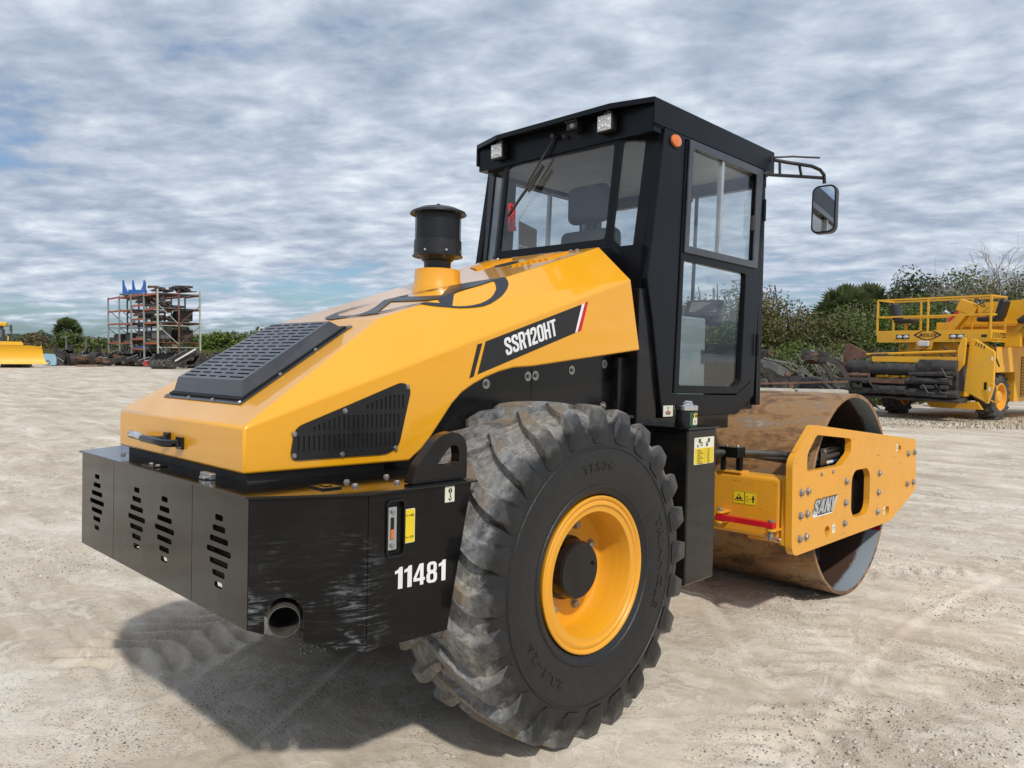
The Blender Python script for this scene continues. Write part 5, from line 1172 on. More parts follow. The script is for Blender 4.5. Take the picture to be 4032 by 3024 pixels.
# conveyor and hopper body behind the platform
plate('conveyor', [(-1.45, 2.25), (-.55, 3.13), (-.40, 3.20), (1.3, 3.26), (2.6, 3.75), (2.6, 2.9), (1.2, 2.20)], [], -1.5, 0, AZ(.35), 'dozer_yellow', pv)
plate('conveyor_rib', [(-.95, 2.52), (-.90, 2.60), (1.2, 2.62), (1.2, 2.54)], [], 0, .06, AZ(.35), 'old_yellow', pv)
G().tube([(-1.35, .35, 2.2), (-1.35, .35, 2.82), (-1.37, .33, 2.90), (-1.45, .28, 2.97)], [.075, .075, .078, .08], 12).obj('exhaust_stack', 'steel', pv, smooth=60)
for k in range(3): G().tube([(-1.02+.03*k, .1, 2.3), (-1.03+.03*k, .1, 2.85), (-.98+.02*k, .1, 3.05), (-.86, .1, 3.10), (-.76+.02*k, .1, 2.98), (-.70+.02*k, .1, 2.8)], .028, 8).obj('hydraulic_hose', 'hose_rubber', pv, smooth=60)
for k in range(4): G().tube([(.86+.03*k, -.1, 2.7), (.80+.04*k, -.1, 3.1), (.84+.03*k, -.1, 3.42), (.92+.02*k, -.1, 3.44), (.95+.03*k, -.1, 3.1), (.93, -.1, 2.6)], .026, 8).obj('hydraulic_hose', 'hose_rubber', pv, smooth=60)
G().tube([(.62, -.3, 2.62), (.85, -.25, 2.72), (1.1, -.2, 2.66), (1.4, -.1, 2.45)], [.06, .16, .15, .12], 10).obj('rubber_curtain', 'rubber', pv, smooth=60)
G().beam((.45, -.15, 2.2), (1.05, .1, 3.25), .16, .10).obj('lift_ram', 'old_yellow', pv)
G().beam((.36, .0, 2.1), (.95, .1, 3.0), .08, .06).obj('ram_rod', 'rubber', pv)
G().box((.30, -.25, 1.95), (.70, .0, 2.35)).box((.75, -.2, 1.96), (1.1, .1, 2.2)).obj('valve_block', 'old_yellow', pv, bevel=.03)
# engine housing with wheel arch
eh = G().box((-1.2, -.55, 1.28), (.25, .74, 1.96)).box((-1.2, .74, .47), (.25, 3.7, 1.96)).obj('engine_housing', 'old_yellow', pv, bevel=.012)
G().box((.252, 1.15, .60), (.256, 3.3, 1.70)).obj('radiator', 'void', eh)
for i in range(26): G().box((.256, 1.15, .615+i*.0415), (.275, 3.3, .633+i*.0415)).obj('radiator_slat', 'old_yellow', eh)
plate('badge', circ(1.62, 1.80, .15, 20), [circ(1.62, 1.80, .12, 20)], .001, .003, frame((.252, 0, 0), (0,1,0), (0,0,1)), 'print_black', eh)
G().box((-.14, -.60, 1.33), (-.02, -.50, 1.62)).obj('lamp_box', 'old_yellow', eh)
G().lathe([(0, 0), (.06, 0), (.06, .05), (0, .06)], 16, at((-.09, -.60, 1.46), (0,-1,0))).obj('round_lamp', 'lamp_lens', eh)
G().beam((-.10, -.56, 2.05), (.18, -.56, 1.75), .12, .12).beam((.15, -.56, 1.78), (.15, -.56, 1.52), .07, .07).obj('platform_stay', 'old_yellow', pv)
G().beam((-.35, -1.0, 2.08), (-.02, -.5, 1.9), .08, .08).obj('platform_stay', 'old_yellow', pv)
G().tube([(-.25, -.55, 2.05), (-.20, -.6, 1.9), (-.08, -.6, 1.75), (-.02, -.6, 1.66), (-.05, -.58, 1.55)], .013, 6).obj('cable', 'rubber', pv)
# hopper: rear plate, flaps, roll bar, push rollers
G().box((-2.7, -1.86, .78), (-.2, -.9, 1.45)).obj('hopper_body', 'asphalt_crust', pv)
G().box((-2.5, -.88, .62), (-.4, 2.5, 1.25)).obj('chassis', 'old_yellow', pv)
G().box((-1.9, -.95, 1.5), (-.6, -.8, 2.06)).box((-1.85, -1.0, 1.60), (-.5, -.94, 1.66)).box((-1.85, -1.0, 1.80), (-.5, -.94, 1.86)).obj('feeder_wall', 'old_yellow', pv)
G().beam((-2.1, -.9, 1.55), (-2.1, -.9, 2.1), .05, .05).beam((-1.75, -.9, 1.55), (-1.75, -.9, 2.1), .05, .05).beam((-2.1, -.9, 1.85), (-1.75, -.9, 1.85), .04, .04).obj('ladder', 'old_yellow', pv)
G().tube([(ha(535), -1.9, hz_(882)), (ha(1430), -1.9, hz_(868)+.06)], .035, 10).obj('roll_bar', 'old_yellow', pv, smooth=60)
G().tube([(ha(600), -1.95, hz_(884)), (ha(775), -1.95, hz_(880))], .037, 10).obj('bar_sleeve', 'rusty_steel', pv, smooth=60)
G().box((ha(610), -1.97, hz_(950)), (ha(1440), -1.75, hz_(915)+.05)).obj('flap_hinge', 'old_yellow', pv)
def crust(name, x0, x1, y0, y1, b, th=.16, lump=.03, mat='asphalt_crust'):
    """a slab of steel caked with asphalt: rippled front, ragged top edge"""
    nx_, nz_ = 26, 9; vs = []
    for i in range(nx_+1):
        for j in range(nz_+1):
            u, v = i/nx_, j/nz_; a = ha(x0)+(ha(x1)-ha(x0))*u
            zt = hz_(y0)+.05*float(fbm(np.array([a*3.]), np.array([7.+y0]), 3)[0]-.5); zb = hz_(y1)
            z = zb+(zt-zb)*v; bul = -th*math.sin(math.pi*min(1, v*.9+.08))*.6
            vs.append((a, b+bul-lump*2*float(fbm(np.array([a*6.]), np.array([z*6.]), 3)[0]-.4), z))
    m_ = nz_+1
    fs = [(i*m_+j, (i+1)*m_+j, (i+1)*m_+j+1, i*m_+j+1) for i in range(nx_) for j in range(nz_)]
    o = len(vs); vs += [(x, b+th, z) for x, y, z in vs]
    fs += [(o+i*m_+j, o+i*m_+j+1, o+(i+1)*m_+j+1, o+(i+1)*m_+j) for i in range(nx_) for j in range(nz_)]
    ring = [(i*m_) for i in range(nx_+1)]+[nx_*m_+j for j in range(1, m_)]+[i*m_+nz_ for i in range(nx_-1, -1, -1)]+[j for j in range(nz_-1, 0, -1)]
    fs += [(ring[i], ring[(i+1) % len(ring)], ring[(i+1) % len(ring)]+o, ring[i]+o) for i in range(len(ring))]
    return mesh_obj(name, vs, fs, mat, pv, smooth=50)
crust('hopper_flap', 600, 1180, 965, 1068, -2.02)
crust('hopper_flap', 1105, 1452, 925, 1050, -2.05)
crust('hopper_flap', 375, 612, 935, 1062, -2.06)
crust('crusted_beam', 285, 1000, 1108, 1165, -2.12, .12, .02)
crust('crusted_beam', 990, 1412, 1092, 1150, -2.12, .12, .02)
crust('lower_beam', 318, 705, 1205, 1258, -2.15, .14, .02)
crust('lower_beam', 690, 1010, 1175, 1248, -2.22, .14, .03)
crust('lower_beam', 1000, 1482, 1198, 1262, -2.12, .14, .02)
G().tube([(ha(285), -2.1, hz_(1088)), (ha(615), -2.1, hz_(1082))], .055, 12).obj('push_roller', 'rusty_steel', pv, smooth=60)
G().tube([(ha(1020), -2.1, hz_(1078)+.04), (ha(1445), -2.1, hz_(1066)+.06)], .06, 12).obj('push_roller', 'asphalt_crust', pv, smooth=60)
G().box((ha(655), -1.95, hz_(1110)), (ha(1010), -1.75, hz_(1078))).obj('roller_bracket', 'old_yellow', pv)
G().box((ha(640), -2.255, hz_(1152)), (ha(990), -2.20, hz_(1118))).obj('wear_strip', 'rusty_steel', pv)
for x in (730, 905): plate('hitch_ear', [(ha(x-35), hz_(1170)), (ha(x+35), hz_(1170)), (ha(x+18), hz_(1225)), (ha(x-12), hz_(1225))], [], 0, .05, AZ(-2.34), 'asphalt_crust', pv)
plate('left_wing', rpoly([(ha(296), hz_(1075)), (ha(300), hz_(900)), (ha(325), hz_(782)), (ha(355), hz_(775)), (ha(540), hz_(860)), (ha(545), hz_(920)), (ha(420), hz_(925)), (ha(370), hz_(1060))], .03, 2), [], -.10, 0, AZ(-1.98), 'rusty_steel', pv, bevel=.01)
rw = plate('right_wing', rpoly([(ha(1482), hz_(1235)+.1), (ha(1522), hz_(765)+.1), (ha(1560), hz_(770)+.1), (ha(1735), hz_(885)+.1), (ha(1732), hz_(1200)+.1), (ha(1690), hz_(1345)+.1), (ha(1655), hz_(1320)+.1)], .03, 2), [], -.12, 0, AZ(-1.75), 'old_yellow', pv, bevel=.012)
for i in range(4): plate('wing_stripe', [(ha(1567+24*i), hz_(828+10*i)+.1), (ha(1577+24*i), hz_(830+10*i)+.1), (ha(1582+24*i), hz_(800+10*i)+.1), (ha(1572+24*i), hz_(798+10*i)+.1)], [], .001, .003, AZ(-1.75), 'print_black', rw)
plate('wing_hole', rrect(ha(1668), hz_(1185)+.1, .07, .20, .03, 3), [], .001, .004, AZ(-1.75), 'void', rw)
for x, y in ((1718, 945), (1705, 1212)): plate('wing_label', rrect(ha(x), hz_(y)+.1, .035, .10, .005, 2), [], .001, .003, AZ(-1.75), 'white_decal', rw)
plate('wing_blade', rpoly([(ha(1448), hz_(1060)+.08), (ha(1440), hz_(850)+.08), (ha(1480), hz_(745)+.08), (ha(1515), hz_(765)+.08), (ha(1500), hz_(990)+.08)], .03, 2), [], -.08, 0, AZ(-1.95), 'old_yellow', pv, bevel=.02)
G().tube([(ha(1705), -1.8, hz_(1155)+.1), (ha(1780), -1.85, hz_(1185)+.1), (ha(1785), -1.85, hz_(1300)+.1), (ha(1770), -1.85, hz_(1322)+.1), (ha(1702), -1.8, hz_(1300)+.1)], .016, 8).obj('wing_handle', 'old_yellow', rw, smooth=60)
lb = plate('lamp_plate', [(pa(1085), pz(832)), (pa(1248), pz(832)), (pa(1262), pz(762)), (pa(1095), pz(762))], [], 0, .03, AZ(-1.28), 'old_yellow', plat)
G().box((pa(1125), -1.42, pz(806)), (pa(1235), -1.32, pz(752))).obj('flood_lamp', 'lamp_lens', lb, bevel=.03, seg=3)
plate('belly_plate', [(ha(920), hz_(1305)), (ha(1450), hz_(1315)), (ha(1500), hz_(1385)), (ha(1010), hz_(1390))], [], 0, .1, AZ(-.6), 'old_yellow', pv)
G().tube([(-2.5, 0, .62), (-.1, 0, .62)], .14, 12).obj('axle', 'rubber', pv)
def pav_wheel(a, b):
    w = G().lathe([(.36, .20), (.375, .215), (.36, .225), (.33, .215), (.315, .15), (.29, .08), (.17, .07), (.16, .17), (.12, .20), (0, .20)], 32, at((0,0,0), (1,0,0))).obj('wheel', 'rim_yellow', pv, smooth=30)
    g = G().lathe([(.36, .20), (.42, .225), (.50, .228), (.565, .205), (.585, .15), (.59, 0), (.585, -.15), (.565, -.205), (.50, -.228), (.36, -.2)], 48, at((0,0,0), (1,0,0)))
    for k in range(18):
        for s_ in (-1, 1):
            a0 = 2*math.pi*(k+(.25 if s_ > 0 else -.25))/18; M_ = Matrix.Rotation(a0, 4, 'X')
            g.box((.02 if s_ > 0 else -.225, -.045, .56), (.225 if s_ > 0 else -.02, .045, .63), M_ @ Matrix.Rotation(rad(18*s_), 4, 'Z'))
    g.obj('tyre', 'tyre_rubber2', w); w.location = (a, b, .62); return w
m, t, o = newmat('tyre_rubber2'); c = coords(t)
nn = N(t, 'ShaderNodeTexNoise', {'Vector': c, 'Scale': 9., 'Detail': 6., 'Roughness': .7}).outputs[0]
t.links.new(N(t, 'ShaderNodeBsdfPrincipled', {'Base Color': mix(t, N(t, 'ShaderNodeMapRange', {0: nn, 1: .35, 2: .75}).outputs[0], (.022, .022, .023), (.13, .12, .11)), 'Roughness': .75}).outputs[0], o.inputs[0])
pw = pav_wheel(-.025, 0)
for a, b in ((-2.55, 0), (-.03, 4.1), (-2.5, 4.1)): 
    c2 = copy_tree(pw, pv); c2.location = (a, b, .62)

for k, (x0, y0, x1, y1, b) in enumerate(((1180, 830, 1330, 905, -1.5), (1240, 820, 1480, 915, -1.45), (1000, 850, 1160, 900, -1.4), (1560, 760, 1640, 840, -1.3), (1660, 760, 1700, 980, -1.2), (820, 1040, 980, 1090, -1.95), (1340, 1000, 1440, 1080, -2.2), (640, 1100, 720, 1180, -2.3), (1180, 1150, 1290, 1230, -2.25), (1290, 1150, 1420, 1225, -2.2))):
    pa_ = Vector((ha(x0), b, hz_(y0))); pb_ = Vector((ha(x1), b+.05, hz_(y1))); mid_ = pa_.lerp(pb_, .5)-Vector((0, .06, .10))
    G().tube([pa_, pa_.lerp(mid_, .6), mid_, pb_.lerp(mid_, .5), pb_], .02, 7).obj('hydraulic_hose', 'hose_rubber', pv, smooth=60)
for x, y, w_, h_, b in ((690, 1090, .10, .05, -1.99), (760, 1088, .06, .07, -1.99), (850, 1090, .09, .06, -1.99), (930, 1086, .07, .06, -1.99)): G().tube([(ha(x), b, hz_(y)), (ha(x)+w_*1.6, b, hz_(y))], h_*.6, 10).obj('roller_bearing', 'old_yellow', pv)
for x, y, w_, h_ in ((470, 1215, .25, .10), (820, 1255, .3, .08), (1150, 1190, .35, .09), (1330, 1190, .2, .10), (560, 1160, .12, .12), (1060, 1130, .1, .14), (1250, 1265, .4, .07)): G().box((ha(x), -2.26, hz_(y)), (ha(x)+w_, -2.12, hz_(y)+h_)).obj('caked_lump', 'asphalt_crust', pv, bevel=.025, seg=2)
crust('hanging_crust', 340, 900, 1262, 1300, -1.95, .3, .05)
crust('hanging_crust', 880, 1500, 1266, 1310, -1.95, .3, .05)
for a, b, z in ((-2.2, -1.3, 2.0), (-.9, -1.25, 2.02)): G().tube([(a, b, z), (a+.3, b, z-.22), (a+.7, b, z-.24), (a+1.1, b, z-.02)], .014, 6).obj('cable', 'rubber', pv, smooth=60)
# slatted black trailer behind the paving machine
tr_ = empty('slatted_trailer', foot(3450, 30), YAW-math.pi/2+rad(4), 'black slatted-side trailer behind the left end of the paving machine', 'trailer')
tr_.location.z += .45
G().box((-1.25, -1.1, 0), (6.0, 1.1, .25)).obj('bed', 'junk_black', tr_)
for k in range(20):
    G().box((-1.22+.36*k, -1.12, .25), (-1.12+.36*k, -1.06, 1.32)).obj('slat', 'junk_black', tr_)
G().box((-1.25, -1.14, 1.28), (6.0, -1.04, 1.42)).obj('top_rail', 'junk_black', tr_)
G().box((-1.27, -1.14, .2), (-1.05, 1.14, 1.42)).obj('end_panel', 'junk_black', tr_)
for k in range(12): G().box((-1.2+.6*k, 1.06, .25), (-1.0+.6*k, 1.12, 1.30)).obj('slat', 'junk_black', tr_)
for x in (1.0, 4.5): G().tube([(x, -1.1, -.1), (x, -.8, -.1)], .35, 16).obj('wheel', 'rubber', tr_)

# ================================================================== concrete blocks, rail and attachments behind the drum
for i, (u0, u1, dp, lab) in enumerate(((2760, 2960, 20.6, 'concrete block hidden mostly behind the roller cab'), (2968, 3127, 20.3, 'weathered concrete block just right of the cab, behind the drum'), (3136, 3335, 20.0, 'long weathered concrete block behind the drum, next to the paving machine'))):
    a_ = foot(u0, dp); b_ = foot(u1, dp-.2); d_ = (b_-a_); L = d_.length
    o_ = G().box((0, -.3, -.1), (L, .3, .80)).obj('concrete_block', 'concrete', bevel=.035); o_.location = a_; o_.rotation_euler = (0, 0, math.atan2(d_.y, d_.x)); tag(o_, lab, 'concrete block', 'concrete blocks')
a_ = foot(2880, 21.3); b_ = foot(3340, 20.8)
o_ = G().beam((0,0,.85), ((b_-a_).length, 0, .98), .07, .05).obj('steel_rail', 'rusty_steel'); o_.location = a_; o_.rotation_euler = (0, 0, math.atan2(b_.y-a_.y, b_.x-a_.x)); tag(o_, 'long rusty steel rail lying along the top of the concrete blocks', 'rail')
def rake(loc, rz, s, label, n=6, group='black rakes and thumbs'):
    """excavator rake: curved tines on a cross tube"""
    e = empty('excavator_rake', loc, rz, label, 'rake', group)
    G().tube([(-.55*s, 0, .75*s), (.55*s, 0, .75*s)], .07*s, 10).box((-.2*s, -.1*s, .7*s), (.2*s, .12*s, .95*s)).obj('cross_tube', 'junk_black', e)
    for k in range(n):
        x = (-.5+k/(n-1))*s; pts = [(x, -.02*s+.55*s*math.sin(a)*0+.75*s*(math.cos(a)-1)*-0.0-.62*s*math.sin(a), .75*s*math.cos(a)+.02) for a in [rad(88*i/7) for i in range(8)]]
        g = G()
        for p_, q_ in zip(pts[:-1], pts[1:]): g.beam(p_, q_, .035*s, .11*s)
        g.obj('tine', 'junk_black', e)
    return e
def bucket(loc, rz, w, s, label, group, mat='junk_black', tip=0.):
    """excavator bucket: curved shell, side plates, teeth, hanger ears"""
    e = empty('excavator_bucket', loc, rz, label, 'bucket', group)
    arc = [(s*.62*math.sin(rad(a)), s*.5-s*.48*math.cos(rad(a))) for a in range(-70, 165, 18)]
    M_ = Matrix.Rotation(rad(tip), 4, 'X')
    out_ = [M_ @ Vector((-w/2, y, z)) for y, z in arc]+[M_ @ Vector((w/2, y, z)) for y, z in arc]; k = len(arc)
    inn = [M_ @ Vector((-w/2+.02, y*.93, s*.5+(z-s*.5)*.93)) for y, z in arc]+[M_ @ Vector((w/2-.02, y*.93, s*.5+(z-s*.5)*.93)) for y, z in arc]
    fs = [(i, i+1, k+i+1, k+i) for i in range(k-1)]+[(2*k+i, 3*k+i, 3*k+i+1, 2*k+i+1) for i in range(k-1)]
    mesh_obj('shell', out_+inn, fs, mat, e, smooth=40)
    for sx_ in (-1, 1): plate('side_plate', [(y, z) for y, z in arc], [], -.02, .02, M_ @ frame((sx_*w/2, 0, 0), (0,1,0), (0,0,1)), mat, e)
    for i in range(5): G().box((-.05, 0, -.03), (.05, .17, .03), M_ @ Matrix.Translation((-w/2+.08+(w-.16)*i/4, arc[0][0]-.15, arc[0][1]))).obj('tooth', 'junk_grey', e)
    for x in (-.14, .14): plate('ear', rpoly([(-.12, s*.9), (.10, s*.9), (.18, s*1.25), (-.02, s*1.32), (-.16, s*1.15)], .04, 2), [circ(.06, s*1.18, .04, 10)], -.02, .02, M_ @ frame((x, 0, 0), (0,1,0), (0,0,1)), mat, e)
    return e
def arm(loc, rz, L, label, group, mat='junk_black', tilt=0., name='machine_attachment', cat='attachment'):
    """short boom or coupler: bent box arm with pin bosses"""
    e = empty(name, loc, rz, label, cat, group)
    M_ = Matrix.Rotation(rad(tilt), 4, 'Y')
    pl_ = rpoly([(-L/2, .02), (-L/2+.1, -.12), (0, -.02), (L/2, -.10), (L/2+.08, .05), (L/2-.1, .16), (0, .26), (-L/2+.05, .22)], .05, 2)
    plate('arm_body', pl_, [], -.12, .12, Matrix.Translation((0, 0, .2)) @ M_ @ frame((0,0,0), (1,0,0), (0,0,1)), mat, e, bevel=.015)
    for x, z in ((-L/2+.06, .06), (L/2-.04, .03)): G().tube([Matrix.Translation((0,0,.2)) @ M_ @ Vector((x, -.17, z)), Matrix.Translation((0,0,.2)) @ M_ @ Vector((x, .17, z))], .075, 12).obj('pin_boss', 'junk_rust' if rnd.random() < .4 else 'junk_grey', e)
    if rnd.random() < .6: G().tube([Matrix.Translation((0,0,.2)) @ M_ @ Vector((-L*.3, 0, .28)), Matrix.Translation((0,0,.2)) @ M_ @ Vector((L*.4, 0, .30))], .03, 8).obj('ram', 'alu' if rnd.random() < .4 else 'junk_grey', e)
    return e
def up(p, z): return Vector((p.x, p.y, p.z+z))
VR = YAW-math.pi/2        # yaw that turns local x to the picture's right
ATT = 'attachments heaped behind the concrete blocks'
rake(up(foot(3175, 22.6), .75), VR+rad(70), 1.15, 'black curved rake left of the dead brush, behind the concrete blocks', 6, ATT)
rake(up(foot(3245, 22.4), .70), VR+rad(62), 1.15, 'black curved rake nearest the paving machine, behind the blocks', 6, ATT)
rake(up(foot(2985, 21.8), .55), VR+rad(60), .95, 'small black curved rake beside the cab corner', 5, ATT)
bb = bucket(up(foot(3120, 22.8), .55), VR+rad(75), .9, .85, 'black smooth bucket between the two curved rakes', ATT, tip=-40)
arm(up(foot(3030, 22.2), 1.05), VR+rad(-14), 1.1, 'grey pinned coupler arm lying highest beside the cab', ATT, 'junk_grey', 14)
arm(up(foot(3055, 21.9), .62), VR+rad(10), .9, 'coupler arm with rusty boss low behind the concrete blocks', ATT, 'junk_black', 8)
arm(up(foot(2990, 22.3), 1.35), VR+rad(30), .7, 'short hooked arm on top of the attachment heap', ATT, 'junk_black', -35)
arm(up(foot(3200, 22.9), 1.32), VR+rad(80), .5, 'small rusty bracket sitting on the curved rakes', ATT, 'junk_rust', 0, 'steel_bracket', 'bracket')
heap = foot(3100, 23.6); 
o_ = G(); 
vs = []; 
for i in range(25):
    for j in range(9):
        x = -2.6+5.2*i/24; y = -.8+1.6*j/8; vs.append((x, y, max(-.1, (.85+.25*float(fbm(np.array([x*2.]), np.array([y*2.+3]), 3)[0]))*(1-(y/.85)**2*.8)*(1-(x/2.7)**6))))
o_ = mesh_obj('scrap_bank', vs, [(i*9+j, (i+1)*9+j, (i+1)*9+j+1, i*9+j+1) for i in range(24) for j in range(8)], 'junk_black', smooth=60); o_.location = heap; o_.rotation_euler = (0, 0, VR); tag(o_, 'low bank of dark scrap and soil under the black attachments', 'scrap bank')

# ================================================================== pallet rack on the left with its load
P5 = px3(622, 1400, 54); P1 = px3(428, 1400, 62.6); g0 = gz(P5.x, P5.y)
ld = Vector((P1.x-P5.x, P1.y-P5.y, 0)); LL = ld.length; ld.normalize(); ed = Vector((ld.y, -ld.x, 0))
if ed.dot(Vector((math.sin(YAW), -math.cos(YAW), 0))) < 0: ed = -ed
rk = empty('pallet_rack', (P5.x, P5.y, g0), math.atan2(ld.y, ld.x), 'tall orange and pale green pallet rack loaded with machine parts', 'pallet rack')
sg = 1 if Vector((-ld.y, ld.x, 0)).dot(ed) > 0 else -1     # local y direction of the rack's depth
bay = LL/4; ROW = [0, 1.45*sg, 2.95*sg]; LV = {0: (2.03, 3.48, 4.47, 5.52), 1: (1.6, 2.33, 3.81, 4.83, 5.60), 2: (2.05, 3.52, 4.55, 5.60), 3: (2.05, 3.55, 4.57, 5.63)}
for i in range(5):
    for k, y in enumerate(ROW):
        mt = 'rack_green' if i == 0 else 'rack_grey'; H_ = 5.75-g0+(.1 if i == 0 else 0)
        G().box((i*bay-.06, y-.05, -.3), (i*bay+.06, y+.05, H_)).obj('post', mt if not (i == 0 and k == 1) else 'rusty_steel' if k == 1 else mt, rk)
    for k in range(2):
        ya, yb = ROW[k], ROW[k+1]
        for q_, (za, zb) in enumerate(((.3, 1.9), (3.3, 1.95), (4.8, 3.4))):
            a_, b_ = ((ya, yb) if (k == 0) else (yb, ya))
            G().beam((i*bay, a_, max(za, zb)-g0), (i*bay, b_, min(za, zb)-g0), .05, .05).obj('brace', ('rack_green' if k == 0 else 'rusty_steel') if i == 0 else 'rack_grey', rk)
        for z in (1.75, 3.3): G().beam((i*bay, ya, z-g0), (i*bay, yb, z-g0), .05, .05).obj('brace', 'rack_green' if i == 0 else 'rack_grey', rk)
for b in range(4):
    for z in LV[b]:
        for y in (ROW[0], ROW[1], ROW[2]):
            G().beam((b*bay+.05, y, z-g0), ((b+1)*bay-.05, y, z-g0), .05, .13).obj('beam', 'rack_orange', rk)
        G().box((b*bay+.07, min(ROW[0], ROW[2])+.06, z-g0+.066), ((b+1)*bay-.07, max(ROW[0], ROW[2])-.06, z-g0+.09)).obj('deck', 'wood' if z < 2.1 else 'rack_grey', rk)
def onrack(b, frac, row, z): 
    p_ = Vector((P5.x, P5.y, 0))+ld*bay*(b+frac)+ed*abs(row); return Vector((p_.x, p_.y, z))
def pallet(loc, rz, label, mat='wood', group='wooden pallets', L=1.2):
    e = empty('pallet', loc, rz, label, 'pallet', group)
    for k in range(5): G().box((-L/2, -.5+.22*k, .11), (L/2, -.5+.22*k+.14, .135)).obj('plank', mat, e)
    for y in (-.5, -.05, .41): G().box((-L/2, y, 0), (L/2, y+.09, .108)).obj('runner', mat, e)
    return e
RZ = math.atan2(ld.y, ld.x); RI = 'parts stacked on the pallet rack'
def bundle(loc, rz, n, L, label, h=.35):
    e = empty('parts_bundle', loc, rz, label, 'parts bundle', RI)
    for k in range(int(n*1.7)):
        y = rnd.uniform(-.55, .55); z = .06+rnd.uniform(0, h)
        G().beam((-L/2+rnd.uniform(0, .3), y, z), (L/2-rnd.uniform(0, .3), y+rnd.uniform(-.2, .2), z+rnd.uniform(-.1, .15)), rnd.uniform(.08, .20), rnd.uniform(.06, .16)).obj('steel_bar', rnd.choice(('junk_black', 'junk_black', 'junk_black', 'junk_grey', 'junk_rust')), e)
        if k % 3 == 0: G().tube([(rnd.uniform(-.5, .5), y-.05, z+.08), (rnd.uniform(-.5, .5), y+.1, z+.1)], .05, 8).obj('pin', 'steel' if k % 2 else 'junk_grey', e)
    return e
def crate(loc, rz, w, d, h, label, mat='junk_black'):
    e = empty('part_box', loc, rz, label, 'part box', RI)
    G().box((-w/2, -d/2, 0), (w/2, d/2, h*.8)).obj('box_body', mat, e, bevel=.03)
    for k in range(4): G().box((-w/2+w*k/4+.03, -d/2-.03, .05), (-w/2+w*k/4+.12, d/2+.03, h)).obj('box_rib', mat, e)
    return e
bundle(onrack(0, .5, .7, 5.75), RZ, 8, 2.0, 'heap of black steel bars on the top shelf of the nearest rack bay', .25)
bundle(onrack(0, .45, 2.2, 5.75), RZ+.3, 7, 1.9, 'black steel bars on the top shelf at the back of the rack', .4)
bundle(onrack(0, .5, .7, 4.68), RZ, 9, 2.0, 'dark bars and pins on the third shelf of the nearest bay', .35)
bundle(onrack(1, .5, .6, 4.95), RZ, 9, 2.0, 'dark bars on the high shelf of the second rack bay', .40)
bundle(onrack(0, .5, .7, 3.68), RZ, 8, 2.0, 'black frames on the middle shelf of the nearest bay', .3)
bundle(onrack(1, .5, .6, 3.93), RZ, 7, 1.9, 'flat black parts on the middle shelf of the second bay', .2)
crate(onrack(0, .5, 2.2, 3.68), RZ, 1.6, .9, .75, 'black box of parts on the middle shelf at the back of the rack')
crate(onrack(0, .55, 2.2, 2.2), RZ, 1.7, 1.0, .85, 'tall black ribbed part box on the lowest shelf at the back')
crate(onrack(0, .5, .7, 2.35), RZ, 1.3, .9, .6, 'grey rounded part box on the lowest shelf of the nearest bay', 'junk_grey')
crate(onrack(1, .5, .6, 2.6), RZ, 1.4, .9, .35, 'low dark part box on the upper pallet of the second bay')
crate(onrack(2, .5, .7, 2.3), RZ, 1.7, .9, .55, 'black part box on the lowest shelf of the third bay')
crate(onrack(3, .5, .7, 2.3), RZ, 1.9, .9, .50, 'black part box on the lowest shelf of the farthest bay')
crate(onrack(1, .5, .6, 3.3), RZ, 1.6, .8, .3, 'dark part slung under the middle shelf of the second bay')
for b, z, lb_, mt in ((0, 2.15, 'weathered pallet on the lowest shelf of the nearest bay', 'wood'), (1, 2.43, 'weathered pallet on the upper low shelf of the second bay', 'wood'), (1, 1.70, 'blue and wooden pallet on the lowest shelf of the second bay', 'rack_blue'), (2, 2.16, 'weathered pallet on the lowest shelf of the third bay', 'wood'), (3, 2.14, 'weathered pallet on the lowest shelf of the farthest bay', 'wood'), (0, 4.56, 'weathered pallet under the bars on the third shelf', 'wood')):
    pallet(onrack(b, .5, .62, z), RZ, lb_, mt, 'wooden pallets', 1.5)
# blue lifting frame on top
bf = empty('lifting_cradle', onrack(2, .25, .7, 5.70), VR, 'bright blue steel frame with four upright horns on top of the rack', 'steel frame')
G().box((-1.15, -.5, 0), (1.15, .5, .12)).obj('frame_base', 'junk_grey', bf)
for x, y, w_, h_ in ((-.9, -.4, .42, 1.15), (-.55, .4, .34, 1.22), (.40, .4, .34, 1.1), (.72, -.4, .42, 1.18)):
    sgn = 1 if x < 0 else -1
    plate('horn', [(x-sgn*.05, .1), (x+sgn*w_, .1), (x+sgn*.12, .75), (x+sgn*.05, h_), (x-sgn*.05, h_)], [], -.04, .04, frame((0, y, 0), (1,0,0), (0,0,1)), 'rack_blue' if y < 0 or x < 0 else 'junk_grey', bf)
G().box((-.62, -.2, .1), (.62, .2, .45)).obj('cross_member', 'rack_blue', bf)

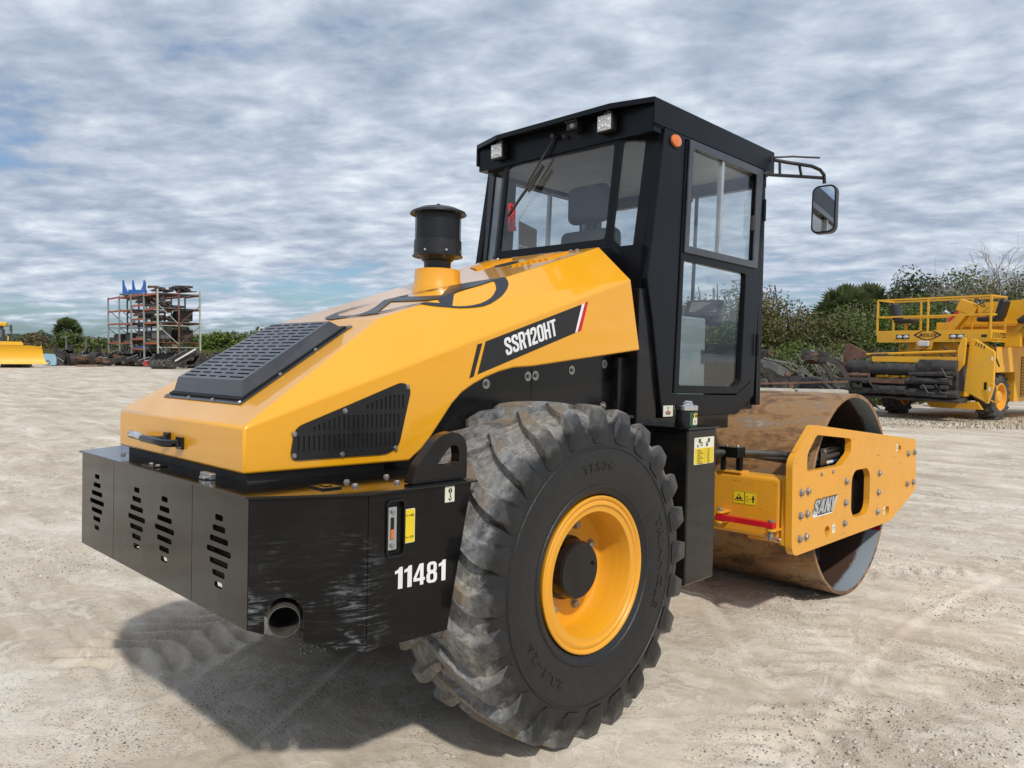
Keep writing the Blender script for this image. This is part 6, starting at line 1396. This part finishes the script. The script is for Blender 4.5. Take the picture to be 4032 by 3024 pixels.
# ================================================================== scrap row between the bulldozer and the hood
SC = 'scrap parts lying in the row before the rack'
row = [(232, 57, 'b', 'junk_black'), (272, 57.5, 'b', 'junk_black'), (300, 57, 'b', 'junk_black'), (322, 58.5, 'a', 'junk_rust'), (345, 57, 'a', 'junk_rust'), (385, 57.5, 'b', 'junk_black'), (402, 56.5, 'a', 'junk_rust'), (440, 58, 'a', 'junk_black'), (462, 57, 'a', 'junk_black'), (490, 58.5, 'b', 'junk_black'), (520, 56.5, 'a', 'junk_black'), (545, 57, 'a', 'junk_rust'), (568, 56, 'a', 'junk_black'), (590, 57, 'b', 'junk_black'), (612, 55, 'a', 'junk_rust'), (700, 53, 'a', 'junk_black'), (722, 52, 'a', 'junk_grey'), (745, 53.5, 'a', 'junk_black'), (770, 54, 'b', 'junk_black'), (795, 55, 'a', 'junk_black'), (820, 56, 'a', 'junk_black'), (850, 56, 'b', 'junk_black'), (222, 56.5, 'a', 'junk_black'), (905, 57, 'a', 'junk_black')]
row.sort(); words = ['first', 'second', 'third', 'fourth', 'fifth', 'sixth', 'seventh', 'eighth', 'ninth', 'tenth', 'eleventh', 'twelfth', 'thirteenth', 'fourteenth', 'fifteenth', 'sixteenth', 'seventeenth', 'eighteenth', 'nineteenth', 'twentieth', 'twenty-first', 'twenty-second', 'twenty-third', 'twenty-fourth']
for i, (u, dp, kd, mt) in enumerate(row):
    p_ = foot(u, dp); cn_ = {'junk_black': 'black', 'junk_rust': 'rusty', 'junk_grey': 'grey'}[mt]
    lb_ = '%s %s, %s along the scrap row from the bulldozer blade' % (cn_, 'bucket' if kd == 'b' else 'steel attachment', words[i])
    if kd == 'b': bucket(p_, rnd.uniform(0, 6.3), rnd.uniform(.8, 1.2), rnd.uniform(.9, 1.25), lb_, SC, mt, rnd.uniform(-50, 30))
    else: arm(up(p_, rnd.uniform(0, .35)), VR+rnd.uniform(-1., 1.), rnd.uniform(1.0, 1.7), lb_, SC, mt, rnd.uniform(-30, 30))
bk = bucket(foot(640, 50.5), VR+.1, 1.35, 1.15, 'dark grey open bucket standing foremost in front of the rack end', 'scrap parts lying in the row before the rack', 'junk_grey', -15)
for u, dp, a_, lb_ in ((700, 50.5, .5, 'black loader arm slanting beside the grey bucket, left one'), (735, 50, .35, 'black loader arm slanting beside the grey bucket, right one')):
    arm(up(foot(u, dp), .45), VR+a_, 2.0, lb_, SC, 'junk_black', -28)
o_ = G().beam((0,0,.55), (1.25, .2, 1.35), .09, .09).obj('white_tube', 'white_paper'); o_.location = foot(690, 49.6); o_.rotation_euler = (0, 0, VR); tag(o_, 'off white tube slanting across the loader arms by the rack end', 'tube')
o_ = arm(foot(572, 53.5), VR, .32, 'small bright red part on the sand below the rack', None, 'red_paint', 10, 'red_part', 'machine part')
pallet(foot(352, 54.5), VR+.1, 'low weathered pallet on the sand before the scrap row', 'wood', 'wooden pallets', 1.5)
# scrap backdrop: further parts in a second, denser line
for i, u in enumerate(range(225, 960, 32)):
    dp = 59.0 if u < 420 else 58.2
    p_ = foot(u+rnd.uniform(-8, 8), dp+rnd.uniform(-.6, .6)); kd = rnd.random()
    lb_ = 'dark scrap part, %s from left in the half hidden back line' % words[i]
    if kd < .45: bucket(p_, rnd.uniform(0, 6.3), rnd.uniform(.8, 1.3), rnd.uniform(.9, 1.2), lb_, 'half hidden scrap in the back line', rnd.choice(('junk_black', 'junk_black', 'junk_grey')), rnd.uniform(-60, 30))
    else: 
        e_ = arm(up(p_, rnd.uniform(.1, .6)), VR+rnd.uniform(-1.2, 1.2), rnd.uniform(1.2, 1.9), lb_, 'half hidden scrap in the back line', rnd.choice(('junk_black', 'junk_rust')), rnd.uniform(-35, 35))
tk_ = empty('blue_tank', foot(188, 53.0), VR+rad(28), 'light blue rounded tank with round port beside the bulldozer blade', 'tank')
plate('tank_body', rpoly([(-.48, .12), (.50, .12), (.52, .55), (.42, .88), (-.36, .90), (-.48, .60)], .10, 3), [], -.5, 0, frame((0,0,0), (1,0,0), (0,0,1)), 'lightblue', tk_, bevel=.04)
G().lathe([(.10, 0), (.15, 0), (.15, .04), (.10, .04)], 20, at((0, -.0, .30), (0,-1,0)), closed=True).obj('port_ring', 'junk_grey', tk_)
for x, lb_ in ((262, 'dark upright fork left of the scrap arm'), (340, 'dark upright fork right of the scrap arm')):
    o_ = plate('upright_fork', [(-.12, 0), (.16, 0), (.10, .6), (.06, 1.55), (-.02, 1.6), (-.08, .6)], [], -.06, .06, frame((0,0,0), (1,0,0), (0,0,1)), 'junk_grey', bevel=.01); o_.location = up(foot(x, 59), .6); o_.rotation_euler = (0, 0, VR); tag(o_, lb_, 'fork')

# ================================================================== bulldozer at the left edge
dz = empty('bulldozer', foot(60, 49.5), VR+rad(30), 'yellow bulldozer cut by the left edge, its wide blade facing the yard', 'bulldozer')
K = 49.5/3022.25*.19; dx_ = lambda x: (x-316)*K; dzv = lambda y: (1085-y)*K
prof = [(-.10, dzv(1005)), (.02, dzv(940)), (.10, dzv(860)), (.13, dzv(760)), (.08, dzv(680)), (-.02, dzv(620))]
vs = []; XS = [-7.0, dx_(0), dx_(300), dx_(600), dx_(820)]
for k, x in enumerate(XS):
    for j, (y, z) in enumerate(prof):
        xx = x if k < 4 else dx_((900, 850, 820, 805, 800, 790)[j]); zz_ = z if not (k == 4) else z-(.0 if j < 5 else .07)
        vs.append((xx, y-.3, zz_))
nP = len(prof); fs = [(i*nP+j, (i+1)*nP+j, (i+1)*nP+j+1, i*nP+j+1) for i in range(4) for j in range(nP-1)]
o = len(vs); vs += [(x, y+.06, z) for x, y, z in vs]; fs += [tuple(o+q_ for q_ in reversed(f_)) for f_ in fs]
ring = [i*nP for i in range(5)]+[4*nP+j for j in range(1, nP)]+[i*nP+nP-1 for i in range(3, -1, -1)]+[j for j in range(nP-2, 0, -1)]
fs += [(ring[i], ring[(i+1) % len(ring)], ring[(i+1) % len(ring)]+o, ring[i]+o) for i in range(len(ring))]
bl = mesh_obj('blade', vs, fs, 'dozer_yellow', dz, smooth=40)
plate('blade_guard', [(-7.0, dzv(622)), (dx_(470), dzv(614)), (dx_(438), dzv(542)), (-7.0, dzv(546))], [], -.05, 0, frame((0, -.26, 0), (1,0,0), (0,0,1)), 'dozer_yellow', bl)
G().tube([(dx_(778), -.33, dzv(640)), (dx_(778), -.2, dzv(640))], .05, 10).obj('lifting_ring', 'dozer_yellow', bl)
tkk = G().tube([(dx_(310), .2, .33), (dx_(310), 4.0, .33)], .33, 18)
t1_ = plate('track', rpoly([(.15, -.02), (4.2, -.02), (4.5, .35), (4.2, .75), (.2, .75), (-.1, .35)], .2, 4), [], dx_(60), dx_(560), frame((0,0,0), (0,1,0), (0,0,1)), 'track_black', dz, bevel=.03)
t2_ = t1_.copy(); COL.objects.link(t2_); t2_.location = (-1.9, 0, 0)
G().box((-2.4, .4, .7), (dx_(180), 2.6, 1.72)).obj('engine_hood', 'dozer_grey', dz, bevel=.06)
G().box((-2.3, 2.3, 1.4), (dx_(70), 4.0, 2.55)).obj('cab_body', 'dozer_grey', dz, bevel=.05)
G().box((-2.4, 2.1, 2.72), (dx_(135), 4.1, 2.98)).obj('cab_roof', 'dozer_yellow', dz, bevel=.05)
G().box((dx_(10), 2.25, 2.5), (dx_(75), 2.4, 2.8)).obj('cab_pillar', 'dozer_grey', dz)
G().box((-2.2, 2.26, 1.95), (dx_(40), 2.29, 2.5)).obj('cab_glass', 'screen', dz)
G().tube([(dx_(240), 1.0, 1.6), (dx_(240), 1.0, 2.62), (dx_(228), 1.0, 2.78)], [.055, .055, .07], 10).box((dx_(205), .95, 2.3), (dx_(245), 1.05, 2.78)).obj('exhaust_stack', 'dozer_grey', dz, smooth=50)
G().beam((dx_(195), -.1, 1.72), (dx_(195), .2, 2.0), .05, .05).obj('blade_ram', 'dozer_yellow', dz)

# ================================================================== trees and shrubs
HR = 'shrubs of the hedge on the right'
words_ = ['first', 'second', 'third', 'fourth', 'fifth', 'sixth', 'seventh', 'eighth', 'ninth', 'tenth', 'eleventh', 'twelfth', 'thirteenth', 'fourteenth', 'fifteenth']
hedge = [(2610, 31, 4.0, 4.6, 'leaf_russet'), (2720, 30, 4.2, 4.3, 'leaf_russet'), (2840, 30, 4.4, 4.9, 'leaf_russet'), (2950, 30.5, 4.2, 4.8, 'leaf_russet'), (3055, 29.5, 4.2, 4.2, 'leaf_russet'), (3160, 29.5, 4.2, 4.0, 'leaf_russet'), (3265, 30, 4.0, 3.9, 'leaf_green'), (3370, 30.5, 4.2, 4.2, 'leaf_green'), (3480, 31, 4.4, 4.3, 'leaf_bright'), (3590, 31.5, 4.4, 4.8, 'leaf_bright'), (3700, 32, 4.2, 4.6, 'leaf_green'), (3810, 32.5, 4.4, 5.3, 'leaf_green'), (3920, 33, 4.4, 5.5, 'leaf_russet'), (4040, 33, 4.6, 5.2, 'leaf_green'), (4150, 33, 4.6, 5.2, 'leaf_green')]
nm = {'leaf_russet': 'russet-tipped green', 'leaf_green': 'deep green', 'leaf_bright': 'yellowish green', 'leaf_dark': 'dark green', 'leaf_brown': 'brown'}
for i, (u, dp, w, h, mt) in enumerate(hedge):
    nth = words_[i]; side = 'seen behind the roller cab' if u < 2980 else ('between cab and palms' if u < 3200 else ('behind paving machine platform' if u < 3650 else 'behind paving machine engine'))
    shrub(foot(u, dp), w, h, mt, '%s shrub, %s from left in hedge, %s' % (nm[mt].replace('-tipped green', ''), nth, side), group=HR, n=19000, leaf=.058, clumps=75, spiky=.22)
low_ = [(2900, 27, 'leaf_green'), (3000, 26.5, 'leaf_russet'), (3090, 26.5, 'leaf_bright'), (3180, 26.5, 'leaf_green'), (3290, 27, 'leaf_green'), (3400, 27.5, 'leaf_russet'), (3520, 28.5, 'leaf_green')]
for i, (u, dp, mt) in enumerate(low_):
    shrub(foot(u, dp), 3.2, 2.3, mt, 'low %s vine-covered shrub, %s from the cab at the hedge foot' % (nm[mt], words_[i]), group='low shrubs at the foot of the hedge', n=12000, leaf=.052, clumps=55)
palm(foot(3330, 34), 3.3, 1.45, 'fan palm rising left above the hedge, left of the paving machine railing', group='fan palms in the hedge')
palm(foot(3412, 35), 3.4, 1.5, 'fan palm in the hedge just left of the dark oak', group='fan palms in the hedge')
palm(foot(3275, 35), 2.7, 1.3, 'smaller fan palm low in the hedge behind the dead brush', group='fan palms in the hedge')
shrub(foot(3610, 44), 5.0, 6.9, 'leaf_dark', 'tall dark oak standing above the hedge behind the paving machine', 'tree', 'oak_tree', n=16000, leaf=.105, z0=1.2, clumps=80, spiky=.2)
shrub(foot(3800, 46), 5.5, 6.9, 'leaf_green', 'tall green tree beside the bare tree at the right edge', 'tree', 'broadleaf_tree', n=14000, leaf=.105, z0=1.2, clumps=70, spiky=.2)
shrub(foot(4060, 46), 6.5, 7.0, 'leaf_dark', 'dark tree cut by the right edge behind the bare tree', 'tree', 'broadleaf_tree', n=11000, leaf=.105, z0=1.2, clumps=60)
for u, dp, h, lb_ in ((3930, 36, 1.75, 'bare grey tree at the right edge above the paving machine'), (3985, 37, 2.0, 'second bare grey tree, nearest the right edge'), (3880, 37, 1.5, 'smaller bare grey tree left of the taller ones')):
    e_ = empty('bare_tree', foot(u, dp), 0, lb_, 'tree', 'bare grey trees')
    g = G(); g.tube([(0,0,-.1), (.1, 0, 1.6), (.05, .1, 3.0)], [.14, .11, .08], 7, cap=False); g.obj('trunk', 'dead_wood', e_)
    g = G()
    for k in range(7): twig_geo(g, Vector((.05, .05, rnd.uniform(1.8, 3.0))), Vector((rnd.gauss(0, .6), rnd.gauss(0, .6), 1)).normalized(), h, .05, 3, .5, 3)
    tag(g.obj('branches', 'dead_wood', e_), kind='stuff')
for u, dp, lb_ in ((3285, 24.5, 'bleached dead brush with tangled bare branches left of the paving machine'), (3215, 25, 'bleached dead twigs lying low beside the larger dead brush')):
    e_ = empty('dead_brush', foot(u, dp), VR, lb_, 'dead brush', 'dead brush')
    g = G()
    for k in range(8): twig_geo(g, Vector((rnd.uniform(.1, .5), 0, .5)), Vector((rnd.uniform(-1.3, .4), rnd.gauss(0, .4), rnd.uniform(.35, 1.1))).normalized(), .68, .024, 3, .5, 3, .02)
    tag(g.obj('branches', 'dead_wood', e_), kind='stuff')
    g = G(); g.tube([(.45, 0, -.1), (.35, 0, .3), (.2, 0, .6)], [.07, .06, .04], 6); g.obj('trunk', 'dead_wood', e_)
# left side vegetation
palm(foot(268, 72), 2.85, 1.35, 'round-headed fan palm standing alone left of the rack', fr=70)
palm(foot(705, 76), 3.6, 1.2, 'fan palm behind the right end of the rack', group='palms behind the rack', fr=60)
palm(foot(668, 78), 2.6, 1.1, 'shorter fan palm behind the middle of the rack', group='palms behind the rack', fr=60)
for u, dp, w, h, mt, lb_ in ((180, 70, 6.0, 2.9, 'leaf_brown', 'brownish bush left of the lone palm'), (235, 69, 4.5, 2.4, 'leaf_russet', 'olive bush in front of the lone palm'), (290, 69, 4.5, 2.9, 'leaf_green', 'green bush right below the lone palm'), (345, 71, 5.5, 2.9, 'leaf_green', 'rounded green bush between the palm and the rack'), (120, 74, 6.0, 2.8, 'leaf_green', 'green bush above the bulldozer blade'), (60, 76, 6.0, 2.7, 'leaf_dark', 'dark bush behind the bulldozer'), (410, 76, 6.5, 2.7, 'leaf_dark', 'dark bush seen through the left rack bays'), (800, 74, 5.5, 3.1, 'leaf_bright', 'bright green bush right of the rack'), (880, 73, 6.5, 3.3, 'leaf_bright', 'broad bright green bush above the hood'), (960, 74, 6.0, 3.6, 'leaf_green', 'green bush touching the hood line right of the rack'), (1050, 74, 6.0, 3.6, 'leaf_green', 'green bush mostly hidden by the hood'), (560, 80, 6.5, 2.6, 'leaf_dark', 'dark bush behind the middle of the rack')):
    shrub(foot(u, dp), w, h, mt, lb_, group='bushes along the far edge of the yard', n=4200, leaf=.17, clumps=36, spiky=.3, d=3.5, rz=VR)
# mown mound and far woods
vs = []
for i in range(41):
    for j in range(13):
        x = -70+140*i/40; y = -18+36*j/12; vs.append((x, y, -1+5.6*math.exp(-(x/38)**2)*max(0, 1-(y/18)**2)+.5*float(fbm(np.array([x*.1]), np.array([y*.1]), 3)[0])))
simple('dry_grass', (.105, .11, .055), .95, var=.4, vscale=.3, bumps=.6, bscale=2)
mo = mesh_obj('mound', vs, [(i*13+j, (i+1)*13+j, (i+1)*13+j+1, i*13+j+1) for i in range(40) for j in range(12)], 'dry_grass', smooth=80)
mp_ = px3(880, 1400, 170); mo.location = (mp_.x, mp_.y, .2); mo.rotation_euler = (0, 0, VR); mo['kind'] = 'structure'
pts = []; 
nF = 42000
ang = nrs.uniform(-.75, .75, nF); R_ = 330+nrs.uniform(-25, 25, nF)+25*np.sin(ang*9)
hh_ = 4.4+2.6*(fbm(ang*40+3, R_*.01, 4)-.45)*2+.9*np.sin(ang*23)
fx = CAMLOC.x+R_*np.cos(YAW+ang); fy = CAMLOC.y+R_*np.sin(YAW+ang); fz_ = .3+hh_*nrs.uniform(0, 1, nF)**.6
nd = np.stack([-np.cos(YAW+ang), -np.sin(YAW+ang), nrs.uniform(-.2, .9, nF)], 1)
me = leaf_mesh('far_woods', np.stack([fx, fy, fz_], 1), nd, .75, nrs.uniform(.1, .9, nF), 'leaf_far', .8)
o_ = link(bpy.data.objects.new('far_woods', me)); tag(o_, 'low far-off line of dark green woods along the horizon', 'woods', kind='stuff')
# grasses
def grass(name, P, h, lab, kind='stuff', mat='grass_mat', w=.02):
    P = np.asarray(P); n = len(P); a = nrs.uniform(0, 6.28, n); L = h*nrs.uniform(.5, 1.3, n); lean = nrs.normal(0, .35, (n, 2))*L[:, None]
    dx2 = np.stack([np.cos(a)*w, np.sin(a)*w, np.zeros(n)], 1); tip = P+np.stack([lean[:, 0], lean[:, 1], L], 1); mid = P+np.stack([lean[:, 0]*.35, lean[:, 1]*.35, L*.55], 1)
    V = np.stack([P-dx2, P+dx2, mid+dx2*.7, tip, mid-dx2*.7], 1).reshape(-1, 3)
    me = bpy.data.meshes.new(name); me.from_pydata(V.tolist(), [], [tuple(range(5*i, 5*i+5)) for i in range(n)]); a_ = me.attributes.new('tint', 'FLOAT', 'POINT'); a_.data.foreach_set('value', np.repeat(np.clip(nrs.normal(.5, .25, n), 0, 1), 5).astype(np.float32)); me.materials.append(MATS[mat]); me.update()
    o_ = link(bpy.data.objects.new(name, me)); tag(o_, lab, 'grass', kind=kind); return o_
def scatter(u0, u1, d0, d1, n):
    uu = nrs.uniform(u0, u1, n); dd = nrs.uniform(d0, d1, n); M_ = np.array(CAMW); q_ = np.stack([(uu-2016)/3022.25*dd, -(1400-1512)/3022.25*dd, -dd, np.ones(n)]); w_ = (M_ @ q_)[:3]
    return np.stack([w_[0], w_[1], base_z(w_[0], w_[1])], 1)
grass('tall_grass', scatter(100, 1100, 61, 68, 7000), 1.1, 'tall yellow-green grass behind the scrap row', w=.05)
grass('weeds', scatter(3380, 4060, 17.8, 21.5, 1300), .06, 'dry weeds on the sand under and before the paving machine', w=.009, mat='weed_mat')
# pebbles and clods on the sand
def pebbles(name, n, smin, smax, mat, lab, u0=0, u1=4032, near=3.2, far=11., clump=None):
    ico = bmesh.new(); bmesh.ops.create_icosphere(ico, subdivisions=1, radius=1.0); bv_ = np.array([v.co[:] for v in ico.verts]); bf_ = np.array([[v.index for v in f.verts] for f in ico.faces]); ico.free()
    dd = near*(far/near)**(nrs.uniform(0, 1, n)**.8); uu = nrs.uniform(-.72, .72, n)
    x = CAMLOC.x+dd*(math.cos(YAW)+uu*math.sin(YAW)); y = CAMLOC.y+dd*(math.sin(YAW)-uu*math.cos(YAW))
    keep = fbm(x*1.1+9, y*1.1, 3) > (.40 if clump is None else clump); x, y = x[keep], y[keep]; n = len(x)
    s = smin*(smax/smin)**(nrs.uniform(0, 1, n)**2.2); z = ground_z(x, y)
    sc = s[:, None]*nrs.uniform(.6, 1.25, (n, 3))*np.array([1, 1, .62]); an = nrs.uniform(0, 6.28, n); ca, sa = np.cos(an), np.sin(an)
    V = bv_[None]*sc[:, None, :]*nrs.uniform(.8, 1.2, (n, len(bv_), 1)); Vx = V[..., 0]*ca[:, None]-V[..., 1]*sa[:, None]; Vy = V[..., 0]*sa[:, None]+V[..., 1]*ca[:, None]
    Vf = np.stack([Vx+x[:, None], Vy+y[:, None], V[..., 2]+(z+s*.2)[:, None]], -1).reshape(-1, 3)
    Ff = (bf_[None]+(np.arange(n)*len(bv_))[:, None, None]).reshape(-1, 3)
    me = bpy.data.meshes.new(name); me.vertices.add(len(Vf)); me.vertices.foreach_set('co', Vf.astype(np.float32).ravel()); me.loops.add(Ff.size); me.loops.foreach_set('vertex_index', Ff.astype(np.int32).ravel())
    me.polygons.add(len(Ff)); me.polygons.foreach_set('loop_start', np.arange(0, Ff.size, 3, dtype=np.int32)); me.polygons.foreach_set('loop_total', np.full(len(Ff), 3, np.int32)); me.update(); me.materials.append(MATS[mat])
    o_ = link(bpy.data.objects.new(name, me)); tag(o_, lab, 'gravel', kind='stuff')
pebbles('pale_gravel', 30000, .003, .0135, 'stone_light', 'pale shell gravel scattered over the sand', clump=.46)
pebbles('dark_gravel', 16000, .003, .009, 'stone_dark', 'small dark stones scattered over the sand', clump=.49)
